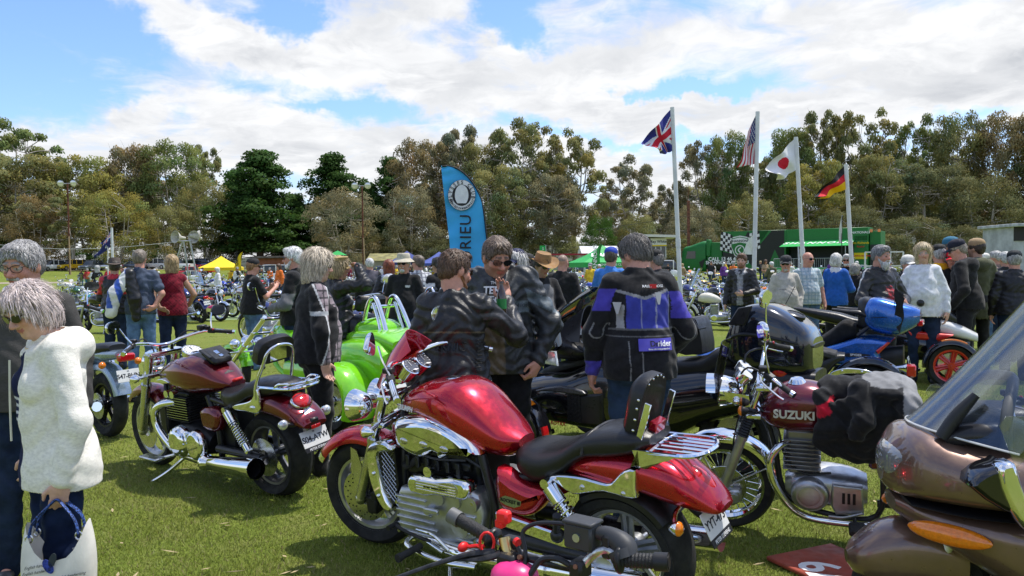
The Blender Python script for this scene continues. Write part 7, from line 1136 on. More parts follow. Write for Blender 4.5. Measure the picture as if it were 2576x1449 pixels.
rt,T,hp=person('bearded man seen from behind in a black leather jacket, pointing with a raised hand',1140,4.75,629,-14,fat=.045,arms=('down',((.36,.10,1.24),(.26,.30,1.455),(-.25,.35,.9),(-.9,.1,.3),.7)),head=(-42,12,0),lean=3,skin='ruddy',hair=('crop',(.10,.055,.03),(.20,.085,.035)),beard='full',up=('jacket',lambda V,C:cols(V,C,(.013,.013,.014),[(lambda x,y,z,c:(c==0)&(y<0)&(abs(z-1.275+.25*x*x)<.004),(.10,.085,.05)),(lambda x,y,z,c:(C==2)&(abs(z-1.36)<.02)&(y<.03),(.05,.05,.055))]),LEATH),low=((.16,.105,.045),CLOTH),glasses='sun',hem=.88)
btext(rt,'TEKNIC',.062,0.,1.19,mat('embossed leather',(.006,.006,.006),.25),bold=.01)
b=B()
for sg in(-1,1):
 for i in range(9):z=1.05+.022*i;b.tube([(sg*.165,ysurf(sg*.165,z)-.004,z),(sg*.19,ysurf(sg*.19,z)-.001,z)],.0045,5,1)
b.obj('stretch_ribs',MC['jacket leather']if False else LEA,rt)
rt,T,hp=person('cropped-haired man in sunglasses and a black and grey leather jacket, looking down',1258,5.35,None,164,s=1.105,hoff=(.05,-.085),fat=.06,arms=(((.31,-.02,1.15),(.245,.07,.93),(-.3,.3,-.9),(-.4,1,0),1.0),((.31,.02,1.15),(.16,.24,1.10),(-.7,.4,.3),(.2,.3,.9),1.1)),head=(38,24,0),skin='ruddy',hair=('crop',(.15,.105,.075)),beard='stubble',glasses='sun',up=('jacket',lambda V,C:cols(V,C,(.030,.034,.037),[(lambda x,y,z,c:(c==0)&(abs(z-1.26)<.034)&(y>-.05),(.10,.13,.145)),(lambda x,y,z,c:(c>0)&(c<3)&(abs(z-1.30+.5*(abs(x)-.24))<.035),(.085,.11,.125)),(lambda x,y,z,c:(c==0)&(y>.10)&(abs(x)<.075),K_),(lambda x,y,z,c:(c==0)&(y>.10)&(abs(x)<.075)&(z<1.16),(.13,.10,.065))]),LEATH),low=((.013,.013,.015),DENIM),hem=.86)
btext(rt,'THE',.026,0,1.40,WINK,True);btext(rt,'TERF',.062,0.,1.355,WINK,True,bold=.035);btext(rt,'FFECT',.058,0.,1.30,WINK,True,bold=.035);btext(rt,'M109R',.03,-.165,1.265,mat('grey print',(.03,.04,.045),.4),True)
bt=thing('bottle','small green-labelled brown bottle held by the man in the grey and black leather jacket','bottle',Matrix.Translation(Vector(P(1261,708,4.83))-Vector((0,0,.2))));b=B();b.lathe([(.001,0),(.028,.002),(.03,.01),(.03,.11),(.022,.14),(.012,.165),(.0115,.19),(.014,.192),(.013,.2),(.001,.2)],(0,0,0),(0,0,1),20);b.obj('glass',mat('brown bottle glass',(.04,.018,.006),.05,0,1.,var=0),bt);b=B();b.lathe([(.0307,.035),(.0307,.095)],(0,0,0),(0,0,1),20);b.obj('paper_label',mat('green paper',(.02,.22,.05),.5),bt)
BLJ=(.045,.055,.33);PUR=(.075,.06,.42)
def dri(V,C):
 x,y,z=V.T;o=np.tile(np.array((.014,.014,.016)),(len(V),1));bk=(C==0)&(y<.02);yoke=1.345+.30*abs(x)
 o[bk&(z<yoke)&(z>1.165)&(abs(x)<.16)]=BLJ;o[bk&(z<yoke)&(z>1.165)&(x<-.105)]=(.014,.014,.016);o[bk&(x<-.115)&(x>-.155)&(z<1.31)&(z>1.17)]=(.34,.34,.35)
 o[(C==1)&(z>1.27)&(z<1.40)&(y<.0)]=PUR;o[(C==2)&(z>1.22)&(z<1.38)&(y<-.01)]=PUR;o[bk&(abs(z-yoke)<.009)&(abs(x)<.2)]=(.28,.28,.3);o[(C>0)&(C<3)&(z<.965)]=PUR
 for xs in(-.02,.07,.16):o[bk&(abs(x-xs)<.0035)&(z<yoke)&(z>1.17)]=(.25,.26,.4)
 for xs in(-.1,-.03):o[bk&(abs(x-xs-.02*(1.1-z))<.003)&(z<1.1)]=(.2,.2,.2)
 o[bk&(abs(z-1.165)<.004)|bk&(abs(z-1.125)<.003)]=(.12,.12,.12);o[(C>0)&(C<3)&(abs(y+.045+.02*np.sin(z*20))<.003)&(z<1.2)]=(.2,.2,.2);return o
rt,T,hp=person('grey-haired man from behind in a black and blue textile motorcycle jacket and jeans',1607,5.1,None,14,s=1.075,hoff=(.03,-.035),fat=.045,arms=(((.27,.02,1.13),(.265,.10,.90),(.1,.2,-1),(-.2,1,.1),.8),((.285,.0,1.14),(.20,.16,.98),(-.7,.5,-.3),(.2,.5,.7),.9)),head=(32,22,0),lean=4,skin='ruddy',hair=('short',(.115,.105,.095)),up=('jacket',dri,CLOTH),low=((.03,.055,.10),DENIM),hem=.87)
b=B();xs=np.linspace(-.05,.155,9);b.sheet(np.array([[(x,ysurf(x,z,False,.015)-.008,z)for x in xs]for z in np.linspace(1.045,1.115,4)]),.006);b.obj('label_patch',mat('purple patch',(.10,.085,.50),.8),rt)
btext(rt,'Dri',.045,.045,1.085,INK,nm='print',bold=.02).location=(0,-.012,0);btext(rt,'rider',.045,.105,1.085,WINK,nm='print',bold=.02).location=(0,-.012,0);btext(rt,'three element protection',.013,.07,1.056,WINK,nm='print').location=(0,-.012,0);btext(rt,'RALLY CROSS',.021,.055,1.415,WINK,nm='print',bold=.02);b=B();b.box((.055,ysurf(.055,1.415)-.002,1.415),(.02,.002,.012));b.obj('red_mark',RINK,rt)
b=B()
for x,z in((.085,1.345),(-.155,1.29)):b.add([(x-.022,ysurf(x-.022,z+.03)-.004,z+.034),(x+.022,ysurf(x+.022,z+.03)-.004,z+.034),(x+.006,ysurf(x,z-.03)-.005,z-.036),(x-.006,ysurf(x,z-.03)-.005,z-.036)],[(0,3,2,1)],False)
b.obj('brand_triangle',mat('silver print',(.5,.5,.5),.4),rt)
person('long-haired man in a navy and white cap behind the cropped-haired man',1300,8.4,624,150,skin='tan',hair=('bob',(.5,.49,.47)),up=('jacket',K_,CLOTH),low=(DJEANS,DENIM),hat=('cap',(.02,.025,.07)),glasses='sun',arms=('down','phone'))
person('man in a dark cap holding up a phone beside the navy and white cap',1326,9.4,636,160,skin='tan',hair=('short',(.04,.03,.02)),up=('jacket',(.02,.15,.5),CLOTH),low=(DJEANS,DENIM),hat=('cap',(.02,.02,.02)),glasses='sun',arms=('up','up'))
person('man in a tan leather brimmed hat looking down at the bikes',1362,8.9,634,215,skin='tan',hair=('short',(.04,.03,.02)),head=(0,18,0),up=('jacket',K_,CLOTH,[(lambda x,y,z,c:(y>.08)&(abs(x)<.1)&(c==0),(.16,.16,.165))]),low=(DJEANS,DENIM),hat=('brim',(.30,.17,.07)),glasses='sun',arms=('front','down'))
person('balding man in a black jacket from behind',1415,11.6,640,-20,fat=.03,skin='ruddy',hair=('shaved',(.25,.2,.16)),up=('jacket',K_,CLOTH),low=(DJEANS,DENIM))
person('man in a blue T-shirt and blue cap left of the big blue jacket',1537,11.5,620,-15,fat=.03,skin='ruddy',hair=('short',(.1,.08,.06)),up=('tee',(.06,.22,.62),CLOTH),low=(JEANS,DENIM),hat=('cap',(.02,.06,.4)),arms=('front','front'))
person('man in a dark cap and hooded jacket right of the big blue jacket',1650,10.6,626,62,skin='ruddy',hair=('short',(.2,.18,.16)),up=('hoodie',K_,CLOTH),low=(DJEANS,DENIM),hat=('cap',(.02,.02,.02)),glasses='sun')
person('red-bearded young man in a grey hood and black leather jacket',1866,14.,638,168,skin='fair',hair=('short',(.12,.06,.025),(.2,.09,.04)),beard='full',up=('hoodie',(.018,.018,.019),LEATH,[(lambda x,y,z,c:(c==3)|((y>.1)&(abs(x)<.05)&(c==0)),(.28,.28,.29))]),low=(DJEANS,DENIM),arms=('front','down'))
person('goateed man in a flat cap and pale beige shirt',1976,13.,641,200,fat=.05,head=(-25,5,0),skin='ruddy',hair=('short',(.45,.42,.38)),beard='goatee',up=('shirt',(.48,.45,.39),CLOTH,[(lambda x,y,z,c:(y>.06)&(abs(abs(x)-.09)<.045)&(abs(z-1.22)<.006),(.25,.23,.2))]),low=((.025,.024,.022),CLOTH),hat=('cap',(.03,.03,.033)),glasses='sun',arms=('pocket','down'),hem=.93)
person('bald man in a pale checked short-sleeved shirt by the third flag pole',2032,13.6,634,205,fat=.05,head=(20,3,0),skin='ruddy',hair=('bald',(.3,.28,.25)),glasses='sun',bare=True,up=('shirt',lambda V,C:np.where(((np.sin(V[:,0]*110)>.5)|(np.sin(V[:,2]*110)>.5))[:,None],np.array((.30,.40,.46)),np.array((.50,.56,.58))),CLOTH),low=(JEANS,DENIM))
rt,T,hp=person('white-haired woman from behind in a bright blue jacket',2103,14.6,639,-12,sex='f',fat=.02,skin='fair',hair=('medium',(.62,.60,.55)),up=('jacket',(.02,.11,.42),CLOTH,[(lambda x,y,z,c:(c==3),(.7,.7,.7))]),low=((.012,.012,.013),CLOTH),arms=('down','front'),hem=.84)
bg_=thing('shoulder_bag','brown slouchy bag on the left shoulder of the blue-jacketed woman','bag',rt.matrix_basis.copy());V,F,C=sdf([('e',(-.27,-.06,1.08),(.09,.07,.17),.03,0),('e',(-.28,-.06,.98),(.11,.08,.1),.05,0)],.015,wrk(.006));link('bag_body',smesh('bag',V,F),mat('brown leather',(.10,.045,.03),.45,bump=.4),bg_);b=B();b.tube([(-.26,-.05,1.2),(-.2,-.06,1.44),(-.18,-.0,1.49),(-.22,.03,1.35),(-.26,-.03,1.2)],.012,6,4);b.obj('strap',mat('brown leather',(.10,.045,.03),.45),bg_)
person('grey-haired man in sunglasses and a black T-shirt right of the blue coat',2130,17.,640,175,fat=.02,skin='ruddy',hair=('short',(.55,.54,.52)),beard='full',glasses='sun',up=('jacket',K_,CLOTH,[(lambda x,y,z,c:(y>.08)&(x**2+(z-1.25)**2<.003),(.6,.6,.6))]),low=(DJEANS,DENIM),arms=('fold','fold'))
person('grey-haired woman in a black and white jacket, head turned away',2151,15.2,664,-30,sex='f',skin='fair',hair=('medium',(.30,.28,.24)),up=('jacket',K_,CLOTH,[(lambda x,y,z,c:(c>0)&(abs(z-1.2)<.05),(.7,.7,.7))]),low=(DJEANS,DENIM))
rt,T,hp=person('small child in a red top sitting on the grass behind the flag poles',2043,19.,None,30,s=.62,z0=-.52,skin='tan',hair=('short',(.06,.04,.03)),up=('tee',(.55,.05,.09),CLOTH),low=(DJEANS,DENIM),sit=True)
rt,T,hp=person('heavy grey-bearded man in a black jacket over a red checked shirt',2215,9.8,618,222,fat=.085,head=(12,5,0),arms=(((.31,.04,1.12),(.05,.33,1.10),(-.9,.3,0),(.1,.3,1),.8),((.31,.04,1.12),(.07,.31,1.06),(-.9,.3,.1),(.1,.3,1),.8)),skin='ruddy',hair=('short',(.22,.22,.22),(.5,.49,.47)),beard='long',glasses='top',up=('jacket',lambda V,C:np.where(((C==0)&(V[:,1]>.15)&(abs(V[:,0])<.07))[:,None],plaid(V,(.32,.015,.02),(.02,.01,.01),130,(0,2)),cols(V,C,(.02,.02,.022),[(lambda x,y,z,c:(c>0)&(c<3)&(abs(y-.0)<.012)&(z>1.2),(.6,.6,.6))])),LEATH),low=((.012,.012,.013),CLOTH))
person('smiling blonde woman in a white sweater',2322,10.8,613,180,sex='f',fat=.075,head=(4,3,3),arms=('down',((.30,.04,1.10),(.21,.22,1.06),(-.3,.9,.0),(-.5,0,1),.7)),skin='fair',hair=('bob',(.52,.42,.26)),up=('shirt',(.72,.73,.76),CLOTH),low=(DJEANS,DENIM),hem=.84)
person('man in a dark cap and a black jacket with a yellow collar',2362,11.6,613,25,fat=.03,skin='ruddy',hair=('short',(.4,.39,.37)),up=('jacket',K_,CLOTH,[(lambda x,y,z,c:c==3,(.85,.42,.01))]),low=((.012,.012,.013),CLOTH),hat=('cap',(.02,.02,.022)))
person('man in a navy cap, sunglasses and black hooded top leaning over the bikes',2432,11.1,598,82,fat=.04,lean=8,head=(8,10,0),arms=(((.31,-.04,1.13),(.20,.16,.93),(-.2,.6,-.7),(0,.7,.6),.9),'front'),skin='ruddy',hair=('crop',(.3,.25,.2)),up=('hoodie',(.013,.013,.014),CLOTH),low=((.014,.014,.016),CLOTH),hat=('cap',(.012,.014,.03)),glasses='sun')
person('man in a tan cap and an olive hooded coat',2456,11.8,598,30,head=(35,0,0),skin='tan',hair=('short',(.05,.035,.025)),beard='stubble',up=('hoodie',(.095,.10,.055),CLOTH),low=((.02,.02,.022),CLOTH),hat=('cap',(.38,.26,.14)),hem=.72)
person('man in a blue knitted hat half hidden behind the navy cap',2393,12.,594,60,skin='tan',hair=('short',(.1,.08,.06)),up=('jacket',(.03,.03,.033),CLOTH),low=(DJEANS,DENIM),hat=('cap',(.03,.16,.26)))
person('man in a white cap and sunglasses between the grey beard and the white sweater',2283,12.,640,215,skin='ruddy',hair=('short',(.4,.4,.4)),beard='goatee',up=('jacket',K_,CLOTH),low=(DJEANS,DENIM),hat=('cap',(.66,.64,.58)),glasses='sun')
person('grey-haired man in a faded checked shirt and jeans, arms folded',2507,15.,632,70,skin='ruddy',hair=('short',(.45,.44,.42)),up=('shirt',lambda V,C:plaid(V,(.26,.17,.14),(.12,.09,.08),120,(0,2)),CLOTH),low=(JEANS,DENIM),arms=('fold','fold'))
person('man in a black leather jacket and dark cap at the right edge, from behind',2552,11.,628,8,fat=.06,skin='ruddy',hair=('short',(.35,.34,.32)),up=('jacket',(.014,.014,.015),LEATH),low=(DJEANS,DENIM),hat=('cap',(.02,.025,.03)))
person('grey-haired man in dark clothes left of the black leather jacket',2530,13.,634,30,skin='ruddy',hair=('short',(.5,.5,.48)),up=('jacket',(.03,.03,.03),CLOTH),low=(DJEANS,DENIM))
person('man in a white cap and dark coat near the white cabin',2478,17.,636,160,skin='ruddy',hair=('short',(.3,.3,.3)),up=('jacket',(.05,.05,.05),CLOTH),low=(DJEANS,DENIM),hat=('cap',(.7,.68,.62)))
person('man in a red cap peering over the black hooded top',2398,11.5,628,170,skin='ruddy',hair=('short',(.1,.1,.1)),up=('jacket',K_,CLOTH),low=(DJEANS,DENIM),hat=('cap',(.6,.01,.03)))
PP=[]
for i,(sx,kd,ar,hr,ft)in enumerate([('m','tee',('down','pocket'),'short',.03),('m','jacket',('front','down'),'short',.03),('f','jacket',('down','down'),'bob',.02),('m','shirt',('hip','down'),'crop',.05),('m','hoodie',('fold','fold'),'short',.02),('f','tee',('down','front'),'long',.01)]):
 rt,T,hp=person('x',1288,40,None,0,1.,sx,ft,ar,skin='ruddy',hair=(hr,(.3,.3,.3)),up=(kd,(.5,.5,.5),CLOTH),low=((.03,.05,.1),DENIM),hat=('cap',(.3,.3,.31))if i in(1,3)else None,h=.02,stride=.05*(i%3));PP.append(rt)
FC={k:mat(k+' far cloth',c,.85,var=.15)for k,c in dict(black=K_,navy=(.02,.03,.09),white=(.7,.7,.7),red=(.45,.02,.03),blue=(.04,.14,.45),grey=(.14,.14,.15),yellow=(.75,.5,.03),olive=(.1,.1,.05),orange=(.7,.16,.02),tan=(.35,.25,.15),maroon=(.16,.01,.03),purple=(.14,.04,.25)).items()}
FH={k:mat(k+' far hair',c,.6,var=.2)for k,c in dict(grey=(.4,.4,.39),brown=(.09,.05,.03),black=(.02,.018,.015),white=(.65,.64,.62),blond=(.45,.34,.17)).items()}
HW=['with {h} hair','{h}-haired']
def far(px,d,yaw,c,hcol,i,where,g):
 p=PP[i];gp=GD(px,d);gp[2]=float(gz(gp[0],gp[1]));o=p.copy();COL.objects.link(o);o.matrix_basis=mx(gp,yaw,r_.uniform(.94,1.05));kd={0:'T-shirt',1:'jacket and cap',2:'jacket',3:'shirt and cap',4:'hooded top',5:'T-shirt'}[i]
 o['label']=f"{hcol}-haired {'man' if i in (0, 1, 3, 4) else 'woman'} in a {c} {kd}, {where}";o['group']=g
 for ch in p.children:
  q=ch.copy();COL.objects.link(q);q.parent=o;n=ch.name.split('.')[0];m=FC[c]if n in('shirt','jacket','hoodie')else FH[hcol]if n=='hair' else None
  if m:q.material_slots[0].link='OBJECT';q.material_slots[0].material=m
 return o
r_=random.Random(11);seen=set()
LW=['far left behind the white-haired woman','left of the first light pole','near the orange and white bollard','below the drooping dark flag','between the flag and the couple','below the horn loudspeakers','by the yellow gazebo','left of the black-shirted man','near the white van','behind the peaked cap','below the second light pole','by the blue gazebos']
RW=['behind the tan leather hat','left of the green gazebo','under the green gazebo','by the scoreboard','in front of the truck cab','below the phone number on the trailer','left of the hooded young man','by the second flag pole','in front of the green banner','behind the blue coat','at the rear of the trailer','behind the grey beard','behind the white sweater','right of the olive coat','near the white cabin']
for i in range(104):
 lf=i<60;
 for _ in range(40):
  px=r_.uniform(175,1110)if lf else r_.uniform(1395,2560);d_=r_.choice([36,46,55,62,68,74])if lf else r_.choice([34,42,50,58,66,72]);c=r_.choice(['black']*4+list(FC));hc_=r_.choice(['brown','black','brown','grey','blond','white']);j=r_.randrange(6);w=LW[min(11,int((px-175)/78))]if lf else RW[min(14,int((px-1395)/78))]
  if lf and px<480:px=r_.uniform(185,400)
  if(c,hc_,j,w)not in seen:break
 seen.add((c,hc_,j,w));far(px,d_,r_.uniform(0,360),c,hc_,j,w,'far crowd on the left' if lf else 'far crowd on the right')
for p in PP:
 for c in list(p.children):bpy.data.objects.remove(c)
 bpy.data.objects.remove(p)
# ================================================================ FLAGS, BANNERS, POLES
PVC=mat('white pvc pipe',(.66,.67,.66),.4,var=.08,vs=3.);FLAGM=mat('flag cloth',rough=.75,attr=True,var=.04);RUST=mat('rusty steel',(.16,.06,.035),.8,var=.35,vs=4.);GALV=mat('galvanised steel',(.45,.46,.47),.45,.7)
def gb(u,v):
 a,b=u-.5,v-.5;d1,d2=abs(a*.5-b)/1.118,abs(a*.5+b)/1.118
 if abs(a)<.05 or abs(b)<.1:return(.55,.01,.03)
 if abs(a)<.085 or abs(b)<.17:return(.75,.75,.75)
 s1,s2=(a*.5-b)/1.118,(a*.5+b)/1.118
 if(d1<.05 and s1*(1 if a>0 else-1)<.004)or(d2<.05 and s2*(1 if a>0 else-1)>-.004):return(.55,.01,.03)
 return(.75,.75,.75)if min(d1,d2)<.10 else(.03,.035,.24)
def us(u,v):
 if u<.58 and v<.62:
  i,j=u/.58*11,v/.62*9;k,l=int(i),int(j);return(.75,.75,.75)if(k+l)%2==0 and(i-k-.5)**2+(j-l-.5)**2<.14 else(.02,.025,.15)
 return(.52,.01,.03)if int(v*13)%2==0 else(.76,.76,.76)
jp=lambda u,v:(.6,.01,.03)if((u-.5)*1.5)**2+(v-.5)**2<.06 else(.78,.78,.78)
de=lambda u,v:(.015,.014,.015)if v<.34 else(.60,.01,.02)if v<.67 else(.85,.48,.0)
def au(u,v):
 if u<.5 and v<.5:return gb(u*2,v*2)
 for x,y,r in((.25,.76,.09),(.75,.2,.05),(.63,.45,.05),(.87,.4,.05),(.75,.84,.05),(.8,.55,.03)):
  if((u-x)*1.6)**2+(v-y)**2<r*r*(.55+.45*cos(7*atan2(v-y,(u-x)*1.6))):return(.75,.75,.75)
 return(.012,.02,.12)
def flagpole(label,flabel,top,base,d,H0,H1,F0,F1,pat,wav=.10,r=.045,n=(60,44),sag=0.):
 t0,b0=P(*top,d),P(*base,d);g=b0+(t0-b0)*(-b0[2]/(t0[2]-b0[2]));pt=thing('flagpole',label,'flagpole',Matrix.Translation(Vector(g)),'flagpoles beside the bikes');b=B();b.cyl((0,0,-.02),t0-g,r,r*.92,n=16);b.obj('pole',PVC,pt);b=B();m=(t0-g)*.42;b.cyl(m,m+nrm(t0-g)*.16,r*1.12,n=16);b.obj('pipe_joint',PVC,pt)
 c=[P(*q,d)for q in(H0,H1,F0,F1)];U=np.linspace(0,1,n[0]+1);V=np.linspace(0,1,n[1]+1);PP_=np.zeros((n[1]+1,n[0]+1,3))
 for j,v in enumerate(V):
  for i,u in enumerate(U):PP_[j,i]=(c[0]*(1-u)+c[2]*u)*(1-v)+(c[1]*(1-u)+c[3]*u)*v+np.array([.03*sin(v*7+u*3)*u,wav*u**.6*sin(u*9+v*4.5)+.05*u*sin(v*8),-sag*sin(u*pi)*(.4+.6*v)+.03*u*sin(u*11+v*3)])
 b=B()
 for j in range(n[1]):
  for i in range(n[0]):b.add([PP_[j,i],PP_[j+1,i],PP_[j+1,i+1],PP_[j,i+1]],[(0,1,2,3)],True,pat((i+.5)/n[0],(j+.5)/n[1]))
 me=b.mesh('flag',0);bm=bmesh.new();bm.from_mesh(me);bmesh.ops.remove_doubles(bm,verts=bm.verts,dist=1e-5);bm.to_mesh(me);bm.free();o=link('flag',me,FLAGM);tag(o,flabel,'flag','flags flying from the poles')
for a in[('tallest white pole, standing right of the big blue jacket','red, white and blue union flag on the tallest pole',(1691,270),(1717,862),15.7,(1688,274),(1691,380),(1613,356),(1666,388),gb),('white pole right of the tallest one, behind the black top case','stars and stripes flag hanging from its pole',(1906,281),(1893,860),15.9,(1904,284),(1882,330),(1900,408),(1858,424),us,.05),('white pole between the beige shirt and the checked shirt','white flag with a red disc',(2002,345),(2029,812),16.5,(2000,348),(2006,424),(1926,420),(1960,455),jp),('rightmost white pole with a pipe fitting, by the blue coat','black, red and gold striped flag',(2128,414),(2152,830),16.8,(2127,415),(2131,474),(2053,488),(2064,503),de)]:flagpole(*a)
flagpole('thin white pole left of the couple','dark blue flag with white stars drooping from the thin pole on the left',(281,573),(286,745),45.,(279,578),(277,622),(246,633),(232,655),au,.1,.07,(40,28))
flagpole('short flag staff in the crowd below the dark blue flag','small dark blue starred flag low in the crowd',(271,598),(272,700),45.,(271,600),(271,612),(255,607),(254,617),au,.04,.03,(20,12))
b=B();b.tube([P(2008,620,16.),P(2012,700,16.),P(2018,830,16.)],[.012,.03,.035],10,3);tag(b.obj('pole',GALV),'leaning grey pole just left of the third white flagpole','pole')
def banner():
 d=13.;L=[(1110,419),(1116,480),(1124,550),(1130,600),(1133,640),(1137,690),(1140,760)];R=[(1112,418),(1136,419),(1157,428),(1179,447),(1198,474),(1211,505),(1218,541),(1223,583),(1227,622),(1230,665),(1232,760)]
 k=thing('feather_banner','tall light blue curved banner with a round black and white club emblem','banner',mx(GD(1234,d)));o=np.array(k.matrix_basis.translation);Rr=crom(R,6);Ll=crom(L,8);n=56;tt=np.linspace(0,1,n);ri=np.column_stack([np.interp(tt,np.linspace(0,1,len(Rr)),Rr[:,i])for i in(0,1)]);li=np.column_stack([np.interp(ri[:,1],Ll[:,1],Ll[:,i])for i in(0,1)]);li[:,1]=ri[:,1]
 Q=np.array([[P(*(li[j]*(1-u)+ri[j]*u),d+.02*sin(u*5+j*.22)+.012*sin(j*.9+u*3)*(1-u))-o for u in np.linspace(0,1,14)]for j in range(n)]);b=B();b.sheet(Q,.004);b.obj('cloth',mat('cyan banner cloth',(.045,.40,.78),.6,var=.05,vs=2.),k)
 b=B();b.tube([P(x,y,d)-o for x,y in R],.028,8,6,flat=.5);b.obj('sleeve',mat('black cloth',(.012,.012,.013),.9),k);b=B();b.cyl((0,0,-.05),P(1233,700,d)-o,.02);b.obj('pole',BLK,k)
 ex,ey=nrm(P(1200,550,d)-P(1150,550,d)),nrm(P(1164,500,d)-P(1164,560,d));nz=np.cross(ex,ey);c=P(1162,492,d)-o+nz*.055;m=1/(FPX/d);W_=mat('banner white',(.74,.74,.76),.6);KB=mat('banner black',(.012,.012,.015),.6)
 def disc(r0,r1,z,mt,nm,e=1.12):b=B();a=np.linspace(0,2*pi,40);b.grid([[c+nz*z+(ex*cos(q)+ey*e*sin(q))*r*m for q in a]for r in(r1,r0)]);b.obj(nm,mt,k)
 disc(0,34.5,0,KB,'emblem');disc(0,33.8,.003,W_,'emblem');disc(0,24,.006,KB,'emblem')
 b=B();b.add([c+nz*.010+(ex*x+ey*y)*m for x,y in[(17*cos(q),26*sin(q))for q in np.linspace(-.9,pi+.9,24)]],[tuple(range(24))],False);b.obj('emblem',W_,k)
 for s_,r,a0,da,sz,up in(('ULYSSES CLUB',28.5,205,-19.5,10,1),('GROW OLD DISGRACEFULLY',30,200,6.6,6,-1)):
  for i,chh in enumerate(s_):
   if chh==' ':continue
   q=radians(a0+da*i)if up>0 else radians(a0+da*i);p=c+nz*.010+(ex*cos(q)+ey*1.12*sin(q))*r*m;y_=(ex*cos(q)+ey*sin(q))*up;text(chh,sz*m*1.2,'lettering',KB,k,face(p,np.cross(y_,nz),y_),.0006,bold=.015)
 text('FLEURIEU',40*m,'lettering',KB,k,face(P(1173,540,d)-o+nz*.06,ey,-ex),.001,'RIGHT',bold=.008,sp=1.1)
banner()
def feather(px,y0,y1,d,w,col,txt,tc,label,txts=.2):
 g=GD(px,d);k=thing('feather_banner',label,'banner',mx(g));m=d/FPX;z1=zat(px,y0,d);zb=zat(px,y1,d);hgt=z1-zb;vs=np.linspace(0,1,18);b=B();b.sheet(np.array([[(-w*u*(min(1,1.15*sqrt(v+.002)))+w*.3*(1-v)**3,.03*sin(v*9+u*4),z1-hgt*v)for u in np.linspace(0,1,6)]for v in vs]),.01);b.obj('cloth',mat(label[:9]+' cloth',col,.7),k);b=B();b.tube([(0.01,0,0),(.01,0,zb),(.02,0,z1-hgt*.3),(w*.32,0,z1)],.02,6,3);b.obj('pole',BLK,k)
 if txt:text(txt,txts,'lettering',tc,k,face((-w*.5,-.06,(z1*.45+zb*.55)),(0,0,1),(-1,0,0)),.004,bold=.02)
YI=mat('yellow cloth',(.80,.58,.01),.7,var=.04);GI=mat('bright green cloth',(.02,.36,.07),.65,var=.05);WI=WINK
feather(606,634,694,58,.55,(.80,.58,.01),'Classic Owners',INK,'yellow feather banner right of the yellow gazebo',.32);feather(1508,614,688,46,.5,(.03,.33,.06),'SHANNONS',WI,'green feather banner in front of the green gazebo',.33);feather(2117,542,612,40,.14,(.6,.6,.58),None,WI,'narrow pale banner above the awning of the trailer');feather(1893,590,640,60,.6,(.66,.68,.64),None,WI,'white feather banner behind the second flagpole');feather(980,664,690,60,.4,(.7,.72,.74),None,WI,'small white feather banner by the blue gazebos')
b=B();q=P(1366,626,34.);b.sheet(np.array([[q+np.array([x,.03*sin(x*9),z])for x in np.linspace(-.14,.14,6)]for z in np.linspace(.14,-.14,5)]),.01);k=thing('hanging_banner','small square green banner above the tan leather hat','banner');b.obj('cloth',GI,k);text('S',.16,'lettering',WI,k,face(q+np.array([0,-.05,0]),(1,0,0),(0,0,1)),.003);b=B();b.cyl(GD(1373,34.),P(1373,617,34.),.015);b.obj('pole',GALV,k)
LP_={}
for px,top,bot,d,dx in((172,462,690,118,12),(912,468,680,116,12)):
 g=GD(px+4,d);g[2]=gz(g[0],g[1]);t_=P(px-3,top,d)-g;k=thing('light_pole','tall rusty light pole with two floodlights '+('at the left' if px<500 else 'near the middle of the tree line'),'light pole',mx(g),'oval light poles');b=B();b.box(t_*.5,(.11,.05,t_[2]*.5),None,.01);b.box(t_*.5+np.array([0,-.06,0]),(.03,.06,t_[2]*.5));b.obj('mast',RUST,k);b=B();b.cyl((.12,-.1,0),(.12+t_[0]*.4,-.1,t_[2]*.42),.10,.08,n=10);b.obj('timber_stay',mat('pale timber',(.42,.30,.17),.9,var=.2),k);b=B();b.cyl(t_-np.array([1.1,0,0]),t_+np.array([1.1,0,0]),.07,n=8);b.obj('cross_arm',GALV,k)
 for sg in(-1,1):b=B();b.lathe([(.1,.35),(.42,.1),(.5,-.12),(.45,-.14)],t_+np.array([sg*.95,0,.05]),(0,1,.25),18);f=b.obj('floodlight',GALV,k);b=B();b.lathe([(.45,-.13),(.3,-.2),(.001,-.22)],t_+np.array([sg*.95,0,.05]),(0,1,.25),18);b.obj('lens',LCLR,f)
g=GD(1733,95);t_=P(1731,460,95)-g;b=B();b.box(t_*.45,(.16,.1,t_[2]*.36));k=thing('pole','dark rusty steel pole behind the scoreboard and truck','pole',mx(g));b.obj('mast',RUST,k);b=B();b.cyl(t_*.7,t_,.03);b.obj('aerial',RUST,k)
k=thing('loudspeaker_tripod','pair of pale horn loudspeakers on tall metal legs','loudspeaker',mx(GD(480,50.)));o=np.array(k.matrix_basis.translation);CRM=mat('cream horn',(.52,.50,.43),.5,var=.08)
for px,py,ax in((440,596,(-.55,-1,.1)),(487,596,(-.25,-1,.1))):
 c=P(px,py,50.)-o;b=B();b.lathe([(.40,.0),(.385,.0),(.25,-.22),(.10,-.42),(.07,-.75),(.09,-.76),(.12,-.44),(.27,-.22),(.40,0)],c,ax,26);h_=b.obj('horn',CRM,k);b=B();b.lathe([(.001,.0),(.06,-.05),(.07,-.35)],c+nrm(ax)*(-.05),ax,12);b.obj('horn_core',CRM,h_)
 text('PENN',.13,'lettering',mat('grey lettering',(.16,.16,.15),.6),h_,face(c+np.array([0,-.02,.28]),(1,-.3,0),(0,.1,1)),.004)
b=B();b.lathe([(.36,.0),(.2,-.25),(.08,-.6)],P(502,593,50.4)-o,(1,.6,0),20);b.obj('horn',CRM,k)
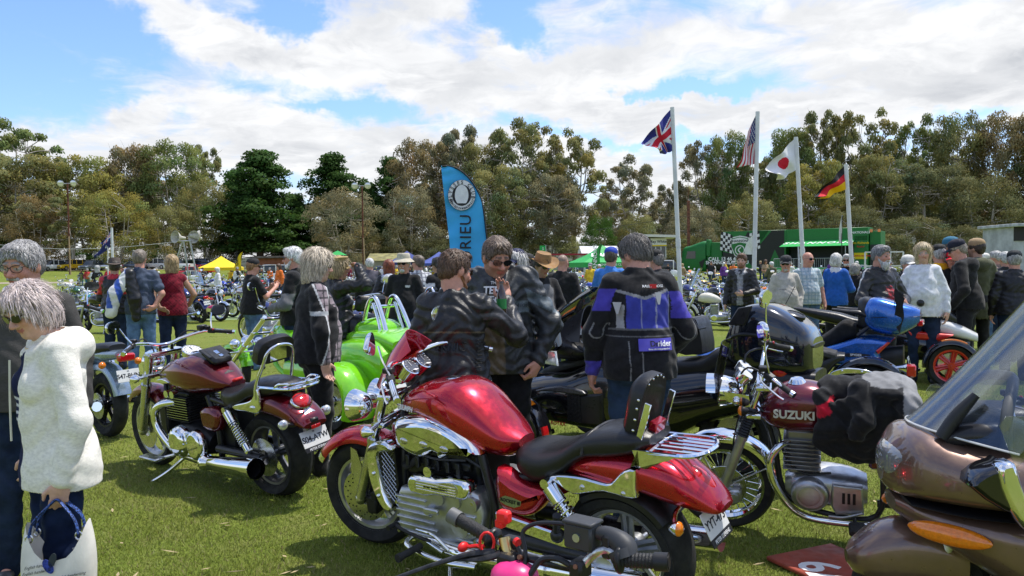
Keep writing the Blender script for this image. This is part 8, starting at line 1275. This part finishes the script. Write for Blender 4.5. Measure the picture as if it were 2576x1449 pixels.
for a,c_ in(((460,607),(428,700)),((478,607),(503,738)),((462,607),(478,720))):b=B();b.tube([P(*a,50.)-o,P(*c_,50.4)-o],.055,8,1);b.obj('leg',GALV,k)
b=B();b.tube([P(450,607,50.)-o,P(482,606,50.)-o],.05,8,1);b.obj('cross_bar',GALV,k)
for nm,lb,pts in(('bunting_line','thin line of bunting running left from the horn loudspeakers',[(0,616,50),(150,626,50),(300,622,50),(455,607,50)]),('power_line','thin overhead wire above the scoreboard and truck',[(1500,578,90),(1620,560,90),(1733,544,92),(1900,556,92),(2200,566,92),(2576,556,92)])):b=B();b.tube([P(*q)for q in pts],.018 if nm[0]=='p' else .012,5,6);tag(b.obj(nm,INK if nm[0]=='p' else PVC),lb,'wire')
g=GD(230,52.);k=thing('bollard','orange and white striped traffic bollard in the far field','bollard',mx(g,0,1.));OR=mat('safety orange',(.85,.16,.02),.5)
for i,m in enumerate((OR,PVC,OR,PVC,OR)):b=B();b.cyl((0,0,.06+.18*i),(0,0,.24+.18*i),.09-.006*i,.084-.006*i,n=14);b.obj('band',m,k)
b=B();b.cyl((0,0,0),(0,0,.06),.2,n=14);b.obj('foot',BLK,k)
def gazebo(px,y,d,w,wall,col,label,txt=None,m=None):
 g=GD(px,d);k=thing('gazebo',label,'gazebo',mx(g,12),'pop-up gazebos');z0=zat(px,y,d);m=m or mat(label[:12]+' canopy',col,.7,var=.05);h=w/2;b=B();a=(0,0,z0+w*.30);q=[(-h,-h,z0),(h,-h,z0),(h,h,z0),(-h,h,z0)]
 for i in range(4):p0,p1=np.array(q[i]),np.array(q[(i+1)%4]);b.grid([[p0+(p1-p0)*s*(1-v)+(np.array(a)-p0)*v+np.array([0,0,-.12*sin(v*pi)])if False else(p0+(p1-p0)*s)*(1-v)+np.array(a)*v+np.array([0,0,-.09*w/3*sin(v*pi)])for s in np.linspace(0,1,5)]for v in np.linspace(0,1,6)],True)
 b.obj('canopy',m,k,60);b=B()
 for i in range(4):p0,p1=np.array(q[i]),np.array(q[(i+1)%4]);b.add([p0-(0,0,wall),p1-(0,0,wall),p1,p0],[(0,1,2,3)],False)
 b.obj('valance',m,k)
 for x,y_,_ in q:b=B();b.box((x*.98,y_*.98,z0/2),(.03,.03,z0/2));b.obj('leg',GALV,k)
 if txt:text(txt,wall*.62,'lettering',WI,k,face((0,-h-.01,z0-wall*.5),(1,0,0),(0,0,1)),.003,bold=.02)
 return k
gazebo(557,673,60.,2.9,.22,None,'bright yellow pop-up gazebo',None,YI);gz_=gazebo(1516,660,50.,3.6,.30,None,'green pop-up gazebo with white lettering','JOIN THE SHANNONS CLUB TODAY',GI);text('SHANNONS',.42,'lettering',WI,gz_,face((0,-1.1,2.25),(1,0,0),(0,.75,.6)),.004,bold=.03,shear=.3);gazebo(1024,660,70.,3.4,.2,(.03,.05,.22),'left dark blue pop-up gazebo behind the checked shirt');gazebo(1105,662,66.,3.2,.2,(.05,.08,.30),'right dark blue pop-up gazebo beside the blue banner');gazebo(1345,668,62.,2.4,.2,(.55,.58,.56),'small pale gazebo behind the tan leather hat')
def shed(name,label,cat,px0,px1,ytop,yeave,d,dep,wcol,rcol,cor=True,ridge=True):
 a,c=GD(px0,d),GD(px1,d);W_=c[0]-a[0];z0=max(0.,float(gz(a[0],d))-.1);k=thing(name,label,cat,mx((a[0],d,0)));ze,zt=zat(px0,yeave,d),zat(px0,ytop,d);b=B();b.box((W_/2,dep/2,(ze+z0)/2),(W_/2,dep/2,(ze-z0)/2));b.obj('wall',mat(name+' wall '+label[:8],wcol,.85,var=.15,vs=1.),k);b=B();o_=.3
 if ridge:b.add([(-o_,-o_,ze),(W_+o_,-o_,ze),(W_+o_,dep/2,zt),(-o_,dep/2,zt),(-o_,dep+o_,ze),(W_+o_,dep+o_,ze)],[(0,1,2,3),(3,2,5,4),(0,3,4),(1,5,2)],False)
 else:b.box((W_/2,dep/2-.3,(ze+zt)/2),(W_/2+o_,dep/2+.6,max(.12,(zt-ze)/2)),None,.03)
 b.obj('roof',mat(name+' roof '+label[:8],rcol,.8,var=.25,vs=1.5),k);return k,W_,ze
shed('shed','old timber shed with a mossy yellow-green roof','shed',928,1012,637,656,100,5,(.28,.25,.2),(.22,.20,.07));shed('brick_building','low rust-red brick building under the pines','building',644,716,645,650,128,6,(.24,.085,.05),(.12,.1,.09),ridge=False);k,w_,ze=shed('clubroom','long white-roofed building behind the green gazebo','building',1470,1612,618,640,92,6,(.5,.5,.48),(.62,.62,.61));b=B();b.box((-2.,-1.,ze),(2.2,1.,.09));b.obj('red_awning',mat('red awning',(.3,.015,.03),.6),k);shed('shed','dark green flat shed behind the parked utes','shed',432,470,654,657,132,4,(.03,.05,.04),(.06,.09,.08),ridge=False)
b=B();q0,q1=GD(850,104),GD(925,104);b.box((q0+q1)/2+np.array([0,0,1.2]),((q1[0]-q0[0])/2,.06,.8));tag(b.obj('fence',mat('weathered fence',(.26,.25,.22),.9,var=.3,vs=2.)),'weathered grey fence left of the mossy shed','fence');k=thing('play_frame','playground frame with a green roof beside the mossy shed','play equipment',mx(GD(850,101)));b=B();b.add([(-1,-1,3.2),(1,-1,3.2),(1,1,3.2),(-1,1,3.2),(0,0,3.8)],[(0,1,4),(1,2,4),(2,3,4),(3,0,4)],False);b.obj('roof',GI,k);b=B();b.box((0,0,1.5),(.9,.9,.5));b.obj('panel',OR,k)
for x in(-.9,.9):b=B();b.cyl((x,-.9,0),(x,-.9,3.2),.07);b.obj('post',GALV,k)
def scoreboard():
 d=86.;m=d/FPX;g=GD(1606,d);k=thing('scoreboard_building','small raised cabin with a cricket scoreboard and an estate agent sign','building',mx((g[0],d,0),-6));w=68*m;zt=zat(1640,594,d);CLB=mat('beige weatherboard',(.40,.38,.33),.8,var=.05)
 b=B();b.box((w/2,2.,zt/2-.1),(w/2,2.,zt/2-.1));b.obj('wall',CLB,k);b=B()
 for i in range(14):b.box((w+.02,2.,.5+.26*i),(.02,2.,.11),None,.01)
 o=b.obj('weatherboards',CLB,k);o['kind']='stuff';b=B();b.box((w/2+.2,1.7,zt),(w/2+.9,2.7,.13),np.array(Matrix.Rotation(radians(2),3,'Y')));b.obj('roof',mat('cream roof',(.68,.66,.60),.6),k);b=B();b.box((.65,-.05,zt-1.6),(.72,.04,1.35));sb=b.obj('score_panel',mat('score black',(.015,.018,.025),.6),k)
 for s_,z in(('RUNS',zt-1.25),('EXTRS',zt-2.45)):text(s_,.36,'lettering',WI,sb,face((.75,-.1,z),(1,0,0),(0,0,1)),.004,bold=.02)
 for z in(zt-.75,zt-1.85):
  for i in range(3):b=B();b.box((.4+.35*i,-.1,z),(.14,.015,.26));b.obj('digit_flap',mat('digit grey',(.06,.065,.075),.5),sb)
 def sign(x,z,hw,hh,mt,tx,ts,tm):b=B();b.box((x,-.06,z),(hw,.04,hh));s_=b.obj('sign',mt,k);text(tx,ts,'lettering',tm,s_,face((x,-.11,z),(1,0,0),(0,0,1)),.004,bold=.02)
 sign(2.15,zt-.62,.85,.36,mat('sign white',(.7,.7,.68),.5),'Ray White',.40,INK);b=B();b.box((2.15,-.08,zt-1.03),(.85,.04,.06));b.obj('sign_strip',YI,k);sign(2.55,zt-2.75,.36,.24,mat('tan sign',(.35,.2,.09),.6),'CLUB',.2,INK);sign(1.75,zt-2.75,.36,.24,mat('sign blue',(.06,.08,.25),.6),'18',.26,WI)
 b=B();b.box((2.1,-.03,zt-1.75),(.82,.04,.58));wn=b.obj('window',mat('window glass dark',(.05,.06,.06),.1,0,.5),k)
 for x in(1.28,1.85,2.4,2.92):b=B();b.box((x,-.08,zt-1.75),(.035,.03,.6));b.obj('frame',PVC,wn)
scoreboard()
shed('cabin','pale grey corrugated cabin with a dark window at the right edge','building',2548,2640,564,570,62,4,(.42,.44,.46),(.40,.42,.44),ridge=False);b=B();q=GD(2566,61.9);z_=zat(2566,588,61.9);b.box((q[0],61.95,z_),(.45,.04,.55));o=b.obj('window',INK);o.parent=bpy.data.objects['cabin'];o.matrix_parent_inverse=bpy.data.objects['cabin'].matrix_basis.inverted()
def truck():
 p0,p1=GD(1818,84.),GD(2184,76.);dv=p1-p0;Ln=np.linalg.norm(dv);a=degrees(atan2(dv[1],dv[0]));k=thing('truck','long green display truck with a checkered shield and an open awning','truck',mx(p0,a));GT=mat('truck green',(.008,.155,.026),.45,0,0.,.08);TB=mat('truck black',(.008,.012,.009),.5);DK=mat('dark interior',(.03,.035,.035),.8)
 zt=zat(1840,583,84.);xs=lambda px:(lambda t_:t_*Ln)((lambda q:(q*p0[1]-p0[0])/(dv[0]-q*dv[1]))((px-CX)/FPX));zz_=lambda px,py:zat(px,py,p0[1]+dv[1]*xs(px)/Ln);F_=lambda x,z,y=-.02:face((x,y,z),(1,0,0),(0,0,1))
 b=B();b.box((Ln*.23,1.25,(zt+.9)/2),(Ln*.23,1.25,(zt-.9)/2),None,.04);b.box((Ln*.73,1.25,zt-.65),(Ln*.27,1.25,.65),None,.04);b.box((Ln*.955,1.25,2.5),(Ln*.045,1.25,1.7),None,.03);b.box((Ln*.7,2.3,2.5),(Ln*.26,.1,1.6));tr=b.obj('trailer_body',GT,k)
 b=B();x1,z1=Ln*.45,zt-.05
 for q in([(.02,z1),(x1*.42,z1),(x1*.2,2.6),(.02,2.9)],[(x1*.42,z1),(x1*.62,3.6),(x1*.8,z1)],[(x1*.30,2.9),(x1*.52,1.0),(x1*.12,1.0)],[(x1*.85,3.0),(x1*.72,.98),(x1*.99,.98)],[(x1*.02,1.9),(x1*.12,1.0),(x1*.02,.98)],[(x1*.55,z1),(x1*.64,3.9),(x1*.75,z1)]):b.plate(q,-.012,-.004)
 b.obj('green_diamonds',GT,tr);b=B();b.box((x1/2,-.003,(zt+.95)/2),(x1/2-.02,.003,(zt-1.0)/2));b.obj('black_panel',TB,tr)
 sx,sz=xs(1862),zz_(1862,622);S_=[(-.85,.95),(0,1.12),(.85,.95),(.9,.1),(.55,-.75),(0,-1.2),(-.55,-.75),(-.9,.1)]
 for s_,y,m in((1.08,-.03,mat('shield white',(.7,.7,.7),.5)),(.98,-.04,GT)):b=B();b.plate([(sx+x*s_,sz+z*s_)for x,z in S_],y,y+.008);b.obj('shield',m,tr)
 b=B();b.plate([(sx-.8,sz+.85),(sx,sz+1.02),(sx+.8,sz+.85),(sx+.8,sz+.35),(sx,sz+.5),(sx-.8,sz+.35)],-.05,-.042);b.obj('shield',MC['shield white'],tr);text('SHANNONS',.34,'lettering',INK,tr,F_(sx,sz+.64,-.06),.003,bold=.02);b=B();b.lathe([(.52,0),(.52,.01),(.42,.01),(.42,0)],(sx,-.05,sz-.3),(0,-1,0),28);b.tube([(sx+.1,-.06,sz-.62),(sx-.15,-.06,sz-.3),(sx+.12,-.06,sz-.02)],.07,6,4);b.obj('shield_ring',MC['shield white'],tr)
 for sg in(-1,1):
  for i in range(6):
   for j in range(5):u,v=i/6.,j/5.;x=sx+sg*(.75+1.25*v+.1*u);z=sz+1.25-1.9*u*(1 if sg<0 else .95)+.35*v+.1*sin(v*3);b=B();b.plate([(x,z),(x+sg*.26,z+.08),(x+sg*.28,z-.24),(x+sg*.02,z-.32)],-.03,-.02);b.obj('check',MC['shield white']if(i+j)%2 else INK,tr)
 text('CALL 13 46 46',.52,'lettering',WI,tr,F_(xs(1775)+1.95,zz_(1800,652),-.03),.003,bold=.03);text('SHANNONS.COM.AU',.48,'lettering',WI,tr,F_(xs(1775)+2.35,zz_(1800,661),-.03),.003,bold=.03)
 xa,xb=Ln*.47,Ln*.90;b=B();b.box(((xa+xb)/2,1.6,2.2),((xb-xa)/2,.5,1.2));b.obj('interior',DK,tr);b=B();b.add([(xa-.2,-2.2,zt-1.75),(xb+.3,-2.2,zt-1.75),(xb+.2,0,zt-1.15),(xa,0,zt-1.15)],[(0,1,2,3)],False);b.add([(xa-.2,-2.2,zt-1.80),(xb+.3,-2.2,zt-1.80),(xb+.2,0,zt-1.2),(xa,0,zt-1.2)],[(3,2,1,0)],False);aw=b.obj('awning',mat('awning green',(.015,.40,.07),.5),tr);text('SHANNONS',.95,'lettering',WI,aw,face(((xa+xb)/2,-1.1,zt-1.42),(1,0,0),(0,.964,.263)),.003,bold=.03,shear=.3,sp=1.35)
 for x in(xa+1.6,xb-.2):b=B();b.cyl((x,-2.1,0),(x,-2.1,zt-1.78),.04);b.obj('awning_post',GALV,tr)
 b=B();b.box(((xa+xb)/2,-.9,1.0),((xb-xa)/2+.8,1.0,.1));b.obj('stage',DRK,tr);b=B();b.cyl((xa-.8,-1.9,2.05),(xb+.6,-1.9,2.05),.03);b.cyl((xa-.8,-1.9,1.15),(xb+.6,-1.9,1.15),.03)
 for i in range(40):x=xa-.8+(xb-xa+1.4)*i/39;b.cyl((x,-1.9,1.1),(x,-1.9,2.05),.012 if i%5 else .03,n=5)
 o=b.obj('stage_railing',GALV,tr);o['kind']='stuff'
 for tx,z,s_,m in(('NATIONALS',zt-.5,.3,WI),('Jim Richards',zt-1.5,.30,YI),('Racing',zt-1.85,.26,RINK)):text(tx,s_,'lettering',m,tr,F_(Ln*.953,z,-.03),.003,bold=.02)
 for tx,z,m,m2 in(('TOURING MASTERS',zt-2.75,YI,RINK),('SRF',zt-3.9,PLT,mat('ink blue',(.02,.03,.25),.5))):b=B();b.box((Ln*.953,-.02,z),(.58,.02,.3));s_=b.obj('sponsor_panel',m,tr);text(tx,.2 if len(tx)>5 else .42,'lettering',m2,s_,F_(Ln*.953,z,-.05),.003,bold=.03)
 b=B();b.box((Ln+.55,1.6,2.6),(.5,1.2,2.0),None,.03);rb=b.obj('rear_box',GT,k);b=B();b.box((Ln+.55,.35,2.0),(.42,.06,1.3));b.obj('rear_door',DK,rb)
 for x in(Ln+.2,Ln+.9):b=B();b.box((x,.36,zt-.35),(.12,.04,.14));b.obj('marker_lamp',LAMB,rb)
 b=B();b.lx([(-4.6,1.5,1.15,.9,.7,.35),(-4.45,1.9,1.2,1.5,1.1,.35),(-3.6,2.1,1.22,1.55,1.3,.35),(-2.4,2.3,1.22,1.75,1.5,.35),(-1.9,2.3,1.2,1.75,1.5,.35)],26,4,y=1.25);cb=b.obj('cab',GT,k);b=B();b.lx([(-1.9,1.6,.9,.9,.8,.35),(-.2,1.6,.9,.9,.8,.35)],16,2,y=1.25);b.obj('cab_rear',DRK,cb);b=B();b.box((-1.0,1.25,2.9),(.85,1.0,1.0),None,.05);b.box((-1.6,.3,3.3),(.25,.25,.9),None,.08);b.obj('air_duct',GT,cb);b=B();b.plate([(-4.1,2.2),(-3.0,2.2),(-3.0,3.0),(-3.9,3.0)],-.01,.04);b.obj('side_window',mat('window glass dark',(.05,.06,.06),.1,0,.5),cb);b=B();b.box((-4.62,1.25,2.6),(.03,1.05,.45));b.obj('windscreen',MC['window glass dark'],cb);b=B();b.plate([(-2.3,1.0),(-1.9,2.2),(-2.6,1.8)],-.02,.0);b.obj('black_diamonds',TB,cb)
 for x in(-3.9,-1.2,Ln*.72,Ln*.79,Ln*.86):b=B();b.cyl((x,.02,.52),(x,.35,.52),.52,n=22);wh=b.obj('wheel',RUB,k);b=B();b.cyl((x,.0,.52),(x,.05,.52),.28,n=18);b.obj('rim',ALU,wh)
 M=k.matrix_basis@Matrix.Translation((0,-3.6,0));bn=thing('fence_banner','long green banner with white lettering along the ground in front of the truck','banner',M);b=B();b.sheet(np.array([[(x,.05*sin(x*1.7),z)for x in np.linspace(xa-.9,Ln+1.5,40)]for z in(1.15,.1)]),.02);b.obj('cloth',GI,bn)
 text('INSURANCE FOR MOTORING ENTHUSIASTS',.42,'lettering',WI,bn,face(((xa+Ln)/2,-.09,.82),(1,0,0),(0,0,1)),.003,bold=.03);text('CARS BIKES HOMES',.34,'lettering',WI,bn,face(((xa+Ln)/2,-.09,.38),(1,0,0),(0,0,1)),.003,bold=.03)
truck()
k=thing('steel_frame','pale steel barrier frame at the rear of the truck','barrier',mx((GD(2176,62.)[0],62.,0),0));w_=(2272-2176)*62/FPX;zt_=zat(2220,634,62.)
for x in(0,w_*.33,w_*.66,w_):b=B();b.box((x,0,zt_/2),(.05,.05,zt_/2));b.obj('post',PVC,k)
for z in(zt_,zt_*.55):b=B();b.box((w_/2,0,z),(w_/2,.04,.05));b.obj('rail',PVC,k)
def car(kind,name):
 k=thing(name,'x','car');L_,h0,h1=dict(suv=(4.6,.95,1.72),ute=(5.2,.95,1.75),sedan=(4.5,.82,1.42),van=(4.9,1.05,2.0))[kind];H_=L_/2;b=B();b.lx([(H_,.55,.6,.12,.2,.4),(H_-.15,.58,.82,.26,.3,.35),(H_-1.2,.6,.88,h0-.58,.32,.32),(0,.6,.9,h0-.55,.33,.3),(-H_+.5,.6,.88,h0-.55,.32,.32),(-H_,.62,.7,h0-.62,.25,.4)],24,4);b.obj('body',CARP,k)
 r0,r1=dict(suv=(H_-1.25,-H_+.15),ute=(H_-1.35,-.25),sedan=(H_-1.5,-H_+.7),van=(H_-.7,-H_+.1))[kind];b=B();b.lx([(r0,h0,.76,.03,.1,.35),(r0-.65,h0,.72,h1-h0-.02,.1,.32),((r0+r1)/2,h0,.72,h1-h0,.1,.3),(r1+.3,h0,.70,h1-h0-.03,.1,.32),(r1,h0,.72,.1,.1,.35)],20,4);b.obj('cabin',mat('car glass',(.03,.035,.04),.06,0,.4),k);b=B();b.lx([(r0-.7,h1-.06,.66,.05,.01,.4),((r0+r1)/2,h1-.03,.68,.045,.02,.35),(r1+.35,h1-.07,.64,.05,.01,.4)],16,3);b.obj('roof',CARP,k)
 for x in(r0-.85,(r0+r1)/2-.1,r1+.35):
  for sg in(-1,1):b=B();b.box((x,sg*.74,(h0+h1)/2),(.05,.03,(h1-h0)/2),None,.01);b.obj('pillar',CARP,k)
 for x in(H_-.85,-H_+.9):
  for sg in(-1,1):b=B();b.cyl((x,sg*.68,.33),(x,sg*.9,.33),.34,n=18);w=b.obj('wheel',RUB,k);b=B();b.cyl((x,sg*.7,.33),(x,sg*.91,.33),.2,n=14);b.obj('rim',ALU,w)
 for sg in(-1,1):b=B();b.ell((H_-.06,sg*.58,.66),(.08,.17,.09),12,8);b.obj('headlight',LCLR,k);b=B();b.box((-H_+.02,sg*.68,.75),(.05,.1,.12),None,.02);b.obj('tail_light',LRED,k)
 b=B();b.box((H_,0,.52),(.05,.5,.09),None,.02);b.obj('grille',BLK,k);return k
CARP=paint('car paint',(.7,.7,.7),0,.2);CARS={k:car(k,{'suv':'parked_car','sedan':'parked_car','ute':'parked_ute','van':'parked_van'}[k])for k in('suv','sedan','ute','van')}
CC=dict(white=WHITEP,yellow=YELLOW,red=REDP,dark=paint('dark car',(.02,.025,.035),.3,.2),grey=paint('grey car',(.12,.14,.17),.5,.25),blue=paint('blue car',(.03,.06,.16),.4,.2),silver=SILVER)
for kd,px,d,yw,c,lb in[('suv',130,128,250,'white','white off-road wagon left of the first light pole'),('suv',106,140,250,'white','white wagon behind another white one at the far left'),('van',108,150,240,'white','boxy white van at the back of the car park'),('suv',176,130,250,'yellow','yellow off-roader beside the light pole'),('suv',205,138,255,'dark','dark blue off-roader right of the yellow one'),('suv',230,126,265,'grey','blue-grey off-roader under the gums'),('sedan',270,128,200,'silver','silver sedan behind the drooping flag'),('ute',452,126,160,'white','white ute with a canopy behind the horn loudspeakers'),('suv',492,138,190,'blue','dark blue wagon behind the white ute'),('sedan',470,112,185,'red','red sports coupe left of the yellow gazebo'),('sedan',502,116,175,'red','second red car, right behind the red coupe'),('sedan',468,98,200,'white','white sedan in front of the red coupe'),('van',688,88,185,'white','white van in front of the brick building'),('suv',955,84,190,'blue','blue wagon in front of the mossy shed'),('suv',1450,74,185,'white','white car left of the green gazebo'),('sedan',330,132,190,'grey','grey sedan behind the couple'),('suv',395,134,170,'white','white wagon right of the couple'),('sedan',60,132,190,'silver','silver car at the left edge of the car park'),('van',1640,78,175,'white','white van below the scoreboard')]:
 g=GD(px,d);dup(CARS[kd],mx((g[0],g[1],float(gz(g[0],g[1]))+.02),yw),lb,'cars parked round the oval',{'car paint':CC[c]})
for p in CARS.values():
 for c in list(p.children):
  for g in list(c.children):bpy.data.objects.remove(g)
  bpy.data.objects.remove(c)
 bpy.data.objects.remove(p)
k=thing('jacket','black motorcycle jacket with red and grey panels thrown over a motorcycle saddle','jacket',pose((2.6,4.48),21,12,1.35));pr=[('c',(.74,.0,.93),(.40,.02,.93),.10,.10,.05,0),('e',(.60,.17,.78),(.22,.05,.2),.05,0),('e',(.5,-.15,.8),(.2,.05,.16),.05,0),('e',(.46,.04,1.0),(.14,.17,.055),.04,3),('c',(.60,.13,1.0),(.585,.245,.86),.065,.055,.02,2),('c',(.585,.245,.86),(.62,.24,.79),.056,.045,.02,2),('c',(.80,.11,.94),(.73,.19,.80),.05,.06,.03,1),('e',(.36,.15,.92),(.07,.1,.09),.03,3),('e',(.72,.18,.72),(.13,.035,.10),.04,0)]
V,F,C=sdf(pr,.009,wrk(.007,1.3));cl=np.tile(np.array((.014,.014,.015)),(len(V),1));x,y,z=V.T;cl[(C==1)&(abs(z-.90+.6*(x-.78))<.035)]=(.55,.01,.03);cl[(C==3)&(z>1.03)]=(.22,.22,.22);cl[(C==3)&(x<.39)&(z>.9)]=(.26,.26,.26);link('cloth',smesh('cloth',V,F,cl),CLOTH,k)
g=G(2050,1432);k=thing('number_board','rust red board with a white number on the grass by the brown motorcycle','board',mx((g[0],g[1],.02),24));b=B();b.box((.08,-.1,0),(.24,.30,.012),None,.006);b.obj('board',mat('rust red board',(.32,.06,.035),.55,var=.15),k);text('79',.30,'lettering',WI,k,face((-.03,-.12,.0135),(.35,.93,0),(-.93,.35,0)),.001,bold=.02)
k=thing('helmet','red, white and black helmet on the grass behind the candy red motorcycle','helmet',mx(GD(1246,8.2),60));V,F,C=sdf([('e',(0,0,.15),(.125,.15,.14),.02,0),('e',(0,.03,.09),(.115,.14,.09),.03,0),('-e',(0,.17,.15),(.09,.09,.05),.01,-1)],.008);cl=np.tile(np.array((.6,.6,.6)),(len(V),1));cl[np.sin(V[:,2]*45+V[:,0]*20)>.3]=(.5,.02,.05);cl[np.sin(V[:,2]*45+V[:,0]*20)<-.6]=(.02,.02,.02);link('shell',smesh('shell',V,F,cl),mat('helmet paint',rough=.2,coat=1.,attr=True,var=0),k);b=B();b.ell((0,.055,.15),(.115,.1,.045),16,8);b.obj('visor',GLOSSB,k)
